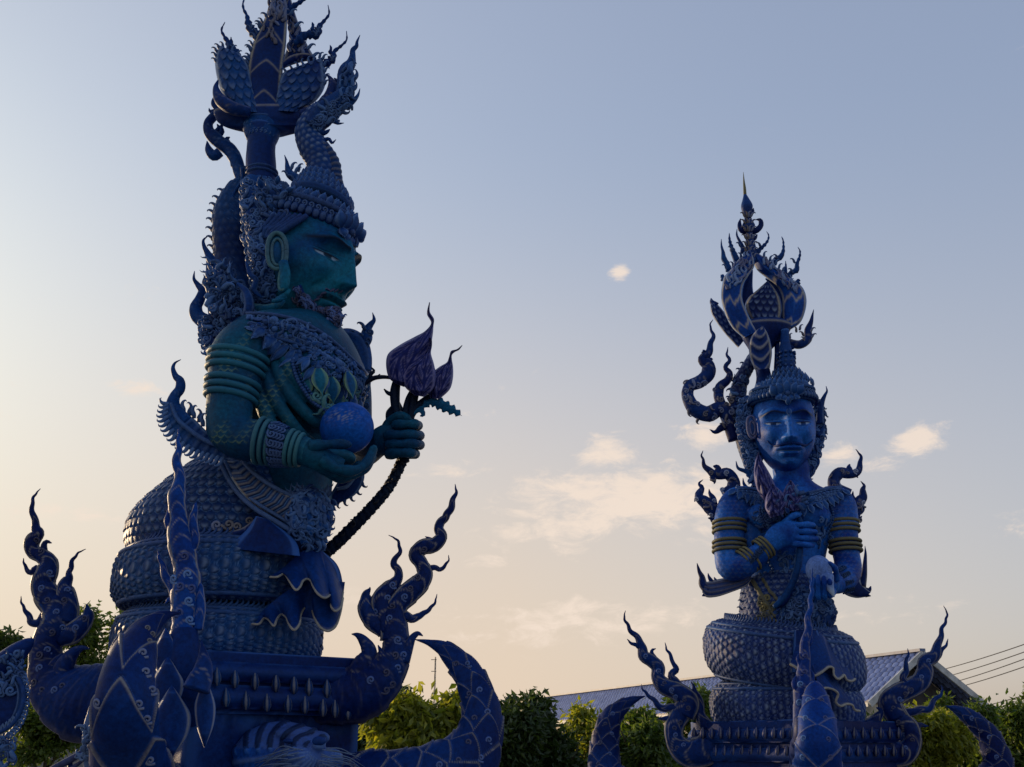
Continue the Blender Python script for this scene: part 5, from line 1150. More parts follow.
m = MB(); loft(m, RF, [(812, 800, 100, 20), (815, 790, 140, 24), (818, 768, 168, 23), (818, 748, 178, 21), (817.5, 728, 176, 18), (816.5, 708, 166, 14), (815.5, 693, 155, 9), (815, 684, 146, 4.5), (815, 681, 142, .5)], n=260, sides=110, b=.8, disp=(lambda s, a, r: tuple(x*np.clip((r-2)/6, 0, 1) for x in petals(13, 2, 2.0, 1.0, off0=.0, tip=1.1)(s, a, r)))); scrolls(m, RF, [(809, 700, 0, -1), (821, 700, 0, -1), (806, 718, 0, -1), (825, 718, 0, -1), (804, 738, 0, -1), (828, 739, 0, -1), (803, 757, 0, -1), (830, 757, 0, -1)], 6.5, 0); m.build('petalled_tusk', BLUE2, rp)

# ================================================================== RIGHT STATUE
rs_ = thing('guardian_statue', 'bright blue moustached guardian seen from the front, one hand across its chest', 'statue', tuple(RF.P(785, 728, 0)), 'crowned guardian statues')
sc2 = scales(6.0, 28, 2.0, .6, .36)
add_coil(RF, rs_, ((786, 706, 0, 46, 28, 25), dict(tilt=(.0, .05), nphi=760, nth=150, pw=2.4)), sc2, SCAL2, [(.9, 1.4), (.62, 1.8), (-.85, 1.6)], [1.15], 5.5)
# upper coil: a thick turn that climbs towards the back, wide open at the left
m = MB(); at, kk = torus(m, RF, 783, 656, 0, 49, 28, 30, tilt=(-.10, .16), nphi=800, nth=160, disp=sc2, pw=2.3); co = m.build('coil', SCAL2, rs_)
m = MB(); f = np.linspace(-np.pi, np.pi*.99, 260)
for th, r in [(.95, 1.5), (.68, 1.9), (-.9, 1.6)]: wtube(m, at(f, th, .8), r*kk, 8, .3)
for ph in np.linspace(-np.pi, np.pi, 100, endpoint=False):
    p = at(np.array([ph]), 1.45, .3)[0]; p2 = at(np.array([ph+.03]), 1.45, .3)[0]; tn = p2-p
    inst(m, T_HOOK, p, tn*.9+np.array((0, 0, 1))*np.linalg.norm(tn), np.array((math.cos(ph), math.sin(ph), .2)), 7*kk, False, .5)
m.build('ridge_trim', ORN, co)
m = MB(); rings(m, RF, [(783, 574, 0, 32, 26), (781, 586, 0, 38, 33), (779, 602, 0, 38, 36), (777, 625, 0, 36, 36), (777, 650, 0, 36, 36), (777, 675, 0, 34, 34)], n=200, sides=230, disp=scales(5.8, 34, 1.5, .6, .32)); m.build('serpent_waist', SCAL2, rs_); wbv = m.bvh()
m = MB()
for x, y in [(746, 588), (744, 595), (742, 602), (741, 609), (741, 616), (741, 623), (741, 630)]: free(m, RF, T_HOOK, x, y, 6, (-1, -.6), 4.5)
m.build('back_spine', ORN, rs_)

b = MB()
rings(b, RF, [(790, 455, 0, 14, 15), (791, 468, 2, 18, 17), (791, 480, 2, 19, 17), (788, 489, 0, 34, 22), (787, 497, 0, 56, 26), (787, 508, 0, 58, 30), (788, 525, 0, 48, 31), (788, 545, 0, 40, 28), (786, 565, 0, 38, 27), (784, 590, 0, 38, 28)], n=60, sides=64)
blob(b, RF, 768, 515, 22, 20, 15, 13); blob(b, RF, 810, 515, 22, 20, 15, 13)
loft(b, RF, [(752, 500, 4, 14), (738, 504, 8, 17), (731, 518, 11, 16), (729, 536, 14, 14.5), (729, 553, 17, 14.5), (731, 567, 21, 13.5), (742, 566, 28, 12.5), (755, 557, 35, 11), (768, 546, 40, 9), (776, 540, 42, 9)], sides=28, n=70, b=1.0, ref=(0, 1, .05))
loft(b, RF, [(822, 500, 4, 14), (837, 504, 6, 17), (842, 518, 9, 15.5), (843.5, 536, 12, 14), (846, 553, 15, 13), (848, 567, 20, 13), (846, 578, 30, 12), (838, 583, 42, 10.5), (830, 585, 52, 9)], sides=28, n=70, b=1.0, ref=(0, 1, .2))
H2 = 91
head2, htf2, hM2 = head_mesh(RF, 784, 429.5, 8, H2, R(-8), R(8), R(1), narrow=.94)
blob(b, RF, 752, 536, 6, 12, 22, 12)
hands = MB(); HD = 46
loft(hands, RF, [(770, 545, HD-2, 9), (778, 537, HD, 12), (788, 533, HD+1, 13), (797, 533, HD, 11.5)], sides=24, n=24, b=.55, ref=(0, 1, .1))
for (y0, y1, x1) in [(526, 524.5, 814), (532, 531.5, 816), (538, 538.5, 817), (543.5, 545, 813)]:
    finger(hands, RF, [(792, y0, HD), (800, (y0+y1)/2-.3, HD+5), (808, y1, HD+4), (x1, y1+.5, HD-1)], 3.5, 2.6)
finger(hands, RF, [(782, 527, HD), (788, 519, HD+3), (795, 515, HD+4), (800, 514, HD+2)], 3.6, 2.6)
LDp = 58
loft(hands, RF, [(836, 583, LDp-12, 9), (829, 584, LDp-4, 9.5), (822, 583, LDp-2, 9)], sides=20, n=16, b=.8, ref=(0, 1, .1))
for (x, y0, y1, dd) in [(812.5, 597, 576, 0), (818, 599, 574, 2), (824, 599, 575, 3), (829.5, 597, 578, 2)]:
    finger(hands, RF, [(x+4, y0-6, LDp+2+dd), (x+1, y0-1, LDp+10+dd), (x, (y0+y1)/2, LDp+17+dd), (x, y1+2, LDp+19+dd)], 3.1, 2.2)
finger(hands, RF, [(836, 580, LDp), (836, 572, LDp+8), (833, 566, LDp+13), (829, 563, LDp+15)], 3.4, 2.4)
BV2 = mesh_body(RF, b, [head2, hands], 1.0*RF.k, 'body', BLUE, rs_, 5.0, .35, .12, lambda px, py, V: ((px < 752) | (px > 828))*(py > 500)*(py < 580)*1.0)
hbv2 = head2.bvh(); HK2 = float(RF.S(430, 8)); ctf2 = lambda p: htf2(np.asarray(p, float)*(.86, .86, .82)+(0, 0, .105))
cr2 = build_crown(RF, rs_, ctf2, hM2, H2*.85, HK2, ORN)
m = MB()
for (pt) in [(0, -.46, .19), (0, -.475, .15)]: inst(m, T_LEAF, htf2(pt), hM2@np.array((0, -.1, -1. if pt[2] < .17 else 1)), hM2@np.array((0, -1, 0.)), .09*H2*HK2)
m.build('forehead_mark', ORN, rs_); m = MB()
for sg in (-1, 1):                                               # handlebar moustache and brow lines
    q = []
    for (x, z) in [(0, -.215), (.06, -.222), (.12, -.24), (.17, -.235), (.215, -.205), (.235, -.18)]:
        h = hit(hbv2, *[float(v) for v in to_px(htf2((x*sg, -.6, z))[None])] if False else [float(v[0]) for v in to_px(htf2((x*sg, -.46+.9*x*x, z))[None])])
        if h: q.append(h[0]+TOCAM*.6*RF.k)
    if len(q) > 2: wtube(m, crom(q, 18), np.interp(np.linspace(0, 1, 18), [0, .3, 1], [1.3, 1.7, .4])*RF.k, 8)
    m.build('moustache', NAVY, rs_); m = MB()
# side hair: curled locks down both cheeks, ears
m = MB()
loft(m, RF, [(752, 398, -2, 6), (746, 412, -4, 9), (747, 432, -4, 10), (751, 452, -2, 9), (755, 470, 0, 7), (756, 486, 4, 4)], sides=20); loft(m, RF, [(818, 400, -2, 4), (819, 420, -4, 6), (818, 440, -4, 6), (812, 458, -2, 6), (807, 474, 0, 5), (805, 482, 2, 2)], sides=16)
hb = m.bvh(); o = MB()
scatter(o, hb, RF, [(740, 398), (758, 396), (760, 440), (764, 486), (750, 488), (738, 430)], 90, 5.5, [T_CURL, T_HOOK, T_CURL], (.2, 1), 1.0, .5, 3, .3, .9); scatter(o, hb, RF, [(812, 398), (826, 398), (826, 440), (814, 480), (802, 480), (810, 450)], 60, 5, [T_CURL, T_HOOK], (-.2, 1), 1, .5, 4, .3, .9)
for i in range(14): free(o, RF, T_CURL, np.interp(i, [0, 4, 13], [741, 737, 750]), 400+i*6.2, 2, (-1, -.3), 6, True)
for i in range(12): free(o, RF, T_CURL, np.interp(i, [0, 4, 11], [823, 825, 809]), 408+i*6, 2, (1, -.3), 5)
m.merge(o)
for st in [[(820, 424, 4), (820, 412, 3.6), (822, 402, 2.6), (825, 395, 1.6), (827, 391, 1), (826, 386, .25)], [(818, 436, 3), (822, 430, 2), (824, 424, .3)], [(806, 478, 3), (812, 472, 3), (815, 464, 2), (818, 457, .3)], [(752, 478, 3), (747, 472, 2.4), (738, 468, 1.5), (736, 461, .3)], [(814, 468, 3), (818, 462, 2), (818.5, 456, .3)], [(756, 484, 3), (750, 490, 2.4), (744, 484, 1.5), (743, 478, .3)]]: loft(m, RF, zap(2, st), sides=12, b=.7, gold=.6)
m.build('hair_curls', ORN, rs_)
m = MB()
oval(m, RF, 752, 427, 16, 4.5, 11, 1.3, -.1); oval(m, RF, 752.5, 428, 17, 2.4, 7, .9, -.1); blob(m, RF, 752, 428, 12, 4.5, 11, 4); m.build('ear', BLUE, rs_)
# hair spire on the crown
m = MB(); rings(m, RF, [(787, 390, 4, 23, 23), (787, 382, 4, 18, 18), (787, 375, 4, 12, 12), (787, 370, 4, 8.5, 9), (786.5, 362, 4, 8.5, 9), (786, 353, 4, 6.6, 7), (785.5, 349, 4, 6, 6), (785, 340, 2, 4.5, 4.5), (785, 330, 0, 4, 4)], n=50, sides=32)
for yy in (354, 358.5, 363, 367.5):
    for i in range(10):
        a = 2*np.pi*i/10; p = RF.P(786.3, yy, 4)+np.array((math.cos(a), math.sin(a), 0))*8.2*RF.k; inst(m, T_BEAD, p, (0, 0, 1), (math.cos(a), math.sin(a), 0), 3.6*RF.k)
for j, (yy, rr, n_, sz) in enumerate([(387, 25, 28, 7), (381, 19, 24, 7), (375, 13, 18, 7)]):
    for i in range(n_):
        a = 2*np.pi*(i+.5*j)/n_; p = RF.P(787, yy+2, 4)+np.array((math.cos(a), math.sin(a), 0))*rr*RF.k; inst(m, T_LEAF, p, (math.cos(a)*.5, math.sin(a)*.5, 1), (math.cos(a), math.sin(a), .1), sz*RF.k)
m.build('crown_spire', ORN, cr2)
# collar, chains
m = MB()
for row in range(4):
    q = resamp([(738, 489+row*2.6), (756, 490+row*3.4), (776, 495+row*4), (792, 498+row*4), (808, 495+row*4), (826, 490+row*3.4), (840, 489+row*2.6)], 52)
    for i, (x, y) in enumerate(q[:, :2]): stick(m, BV2, T_BEAD if row % 2 else T_CURL, x, y, (0, 1), 3.4 if row % 2 else 5, RF, i % 2 == 0, 1.0)
for i, (x, y) in enumerate(resamp([(735, 494), (752, 500), (772, 510), (792, 514), (812, 508), (830, 500), (842, 494)], 19)[:, :2]): stick(m, BV2, T_LEAF, x, y-3, ((x-790)*.008, 1), (10, 11, 10), RF, False, 2, 1.6, .2)
for pts, r in [([(736, 488), (764, 491), (792, 495), (818, 491), (842, 487)], 1.3), ([(738, 496), (764, 504), (792, 509), (818, 503), (842, 495)], 1)]: band_on(m, BV2, RF, pts, r, 1.2, 60, .3)
nk2 = m.build('necklace', ORN, rs_)
m = MB()
for pts, n_ in [([(764, 500), (760, 512), (764, 522), (770, 530)], 15), ([(824, 496), (830, 506), (832, 520), (824, 534), (814, 540)], 24), ([(768, 560), (780, 578), (790, 576), (796, 566)], 18), ([(762, 574), (772, 586), (784, 584)], 14)]:
    for x, y in resamp(pts, n_)[:, :2]: stick(m, BV2, T_BEAD, x, y, (0, -1), 3.4, RF, False, 1)
    m.build('bead_chain', ORN, nk2); m = MB()
scatter(m, BV2, RF, [(752, 512), (772, 508), (780, 524), (768, 534), (756, 526)], 24, 5.5, [T_CURL, T_HOOK], (0, 1), 1.4, .6, 5, .3, .9); m.build('chest_ornament', ORN, nk2); m = MB(); scatter(m, BV2, RF, [(814, 524), (832, 512), (832, 540), (818, 548)], 20, 5.5, [T_CURL, T_HOOK], (0, 1), 1.4, .6, 6, .3, .9)
m.build('chest_ornament', ORN, nk2); m = MB(); scatter(m, BV2, RF, [(776, 550), (800, 552), (800, 580), (784, 580)], 26, 5.5, [T_CURL, T_FLAME, T_HOOK], (0, -1), 1.4, .6, 7, .3, .9)
m.build('chest_ornament', ORN, nk2)
for x0, dd, sg in ((729.3, 13, -1), (844, 12, 1)):
    for ys in ((522.5, 527, 531.5), (542, 546.5, 551)):
        m = MB()
        for y in ys: ring_on(m, RF, x0+(y-536)*(.0 if sg < 0 else .12), y, np.interp(y, [520, 552], [11, 17] if sg < 0 else [9, 15]), (0.0, 1), 15.8 if sg < 0 else 15.2, 1.7, 1.0, asp=-.05, g=.4)
        m.build('armlet', GOLDB, rs_)
for pts, rx in (([(744.5, 562), (748, 560), (751.5, 558)], 13), ([(760.5, 550), (763.5, 548), (766.5, 546)], 11)):
    m = MB()
    for x, y in pts: ring_on(m, RF, x, y, np.interp(x, [742, 768], [28, 40]), (1, -.75), rx, 1.4, 1.0, g=.9)
    m.build('bangle', GOLDB, rs_)
m = MB()
for i in range(44):
    a = 2*np.pi*i/11; t = (i//11)/3; c = RF.P(753+t*6, 557-t*5, 34+t*4); w = np.array((.6*math.cos(a), -abs(math.sin(a))*1.0, .7*math.cos(a))); inst(m, T_CURL, c+w*(11.5-t)*RF.k, (1, 0, .6), w, 5*RF.k)
m.build('wrist_ornament', ORN, rs_); m = MB()
for i in range(40):
    a = 2*np.pi*i/10; t = (i//10)/3; c = RF.P(846-t*5, 579+t*2, 32+t*8); w = np.array((-.3*math.cos(a), -abs(math.sin(a)), math.cos(a))); inst(m, T_CURL, c+w*(11.5-t)*RF.k, (1, 0, .3), w, 5.5*RF.k)
m.build('wrist_ornament', ORN, rs_)
# belt, skirt of curls, drapes
m = MB()
blob(m, RF, 803, 612, 24, 33, 26, 24); bvt = m.bvh()
scatter(m, bvt, RF, [(772, 590), (800, 584), (834, 592), (836, 612), (822, 632), (800, 638), (780, 626)], 150, 6, [T_HOOK, T_LEAF, T_CURL], (.1, 1), 1.0, .4, 12, .2, 1)
gd2 = m.build('belt_tassel', ORN, rs_)
m = MB(); band_on(m, wbv, RF, [(752, 580), (764, 600), (776, 616), (790, 628)], 2.2, 1, 30, .7); band_on(m, wbv, RF, [(762, 578), (772, 594), (786, 604)], 1.6, 1, 30, .7)
scatter(m, wbv, RF, [(760, 596), (774, 600), (782, 624), (766, 628), (756, 640), (750, 636)], 26, 7, [T_CURL, T_LEAF], (0, 1), 1, .5, 5, .3, 1.4); m.build('belt', GOLDB, gd2)
m = MB(); loft(m, RF, [(790, 592, 44, 3), (783, 602, 44, 3.6), (776, 606, 42, 3)], sides=10)
cloth(m, RF, [(800, 634), (812, 630), (822, 634), (830, 645), (836, 655)], [(790, 664), (797, 668), (806, 674), (814, 676), (822, 672), (829, 667), (833, 668), (834, 675), (838, 679), (842, 677), (844, 675), (847, 680), (852, 681), (855, 679)], [70, 76, 70, 60, 54], [84, 88, 90, 88, 84, 76, 66], wave=.8)
m.build('hanging_cloth', NAVY, rs_)
m = MB(); cloth(m, RF, [(812, 664), (824, 672), (834, 678)], [(820, 690), (826, 688), (834, 690), (838, 694), (836, 702), (840, 706), (847, 704), (852, 705), (855, 710), (860, 711)], [88, 84, 74], [96, 92, 86, 76, 68], wave=.8)
m.build('hanging_cloth', NAVY, rs_)
m = MB(); blade(m, RF, [(794, 630), (793, 650), (792, 672)], [(818, 630), (826, 650), (838, 676)], d=72, thick=5, gold=0); m.build('cloth_fold', NAVY, rs_)
# elbow wings
m = MB()
blade(m, RF, [(702, 592), (706, 597), (716, 597), (732, 592), (746, 586), (752, 580)], [(706, 582), (714, 580), (724, 578), (736, 577), (746, 573), (750, 568)], d=14, thick=3, n=40, w=16, disp=lambda T, U, w: (.5*np.sin(U*12), .4*np.clip(np.sin(U*12), 0, 1)))
for st in [[(708, 590, 5), (703, 584, 4.4), (702, 577, 3), (699.5, 572, 2), (698, 567, 1.2), (697, 563, .25)], [(712, 582, 2.5), (709, 577, 1.5), (708, 573, .25)], [(716, 581, 2), (714, 577, .3)], [(706, 594, 3), (702, 596, .4)]]: loft(m, RF, zap(14, st), sides=12, b=.6, gold=.6)
m.build('elbow_wing', SCAL2, rs_)
m = MB()
blade(m, RF, [(838, 588), (846, 595), (856, 598), (866, 597)], [(858, 572), (862, 582), (867, 588), (871, 592)], d=10, thick=3, n=30, w=14)
for st in [[(862, 586, 4), (864, 575, 3), (865, 562, 2), (865.5, 553, 1.2), (865, 546, .25)], [(864, 590, 3), (869, 590, 2.4), (871, 586, .3)], [(866, 595, 2.5), (871, 596, .3)]]: loft(m, RF, zap(10, st), sides=12, b=.6, gold=.6)
m.build('elbow_wing', SCAL2, rs_)
# shoulder serpents and shoulder wings
for sts, nm in [([[(726, 496, 8), (733, 489, 7), (733, 480, 6), (727, 473, 5.8), (719, 474, 5), (712, 474, 4), (706, 468, 2.8), (703.5, 461, 1.6), (701.5, 456, 1), (703, 450.5, .25)], [(718, 474, 4), (716, 468, 3), (713, 466, .4)], [(712, 476, 3), (715, 481, 2), (714, 484, .3)]], 'shoulder_serpent'),
                ([[(848, 496, 8), (836, 489, 7), (834, 480, 6), (840, 473.5, 5.8), (848, 474, 5), (855, 472, 4), (860, 466, 2.8), (861, 459, 1.8), (859.5, 454, 1.1), (855.5, 449, .25)], [(849, 473, 4), (848, 467, 2.5), (850, 464, .4)], [(856, 473, 3), (858, 478, .3)]], 'shoulder_serpent'),
                ([[(717, 520, 3), (713, 511, 6.5), (706, 503, 6.5), (700, 496, 4.6), (701, 488, 2.6), (699, 484, 1.4), (703, 479.5, .25)], [(714, 505, 4), (711, 496, 2.5), (709, 489, .3)], [(710, 514, 3), (707, 511, .4)], [(713, 520, 3), (708, 518, .4)]], 'shoulder_wing'),
                ([[(853, 521, 3), (855, 512, 6), (858, 504, 5.8), (864, 497, 4.4), (862, 489, 2.6), (864, 485, 1.4), (860.5, 481, .25)], [(853, 508, 4), (853, 498, 2.2), (853, 491, .3)], [(860, 512, 3), (865, 507, .4)], [(857, 520, 3), (862, 516, .4)]], 'shoulder_wing')]:
    m = flames(RF, -2, sts, 18, .7, .6, .3); fb = m.bvh(); o = MB()
    xs = [q[0] for q in sts[0]]; ys = [q[1] for q in sts[0]]
    scatter(o, fb, RF, [(min(xs)-6, min(ys)+20), (max(xs)+6, min(ys)+20), (max(xs)+6, max(ys)), (min(xs)-6, max(ys))], 16, 4.5, [T_CURL, T_HOOK], (0, -1), 1.2, .2, 5, .3, .9); m.merge(o)
    m.build(nm, SCAL2, rs_)

# serpent tail curls at the left
m = flames(RF, -20, [[(735, 440, 7), (728, 422, 6), (722, 408, 7), (708, 414, 8), (694, 408, 7.4), (688, 396, 6), (690, 386, 6), (700, 381.5, 6.5), (708, 374, 7), (708, 365, 6.5), (702.5, 359, 4.4), (707, 353, 4), (710.5, 346, 3), (713, 338, 2.2), (711.5, 330, 1.3), (710, 325, .9), (713, 319.5, .25)],
    [(728, 425, 4), (722, 429, 3.6), (715, 431.5, 2), (709.5, 429.5, .25)], [(722, 406, 5), (718, 396, 5), (720, 388, 4.8), (727, 382, 4), (728.5, 374, 3.2), (726, 368, 2.4), (729, 361, 1.9), (727, 354, 1.2), (728, 347, .25)],
    [(706, 361, 3), (711, 358.5, 2), (713, 359.5, .3)], [(704, 352, 3), (702.5, 350, .4)], [(734, 410, 4), (730, 400, 3), (727, 398, .4)]], 18, .65, .7, .3)
fb = m.bvh(); o = MB(); scatter(o, fb, RF, [(684, 380), (716, 380), (732, 400), (732, 430), (700, 424), (684, 406)], 34, 6, [T_CURL, T_HOOK], (-.5, 1), .8, .2, 5, .3, .9); m.merge(o)
tl = m.build('serpent_tail', NAVY, rs_)
# staff behind the head, lotus finial with flame frame
m = MB(); loft(m, RF, [(752, 470, -26, 6), (744, 440, -28, 8), (739, 415, -28, 9), (738, 395, -26, 8), (742, 378, -24, 6.5), (750, 364, -20, 6), (757, 354, -16, 7), (760, 345, -14, 8)], sides=30, n=80, disp=scales(5, 9, 1.0, .6, .4))
sf2 = m.build('staff', SCAL2, rs_)
fb = m.bvh(); o = MB(); scatter(o, fb, RF, [(730, 380), (750, 372), (752, 440), (740, 450), (730, 420)], 40, 6, [T_CURL, T_HOOK], (-.3, -1), 1.2, .5, 5, .3, .9)
for x, y in [(735, 384), (733, 392), (731, 400), (730, 410), (731, 420), (733, 430), (745, 366), (741, 372)]: free(o, RF, T_HOOK, x, y, -24, (-1, -.8), 6)
o.build('staff_scrolls', ORN, sf2)
FD = -14
m = MB(); loft(m, RF, [(764, 388, -4, 9), (764, 378, -6, 7.5), (762, 366, -10, 7), (760, 352, FD, 8), (762, 342, FD, 9)], sides=24); loft(m, RF, [(776, 372, -6, 2.4), (777, 352, -10, 2.4), (777, 335, FD, 3)], sides=14)
m.build('lotus_stem', NAVY, sf2)
m = MB(); blade(m, RF, [(755, 370), (750, 358), (749, 345), (753, 334), (762, 326)], [(770, 368), (772, 352), (770, 340), (767, 332), (763, 326)], d=FD+24, thick=6, n=50, w=30, disp=lambda T, U, w: (1.0*np.sin(T*26+3*np.cos(U*2.2)), .8*np.clip(np.sin(T*26+3*np.cos(U*2.2))-.3, 0, 1)))
m.build('lotus_leaf', NAVY, sf2)
wl = lambda n_, s: (lambda T, U, w: (.5*np.sin((T*n_+.1*np.sin(U*7))*2*np.pi), .9*np.exp(-(((T*n_+.12*np.sin(U*6)+.05*np.sin(U*13)) % 1-.5)/.07)**2)*(T < .75)))
m = MB(); blade(m, RF, [(743.5, 338), (732.6, 328), (725, 314), (721, 297), (722, 285), (724, 277), (730, 270), (737, 261), (745, 254), (749, 249)], [(757, 331), (752, 322), (747, 312), (742, 297), (743.5, 284), (749, 275), (754, 267), (754, 260), (752, 254), (750, 249)], d=FD+4, thick=7, n=90, w=30, disp=wl(4.2, 0), dr=8)
pb = m.bvh(); o = MB(); scatter(o, pb, RF, [(726, 290), (742, 284), (752, 260), (748, 252), (734, 266)], 26, 6, [T_FLAME, T_HOOK], (.2, -1), .3, .2, 3, .3, .8); m.merge(o); m.build('lotus_petal', BLUE2, sf2)
m = MB(); blade(m, RF, [(786, 331), (783, 322), (782, 312), (782, 300), (779, 290), (774, 284), (765, 277), (757, 270), (752, 260), (750, 250)], [(790, 330), (800, 323), (805, 312), (806.5, 299), (803, 288), (793, 279.5), (782, 272), (774, 265), (764, 257), (751, 249)], d=FD, thick=6, n=90, w=30, disp=wl(4.2, 0), dl=-6)
pb = m.bvh(); o = MB(); scatter(o, pb, RF, [(800, 294), (788, 290), (776, 274), (756, 256), (772, 264), (794, 282)], 30, 6, [T_FLAME, T_HOOK], (.0, -1), .4, .2, 3, .3, .8); m.merge(o); m.build('lotus_petal', BLUE2, sf2)
m = MB(); blade(m, RF, [(738, 348), (722, 330), (711, 312), (710.5, 300)], [(746, 338), (734, 326), (722, 309), (711.5, 299)], d=FD-16, thick=4, n=50, w=24, disp=scaly_plate(10, 3, 1.2, .25)); loft(m, RF, zap(FD-16, [(716, 306, 4), (712, 302, 2.5), (711, 298, .3)]), sides=10); m.build('lotus_petal', SCAL2, sf2)
m = MB(); blade(m, RF, [(746, 330), (741, 300), (743, 284), (750, 270)], [(764, 328), (757, 305), (753, 290), (753, 270)], d=FD-8, thick=3, gold=0); m.build('lotus_petal', NAVY, sf2)
m = MB(); blade(m, RF, [(772, 322), (777, 300), (772, 288), (765, 279)], [(788, 325), (785, 300), (779, 287), (766, 278)], d=FD-8, thick=3, gold=0); m.build('lotus_petal', NAVY, sf2)
m = MB(); blade(m, RF, [(753, 322), (745, 306), (748, 298), (757, 290), (767, 281)], [(779, 323), (782, 310), (780, 298), (775, 289), (768, 281)], d=FD-2, thick=9, n=70, w=50, disp=scaly_plate(7, 5, 1.5, .3)); m.build('scaled_bud', NAVY, sf2)
m = MB(); rings(m, RF, [(760, 354, FD, 8, 8), (761, 347, FD, 13, 11), (763, 339, FD, 20, 14), (765, 331, FD, 25, 16), (766, 325, FD, 25, 16), (766, 322, FD, 20, 13)], n=30, sides=60, gold=lambda s, a: .6*np.exp(-((s-s.max()*.86)/1.0)**2)); blade(m, RF, [(748, 345), (752, 335), (757, 328), (766, 323), (778, 322)], [(786, 340), (788, 334), (788, 330), (785, 326), (780, 322)], d=FD+2, thick=7, n=30, w=20)
loft(m, RF, zap(FD+4, [(778, 336, 4), (788, 342, 4), (800, 344.5, 4.4), (808, 338.5, 4.2), (808, 330, 3.6), (811, 322, 2.2), (812.5, 315, 1.1), (813.7, 309.5, .25)]), sides=14, b=.7, gold=.6); loft(m, RF, zap(FD+4, [(786, 346, 3), (793, 347.5, 2), (795, 347, .3)]), sides=10)
for x, y, u in [(803, 335, -1), (811, 331, 1), (812, 337, 1), (804, 341, -.6), (796, 331, -.4), (790, 338, .2), (800, 329, .4)]: free(m, RF, T_HOOK, x, y, FD+6, (u, -1), 5, u > 0)
m.build('lotus_bowl', NAVY, sf2)
# frame edge flames
m = MB()
for st in [[(729, 271, 3.4), (727, 264, 2.8), (724, 259, 2.8), (723, 252, 1.7), (721.5, 246, 1), (721.3, 239, .25)], [(737, 261, 3.4), (734, 254, 3), (731, 246, 2), (729.5, 239, 1.2), (729.3, 233, .25)], [(743, 253, 3), (742.6, 247, 2.2), (739.5, 241, 1.5), (736.8, 235, 1), (737, 229, .25)],
           [(756, 254, 3), (760, 249, 2.3), (764.5, 245, 1.7), (768, 240, 1.1), (768.6, 235, .7), (766.5, 231.5, .25)], [(772, 266, 3), (775, 260, 2.8), (780, 257.5, 2.8), (783, 252, 1.9), (783.5, 245, 1.1), (783, 240, .8), (781.5, 236.5, .25)], [(788, 279, 3), (791, 273, 2.8), (796.5, 270, 2.8), (797, 264, 2), (799.5, 257, 1.3), (800, 251, .8), (797.8, 247, .25)],
           [(724, 280, 3), (722, 276, 2), (720.5, 275, .3)], [(797, 284, 3), (798, 280.5, 2), (800.5, 281, .3)], [(785, 274, 2.5), (785.8, 267, 1.2), (785.6, 261, .3)]]:
    loft(m, RF, zap(FD, st), sides=12, b=.75, gold=.5, disp=lambda s, a, r: (.25*r*np.sin(s*1.6), 0*s))
for x, y, u in [(764, 256, .4), (770, 260, .5), (779, 268, .5), (783, 271, .5), (776, 264, .5), (733, 266, -.6), (741, 257, -.6), (726, 268, -1), (792, 272, -1), (777, 258, -1), (732, 250, -1), (740, 246, -1), (760, 246, -1), (794, 262, -1)]: free(m, RF, T_HOOK, x, y, FD+3, (u, -1), 5, u > 0)
m.build('petal_flame', ORN, sf2)
m = MB(); rings(m, RF, [(752, 262, FD, 5, 5), (751, 250, FD, 5.5, 5.5), (750, 242, FD, 4.5, 4.5), (749, 234, FD, 3.5, 3.5), (748.6, 226, FD, 6.5, 5), (748, 219, FD, 3.5, 3.5), (747.2, 212, FD, 4.8, 4.8), (746.8, 206, FD, 5.8, 5.8), (746, 200, FD, 3.6, 3.6), (745, 194.5, FD, 1.4, 1.4)], n=60, sides=20)
for st in [[(746, 232, 3), (741, 230, 2.6), (739.5, 224, 2), (740.5, 218.5, .3)], [(751, 232, 3), (757, 230, 3), (761, 225, 2.6), (760, 220, 2), (756, 219.5, .4)], [(749, 214, 2.5), (752.5, 212, 2), (753.5, 208, .3)], [(745, 214, 2), (742.5, 210, .3)], [(751, 240, 2.5), (755, 238, 2), (757.5, 234.5, .3)]]: loft(m, RF, zap(FD, st), sides=12, b=.8)
for y in (214, 221, 228, 236, 243, 249, 255):
    for u in (-1, -.3, .3, 1): free(m, RF, T_HOOK, 749+(y-236)*.06+u*3.5, y+2, FD+4, (u, -1), 5, u > 0)
m.build('finial_spire', NAVY, sf2)
m = MB(); loft(m, RF, zap(FD, [(745, 195, 1.6), (744.6, 188, 1.4), (744, 182, .9), (743.4, 172, .15)]), sides=10, b=1); m.C = [np.full((m.n, 3), (1., 0, 0))]; m.build('gilt_spike', GOLDB, sf2)

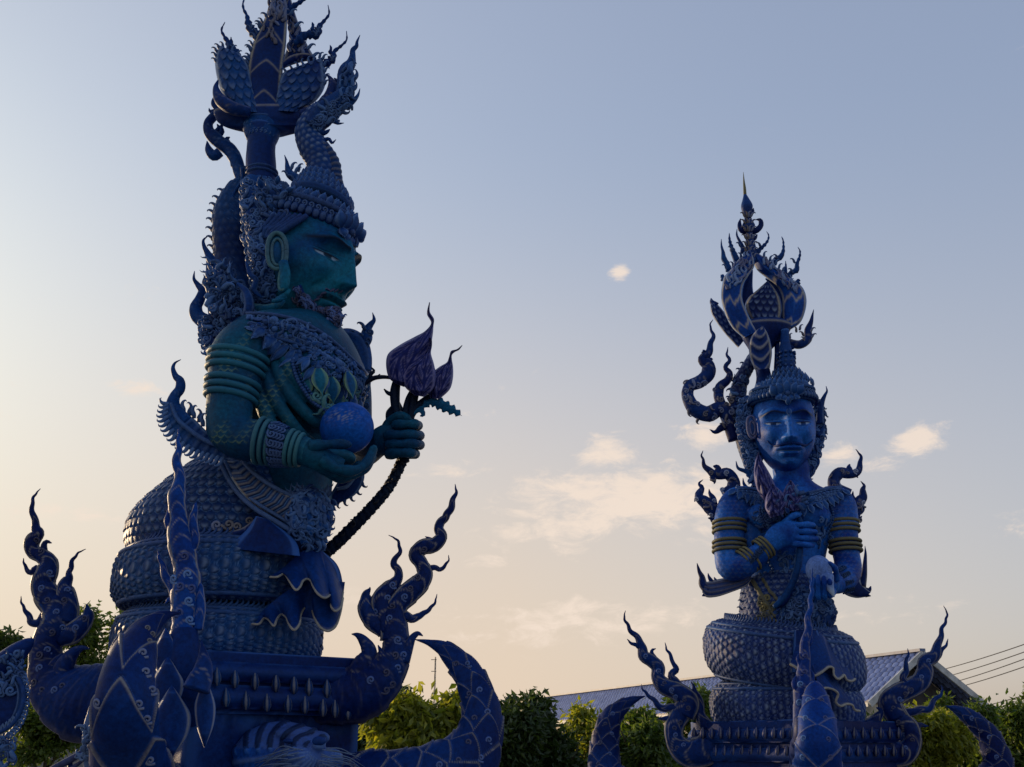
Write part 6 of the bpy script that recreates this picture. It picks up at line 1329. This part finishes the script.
# what the hands hold
o = MB(); blob(o, RF, 819, 570, 66, 13, 14.5, 12, 36, 44)
loft(o, RF, [(826, 578, 72, 8), (829, 586, 76, 5), (832, 592, 78, 2.6), (834, 597, 79, .8)], sides=16, n=24)
V, A, B, C = o.arr(); px, py = to_px(V); cc = np.zeros((len(V), 3)); cc[:, 1] = .9*np.clip((py-586)/5, 0, 1); cc[:, 0] = .0
o2 = MB(); o2.add(V, A, B, cc); single('conch_vessel', o2, PALEB, 'pale blue rounded vessel with a white spout in the fingers of the front-facing statue', 'vessel')
bq2 = thing('lotus_bouquet', 'dark violet lotus buds on the front-facing statue\'s chest', 'lotus flowers', tuple(RF.P(776, 606, 40)))
for lft, rgt, d_ in [([(768, 506), (758, 492), (754, 476), (755, 462), (758, 452)], [(776, 504), (776, 488), (770, 474), (763, 462), (758.5, 452)], 40), ([(770, 518), (765, 508), (766, 496), (772, 484)], [(784, 514), (788, 502), (782, 492), (773, 484)], 48), ([(784, 512), (781, 500), (784, 490), (790, 480)], [(800, 510), (803, 498), (797, 488), (791, 480)], 44)]:
    m = MB(); blade(m, RF, lft, rgt, d=d_, thick=9, n=60, w=30, disp=budrel); m.build('lotus_bud', VIOLET, bq2)
m = MB(); cluster(m, RF, [(778, 498), (800, 488), (810, 500), (806, 512), (786, 514), (772, 520)], 26, 8, [T_LEAF, T_HOOK], (44, 54), (0, -1), .9, 6, .8); m.build('leaf', ORN, bq2)
m = MB(); loft(m, RF, zap(45, [(780, 508, 2.2), (790, 511, 2.4), (797, 515, 2.4), (800, 521, 2.6), (800, 548, 3), (798, 566, 3.4), (791, 586, 3.6), (782, 600, 3.2), (774, 607, 2.4)]), sides=14); m.build('stem', COILB, bq2)
# ================================================================== SETTING
def struct(name, mb, mat):
    me = mb.mesh(name); me.materials.append(mat); o = bpy.data.objects.new(name, me); COL.objects.link(o); o['kind'] = 'structure'; return o
# ground
mat, t, N, L = newmat("ground"); o_ = N("ShaderNodeOutputMaterial"); bs = N("ShaderNodeBsdfPrincipled"); L(bs.outputs[0], o_.inputs[0]); tcn = N("ShaderNodeTexCoord")
na = N("ShaderNodeTexNoise"); na.inputs['Scale'].default_value = .35; na.inputs['Detail'].default_value = 10; L(tcn.outputs['Object'], na.inputs['Vector'])
rp_ = N("ShaderNodeValToRGB"); rp_.color_ramp.elements[0].color = (.05, .06, .025, 1); rp_.color_ramp.elements[1].color = (.13, .11, .07, 1); rp_.color_ramp.elements[0].position = .4; rp_.color_ramp.elements[1].position = .62; L(na.outputs[0], rp_.inputs[0]); L(rp_.outputs[0], bs.inputs['Base Color']); bs.inputs['Roughness'].default_value = .9
gm_ = MB(); gv = np.array([(-4000, -500, 0), (4000, -500, 0), (4000, 6000, 0), (-4000, 6000, 0)], float); gm_.add(gv, [(0, 1, 2, 3)]); struct('ground', gm_, mat)
pm = MB(); pv = np.array([(-14, -6, .004), (16, -6, .004), (16, 21, .004), (-14, 21, .004)]); pm.add(pv, [(0, 1, 2, 3)])
mat, t, N, L = newmat("paving"); o_ = N("ShaderNodeOutputMaterial"); bs = N("ShaderNodeBsdfPrincipled"); L(bs.outputs[0], o_.inputs[0]); tcn = N("ShaderNodeTexCoord"); br = N("ShaderNodeTexBrick"); br.inputs['Scale'].default_value = 2.2; br.inputs['Color1'].default_value = (.22, .20, .18, 1); br.inputs['Color2'].default_value = (.28, .25, .22, 1); br.inputs['Mortar'].default_value = (.1, .1, .09, 1); L(tcn.outputs['Object'], br.inputs['Vector']); L(br.outputs[0], bs.inputs['Base Color']); bs.inputs['Roughness'].default_value = .8
struct('paving', pm, mat)

def box(m, a, b):
    x0, y0, z0 = a; x1, y1, z1 = b
    m.add([(x0, y0, z0), (x1, y0, z0), (x1, y1, z0), (x0, y1, z0), (x0, y0, z1), (x1, y0, z1), (x1, y1, z1), (x0, y1, z1)], [(0, 3, 2, 1), (4, 5, 6, 7), (0, 1, 5, 4), (1, 2, 6, 5), (2, 3, 7, 6), (3, 0, 4, 7)])
# ---------------- long low building with a blue tiled gable roof
ax0 = P(923, 653, 44.0); far = P(521, 702, 91.0); far[2] = ax0[2]
ridge = far-ax0; ridge[2] = 0; RL = np.linalg.norm(ridge); rd = ridge/RL; ax0 = ax0+rd*.8; gd_ = np.array((-rd[1], rd[0], 0)); gd_ = gd_ if gd_[0] > 0 else -gd_
HW = 2.95; RISE = 2.05; zr = ax0[2]; ze = zr-RISE
def bp(u, s, z): return ax0*np.array((1, 1, 0))+rd*u+gd_*s+np.array((0, 0, z))
hs_ = thing('hall', 'long low hall with a blue tiled gable roof and pale bargeboards behind the right statue', 'building', tuple(bp(RL/2, 0, 0)))
mat, t, N, L = newmat("roof_tiles"); o_ = N("ShaderNodeOutputMaterial"); bs = N("ShaderNodeBsdfPrincipled"); L(bs.outputs[0], o_.inputs[0])
at_ = N("ShaderNodeAttribute"); at_.attribute_name = 'paint'; mpn = N("ShaderNodeMapping"); mpn.inputs['Scale'].default_value = (1, 1, 1); L(at_.outputs['Color'], mpn.inputs[0])
nz = N("ShaderNodeTexNoise"); nz.inputs['Scale'].default_value = 2.5; nz.inputs['Detail'].default_value = 8; tcn = N("ShaderNodeTexCoord"); L(tcn.outputs['Object'], nz.inputs['Vector'])
bk_ = N('ShaderNodeTexBrick'); L(mpn.outputs[0], bk_.inputs['Vector']); bk_.inputs['Scale'].default_value = 1; bk_.inputs['Brick Width'].default_value = .42; bk_.inputs['Row Height'].default_value = .36; bk_.inputs['Mortar Size'].default_value = .035; bk_.offset = 0; bk_.inputs['Color1'].default_value = (.7, .75, .85, 1); bk_.inputs['Color2'].default_value = (1.3, 1.25, 1.2, 1); bk_.inputs['Mortar'].default_value = (.22, .22, .28, 1)
cr_ = N("ShaderNodeValToRGB"); cr_.color_ramp.elements[0].color = (.07, .115, .30, 1); cr_.color_ramp.elements[1].color = (.12, .175, .40, 1); cr_.color_ramp.elements[0].position = .35; cr_.color_ramp.elements[1].position = .68; L(nz.outputs[0], cr_.inputs[0]); mm_ = N('ShaderNodeMix'); mm_.data_type = 'RGBA'; mm_.blend_type = 'MULTIPLY'; mm_.inputs[0].default_value = 1; L(cr_.outputs[0], mm_.inputs[6]); L(bk_.outputs[0], mm_.inputs[7]); L(mm_.outputs[2], bs.inputs['Base Color']); bs.inputs['Roughness'].default_value = .5
ROOF = mat
def slope(sgn):
    m = MB(); nu_, nv_ = int(RL/.07), 80; u = np.linspace(-.7, RL, nu_); v = np.linspace(0, 1, nv_); U, Vv = np.meshgrid(u, v, indexing='ij')
    s = sgn*(HW+.0)*Vv; z = zr-RISE*Vv*(1) + .06*np.abs(np.sin(U*np.pi/.42)) + .07*((1-(Vv*9) % 1))*0 - .10*((Vv*10) % 1) + .06
    W = bp(0, 0, 0)+rd*U[..., None]+gd_*s[..., None]+np.array((0, 0, 1))*z[..., None]
    W2 = W-np.array((0, 0, .16)); nn = nu_*nv_; fq = grid_faces(nu_, nv_, False)
    uv = np.stack([U, Vv*3.6, 0*U], -1).reshape(-1, 3)
    m.add(np.concatenate([W.reshape(-1, 3), W2.reshape(-1, 3)]), np.concatenate([fq, fq[:, ::-1]+nn]), None, np.concatenate([uv, uv]))
    for sl in (np.arange(nu_-1)*nv_+nv_-1,): m.F4.append(np.stack([sl, sl+nv_, sl+nv_+nn, sl+nn], -1))
    e = np.arange(nv_-1); m.F4.append(np.stack([e, e+1, e+1+nn, e+nn], -1))
    return m
WHITE = plain("bargeboard_paint", (.42, .44, .46), .5, 3); WALLP = plain("hall_wall_plaster", (.50, .46, .38), .8, 1.5); DARK = plain("dark_timber", (.03, .028, .03), .7, 4)
r1 = slope(-1).build('roof_slope', ROOF, hs_, True); r2 = slope(1).build('roof_slope', ROOF, hs_, True)
def beam(m, p, q, w, h, dirn=None):
    p = np.asarray(p, float); q = np.asarray(q, float); T = (q-p)/np.linalg.norm(q-p); sd = norm(np.cross(T, (0, 0, 1.0))) if dirn is None else np.asarray(dirn); up = np.cross(sd, T)
    V = [a+sd*x*w/2+up*y*h/2 for a in (p, q) for x, y in ((-1, -1), (1, -1), (1, 1), (-1, 1))]
    m.add(V, [(0, 3, 2, 1), (4, 5, 6, 7), (0, 1, 5, 4), (1, 2, 6, 5), (2, 3, 7, 6), (3, 0, 4, 7)])
for sgn in (-1, 1):
    m = MB(); beam(m, bp(-.78, 0, zr-.02), bp(-.78, sgn*(HW+.08), zr-RISE-.07), .08, .26); m.build('bargeboard', WHITE, hs_, True)
m = MB(); beam(m, bp(-.8, 0, zr+.13), bp(RL, 0, zr+.13), .3, .12); m.build('ridge_cap', plain('ridge_paint', (.10, .14, .26), .5, 3), hs_, True)
for sgn in (-1, 1):
    m = MB(); beam(m, bp(-.7, sgn*(HW+.06), ze-.08), bp(RL, sgn*(HW+.06), ze-.08), .12, .16); m.build('eave_board', WHITE, hs_, True)
m = MB(); V = [bp(.3, -HW+.5, 0), bp(.3, HW-.5, 0), bp(.3, HW-.5, ze+.05), bp(.3, 0, zr-.3), bp(.3, -HW+.5, ze+.05), bp(RL, -HW+.5, 0), bp(RL, HW-.5, 0), bp(RL, HW-.5, ze+.05), bp(RL, 0, zr-.3), bp(RL, -HW+.5, ze+.05)]
m.add(V, [(0, 1, 2, 4), (5, 9, 7, 6), (0, 4, 9, 5), (1, 6, 7, 2)], [(2, 3, 4), (7, 9, 8)]); m.build('wall', WALLP, hs_, True)
m = MB(); V = [bp(.26, -HW+.55, ze-.0), bp(.26, HW-.55, ze-.0), bp(.26, 0, zr-.38)]; m.add(V+[v-rd*.05 for v in V], [(0, 1, 4, 3), (1, 2, 5, 4), (2, 0, 3, 5)], [(0, 2, 1), (3, 4, 5)]); m.build('gable_panel', DARK, hs_, True)
m = MB(); beam(m, bp(29, -HW*.80, zr-RISE*.80+.10), bp(31.2, -HW*.80, zr-RISE*.80+.10), 1.05, .05, dirn=norm(-gd_*HW-np.array((0, 0, RISE)))); m.build('skylight', plain("skylight_sheet", (.42, .42, .42), .35, 3), hs_, True)
# window and posts on the gable end
m = MB(); 
for s in (-1.5, 1.2): beam(m, bp(.24, s, 1.0), bp(.24, s, 2.9), .9, .05, dirn=gd_)
m.build('window', plain("hall_glass", (.03, .035, .04), .15, 2), hs_, True)

# ---------------- antenna mast, cables
m = MB(); a0 = P(435.5, 657, 120); tri = [np.array((math.cos(q), math.sin(q), 0))*.10 for q in (0.5, 2.6, 4.7)]
for v in tri: wtube(m, [a0*np.array((1, 1, 0))+v, a0*np.array((1, 1, .5))+v, a0+v*.6], .03, 6)
zz = np.arange(0, a0[2], .5)
for i, z in enumerate(zz): beam(m, a0*np.array((1, 1, 0))+tri[i % 3]+(0, 0, z), a0*np.array((1, 1, 0))+tri[(i+1) % 3]+(0, 0, z+.5), .03, .03)
ms = thing('antenna_mast', 'thin lattice radio mast rising above the trees between the two statues', 'mast', tuple(a0*np.array((1, 1, 0))))
STEEL = plain("mast_steel", (.16, .15, .15), .5, 5, metal=.4); m.build('mast_lattice', STEEL, ms, True)
for z, l in ((-.3, .5), (-1.6, .45), (-3.0, .45), (-4.2, .4)):
    m = MB(); beam(m, a0+np.array((-l, 0, z)), a0+np.array((l*.3, 0, z)), .07, .07); m.build('antenna_arm', STEEL, ms, True)
CABLE = plain("cable_sheath", (.025, .025, .03), .6, 5, .1)
for (p0, p1, lb) in [((940, 664, 62), (1090, 620, 40), 'topmost of the five overhead cables right of the gable'), ((944, 671, 62), (1090, 627, 40), 'second highest overhead cable right of the gable'), ((950, 677, 62), (1090, 633, 40), 'middle overhead cable right of the gable'), ((952, 682.5, 62), (1090, 642, 40), 'fourth overhead cable down right of the gable'), ((960, 705, 62), (1090, 674, 40), 'lowest overhead cable, well below the other four, right of the gable')]:
    a = P(*p0); b = P(*p1); a = a+(a-b)*.8; s = np.linspace(0, 1, 24)[:, None]; W = a*(1-s)+b*s; W[:, 2] -= (.35*4*s*(1-s))[:, 0]
    m = MB(); wtube(m, W, .022, 6); single('overhead_cable', m, CABLE, lb, 'cable', 'overhead cables')

# ---------------- foliage
def leafmat(name, c1, c2, tr):
    m, t, N, L = newmat(name); o = N("ShaderNodeOutputMaterial"); b = N("ShaderNodeBsdfPrincipled"); a = N("ShaderNodeAttribute"); a.attribute_name = 'paint'; se = N("ShaderNodeSeparateColor"); L(a.outputs['Color'], se.inputs[0])
    mx = N("ShaderNodeMix"); mx.data_type = 'RGBA'; mx.inputs[6].default_value = (*c1, 1); mx.inputs[7].default_value = (*c2, 1); L(se.outputs[0], mx.inputs[0]); L(mx.outputs[2], b.inputs['Base Color']); b.inputs['Roughness'].default_value = .5
    tl_ = N("ShaderNodeBsdfTranslucent"); hs2 = N("ShaderNodeMix"); hs2.data_type = 'RGBA'; hs2.blend_type = 'MULTIPLY'; hs2.inputs[0].default_value = 1; L(mx.outputs[2], hs2.inputs[6]); hs2.inputs[7].default_value = (2.2, 2.0, .8, 1); L(hs2.outputs[2], tl_.inputs[0])
    ms_ = N("ShaderNodeMixShader"); ms_.inputs[0].default_value = tr; L(b.outputs[0], ms_.inputs[1]); L(tl_.outputs[0], ms_.inputs[2]); L(ms_.outputs[0], o.inputs[0]); return m
LF_D = leafmat("dark_leaf", (.018, .04, .012), (.05, .085, .02), .35); LF_M = leafmat("mid_leaf", (.04, .08, .016), (.10, .15, .03), .45); LF_Y = leafmat("yellow_leaf", (.11, .15, .02), (.25, .27, .04), .55)
BARK = plain("bark", (.06, .045, .03), .9, 8, .5, .6)
def leaves(rs, cen, rad, nclump, per, size, droop=.7, shell=.75):
    """leaf-sized folded faces in drooping sprays through the crown's volume"""
    n = nclump*per
    th = rs.uniform(0, 2*np.pi, nclump); cz = rs.uniform(-.75, 1, nclump); rr = (rs.uniform(0, 1, nclump)**(1/3))*.5+.5*shell*rs.uniform(.7, 1.25, nclump)
    rr = np.minimum(rr, 1.2); sn_ = np.sqrt(1-cz**2)
    lump = 1+.22*np.sin(3*th+rs.uniform(0, 6))*np.cos(4*cz+rs.uniform(0, 6))
    C = np.stack([np.cos(th)*sn_, np.sin(th)*sn_, cz], -1)*(rr*lump)[:, None]*rad+cen
    out_ = norm(C-cen+np.array((0, 0, .15)))
    tone = rs.uniform(0, 1, nclump)
    c = np.repeat(C, per, 0); o = np.repeat(out_, per, 0); tn = np.clip(np.repeat(tone, per)+rs.normal(0, .18, n), 0, 1)
    ang = rs.uniform(0, 2*np.pi, n); tilt = rs.uniform(.2, 1.2, n)
    d = norm(o*.7+rs.normal(0, .7, (n, 3))+np.array((0, 0, -droop)))
    base = c+rs.normal(0, size*.6, (n, 3)); L_ = size*rs.uniform(.7, 1.3, n)[:, None]
    sd = norm(np.cross(d, rs.normal(0, 1, (n, 3))+np.array((0, 0, .8)))); nr = np.cross(d, sd)
    w = L_*.2
    v0 = base; v1 = base+d*L_*.5+sd*w+nr*w*.4; v2 = base+d*L_+nr*-L_*.08; v3 = base+d*L_*.5-sd*w+nr*w*.4; 
    V = np.stack([v0, v1, v2, v3], 1).reshape(-1, 3); q = np.arange(n)[:, None]*4
    Fq = np.concatenate([q+[0, 1, 2], q+[0, 2, 3]]); g = np.repeat(tn, 4)
    return V, Fq, g
def tree(name, label, cat, px, ytop, Y, wpx, hpx, mat, seed, nclump=240, per=22, size=.16, group=None, extra=(), droop=.7):
    """crown seen from px-wpx/2 to px+wpx/2, its top on photo row ytop, its height hpx"""
    rs = np.random.default_rng(seed); k = Y*1.06e-3; c = P(px, ytop+hpx/2, Y); base = c*np.array((1, 1, 0))
    r = thing(name, label, cat, tuple(base), group)
    m = MB(); rad = np.array((wpx/2*k, max(wpx/2*k*.8, .5), hpx/2*k))
    lobes = [(c-np.array((0, 0, .2*rad[2])), rad*.55)]
    for _ in range(15):                              # uneven crown: many unequal boughs
        a_ = rs.uniform(0, 6.28); q_ = rs.uniform(.3, .95); s_ = rs.uniform(.16, .38)
        lobes.append((c+np.array((math.cos(a_)*q_*rad[0], math.sin(a_)*q_*rad[1], rs.uniform(-.5, .78)*rad[2])), rad*s_*np.array((1, 1, rs.uniform(.7, 1.1)))))
    for cc, rd_ in lobes:
        f = 1.3*float(np.prod(rd_)/np.prod(rad))**.66
        V, Fq, g = leaves(rs, cc, rd_, max(8, int(nclump*f)), per, size, droop); m.add(V, None, Fq, g)
    m.build('crown', mat, r)
    t_ = MB(); top = c[2]+rad[2]*.3
    tw = np.array([base+np.array((0, 0, -.05)), base+np.array((.03, .02, top*.4)), base+np.array((-.02, .05, top*.75)), base+np.array((0, 0, top))]); tr_ = max(.05, rad[0]*.07)
    wtube(t_, crom(tw, 14), np.linspace(tr_, tr_*.35, 14), 10)
    for i in range(7):
        a = rs.uniform(0, 6.28); z0 = top*rs.uniform(.35, .7); e = c+np.array((math.cos(a)*rad[0]*.75, math.sin(a)*rad[1]*.75, rs.uniform(-.2, .7)*rad[2])); s_ = base+np.array((0, 0, z0)); wtube(t_, crom([tuple(s_), tuple((s_*.5+e*.5)-np.array((0, 0, .1*rad[2]))), tuple(e)], 8), np.linspace(tr_*.5, tr_*.12, 8), 6)
    t_.build('trunk', BARK, r); return r
G = 'trees and bushes behind the statues'
X4 = ((-.55, .1, -.1, .55), (.5, -.1, -.15, .6), (.1, .2, .35, .55), (-.2, -.2, .2, .5))
tree('feathery_tree', 'airy sunlit tree showing between the left corner flame and the snake coils', 'tree', 84, 612, 30, 66, 120, LF_M, 1, 170, 14, .20, G, X4)
tree('leafy_tree', 'dark rounded tree top at the photo\'s left edge behind the flame ornament', 'tree', 10, 632, 34, 70, 120, LF_D, 2, 240, 18, .24, G, X4)
tree('bush', 'low green bush in front of the grey garden wall, seen under the left corner prow', 'bush', 48, 708, 22, 60, 60, LF_M, 3, 150, 16, .16, G, X4)
tree('leafy_tree', 'dark tree with a sparse round top just right of the tiger head pedestal', 'tree', 388, 698, 26, 74, 110, LF_D, 4, 300, 18, .2, G, X4)
tree('leafy_tree', 'dark low tree tucked right under the prow of the left pedestal', 'tree', 350, 712, 24, 60, 90, LF_D, 5, 220, 18, .2, G, X4)
tree('lychee_bush', 'bright yellow-green bush with hanging leaves beside the left pedestal\'s curved tusk', 'bush', 424, 708, 17, 84, 110, LF_Y, 6, 420, 20, .19, G, X4, 1.3)
tree('leafy_tree', 'tall dark tree left of the blue roof with loose shoots on top', 'tree', 512, 705, 24, 84, 130, LF_D, 7, 700, 20, .2, G, X4+((-.25, 0, .75, .32), (.0, 0, .8, .25)))
tree('leafy_tree', 'dark tree at the left end of the blue roof, lower than its neighbour', 'tree', 556, 718, 25, 60, 100, LF_D, 8, 300, 20, .2, G, X4)
tree('lychee_bush', 'yellow-green bush below the eaves just left of the right statue\'s left tusk', 'bush', 588, 722, 27, 46, 80, LF_Y, 9, 300, 18, .2, G, X4, 1.1)
tree('bush', 'mid-green bush below the blue roof, right of the right statue\'s left tusk', 'bush', 640, 716, 25, 74, 90, LF_M, 10, 460, 20, .18, G, X4, 1.0)
tree('bush', 'green bush behind the right pedestal\'s left flame, below the roof', 'bush', 694, 694, 26, 50, 110, LF_M, 11, 380, 20, .18, G, X4, 1.0)
tree('bush', 'shaded bush between the left flame and the coils of the right statue', 'bush', 738, 702, 27, 50, 100, LF_D, 12, 260, 20, .18, G, X4, 1.0)
tree('bush', 'shaded bush behind the right pedestal under the hall wall', 'bush', 868, 728, 25, 60, 80, LF_D, 13, 280, 20, .18, G, X4)
tree('lychee_bush', 'yellow-green bush under the gable, left of the right statue\'s right tusk', 'bush', 930, 718, 26, 60, 96, LF_Y, 14, 420, 20, .18, G, X4, 1.1)
tree('lychee_bush', 'green bush with drooping leaves right of the gable, inside the right tusk\'s curve', 'bush', 972, 708, 28, 60, 110, LF_M, 15, 460, 20, .2, G, X4, 1.1)
tree('leafy_tree', 'tree crown at the photo\'s right edge beyond the last tusk', 'tree', 1018, 702, 30, 64, 120, LF_M, 16, 480, 20, .2, G, X4+((-.3, 0, .7, .3), (.2, 0, .8, .3)), 1.0)
# far wood closing the horizon, one mass
m = MB(); rs = np.random.default_rng(40)
for x in np.linspace(-150, 190, 120):
    V, Fq, g = leaves(rs, np.array((x+rs.uniform(-2, 2), 150+rs.uniform(-8, 8), rs.uniform(1.2, 2.0))), np.array((rs.uniform(2.2, 4), 2.5, rs.uniform(1.4, 2.4))), 26, 10, .75); m.add(V, None, Fq, g)
tag(single('far_wood', m, LF_D, 'low dark line of distant trees along the horizon behind everything', 'wood'), kind='stuff')
m = MB(); WALLG = plain("garden_wall_stone", (.20, .20, .21), .9, 3, .5, .5)
w0 = P(-60, 742, 28); w1 = P(150, 742, 28); box(m, (w0[0], 28, -.1), (w1[0], 28.25, 2.35)); box(m, (w0[0]-.05, 27.94, 2.353), (w1[0]+.05, 28.31, 2.45)); single('garden_wall', m, WALLG, 'low grey garden wall behind the left corner prow', 'wall', flat=True)

# ---------------- railing scroll at the far left and the little finial in front
NF = Fr(8.0)
rl = thing('scroll_railing', 'dark blue railing end with a filigree scroll panel cut off by the photo\'s left edge', 'railing', tuple(NF.P(0, 790, 0)))
m = MB(); loft(m, NF, [(-70, 720, 0, 20), (-30, 690, 0, 17), (0, 668, 0, 13.5), (18, 652, 0, 10), (30, 642, 0, 5), (34, 639, 0, 1)], sides=24); m.build('rail', NAVY, rl)
m = MB(); blade(m, NF, [(-60, 690), (-50, 720), (-40, 740), (-20, 745)], [(14, 676), (22, 690), (18, 715), (-10, 738)], d=4, thick=4, n=40, w=20, gold=0)
m.build('panel', NAVY, rl)
m = MB()
for off, r, g in ((0, 2.2, .1), (-5, 1.0, .5)): loft(m, NF, [(17+off, 676, 10, r), (23+off, 690, 10, r), (22+off, 706, 10, r), (14+off, 722, 10, r), (0+off, 732, 10, r), (-20, 738, 10, r)], sides=10); m.C[-1] = np.full((len(m.V[-1]), 3), (g, 0, 0))
loft(m, NF, [(x, 735-3*(i % 2)*0-abs(x-4)*.2-(i % 2)*6-i*1.0, 11, .8) for i, x in enumerate(np.linspace(-6, 17, 14))], sides=6); m.C[-1] = np.full((len(m.V[-1]), 3), (.8, 0, 0))
cluster(m, NF, [(-10, 662), (22, 650), (24, 672), (12, 690), (-10, 700)], 60, 8, [T_CURL, T_HOOK], (4, 12), (0, -1), 2, 3, 1.0)
for x, y in resamp([(26, 676), (29, 692), (27, 712), (18, 730), (4, 740), (-10, 744)], 22)[:, :2]: free(m, NF, T_CURL, x-2, y, 8, (1, .3), 8, RNG.random() < .5)
cluster(m, NF, [(-10, 744), (14, 736), (10, 767), (-10, 780)], 30, 9, [T_CURL, T_HOOK], (2, 10), (0, 1), 2, 4, 1.0)
m.build('filigree', ORN, rl)
fp = thing('gable_finial', 'small pale-edged spire finial of curls in front of the left pedestal', 'finial', tuple(NF.P(89, 830, 40)))
m = MB(); rings(m, NF, [(89, 800, 40, 4, 4), (89, 760, 40, 5, 5), (89, 748, 40, 4, 4), (89.5, 738, 40, 6, 5), (89.5, 728, 40, 6, 5), (89.5, 720, 40, 4.4, 4), (89.5, 714, 40, 2.4, 2.4), (89.5, 706, 40, .2, .2)], n=40, sides=20, gold=lambda s, a: .25+0*s); fb = m.bvh()
cluster(m, NF, [(82, 726), (97, 726), (96, 740), (98, 760), (80, 760), (83, 740)], 40, 7, [T_CURL, T_HOOK, T_LEAF], (42, 48), (0, -1), 1.5, 3, 1.6)
m.C = [np.maximum(c_, np.array((.35, .12, 0))*1.0) for c_ in m.C]; m.build('spire', ORN, fp)
for sg in (-1, 1):
    m = MB()
    for o_, r in ((0, 3.4), (7, 2.2)): loft(m, NF, [(89+sg*2, 748+o_*1.2, 40, r*.6), (89+sg*14, 757+o_*1.3, 40, r), (89+sg*36, 769+o_*1.5, 40, r), (89+sg*80, 800+o_*1.5, 40, r)], sides=12); m.C[-1] = np.full((len(m.V[-1]), 3), (.12, 0, 0))
    m.build('gable_rail', NAVY, fp)
m = MB(); 
for xx in (70, 89, 108): loft(m, NF, [(xx, 762, 38, 2.5), (xx, 900, 38, 3.5)], sides=10, n=10)
m.build('post', NAVY, fp)

for o in bpy.data.objects:
    if '_w' in o: del o['_w']
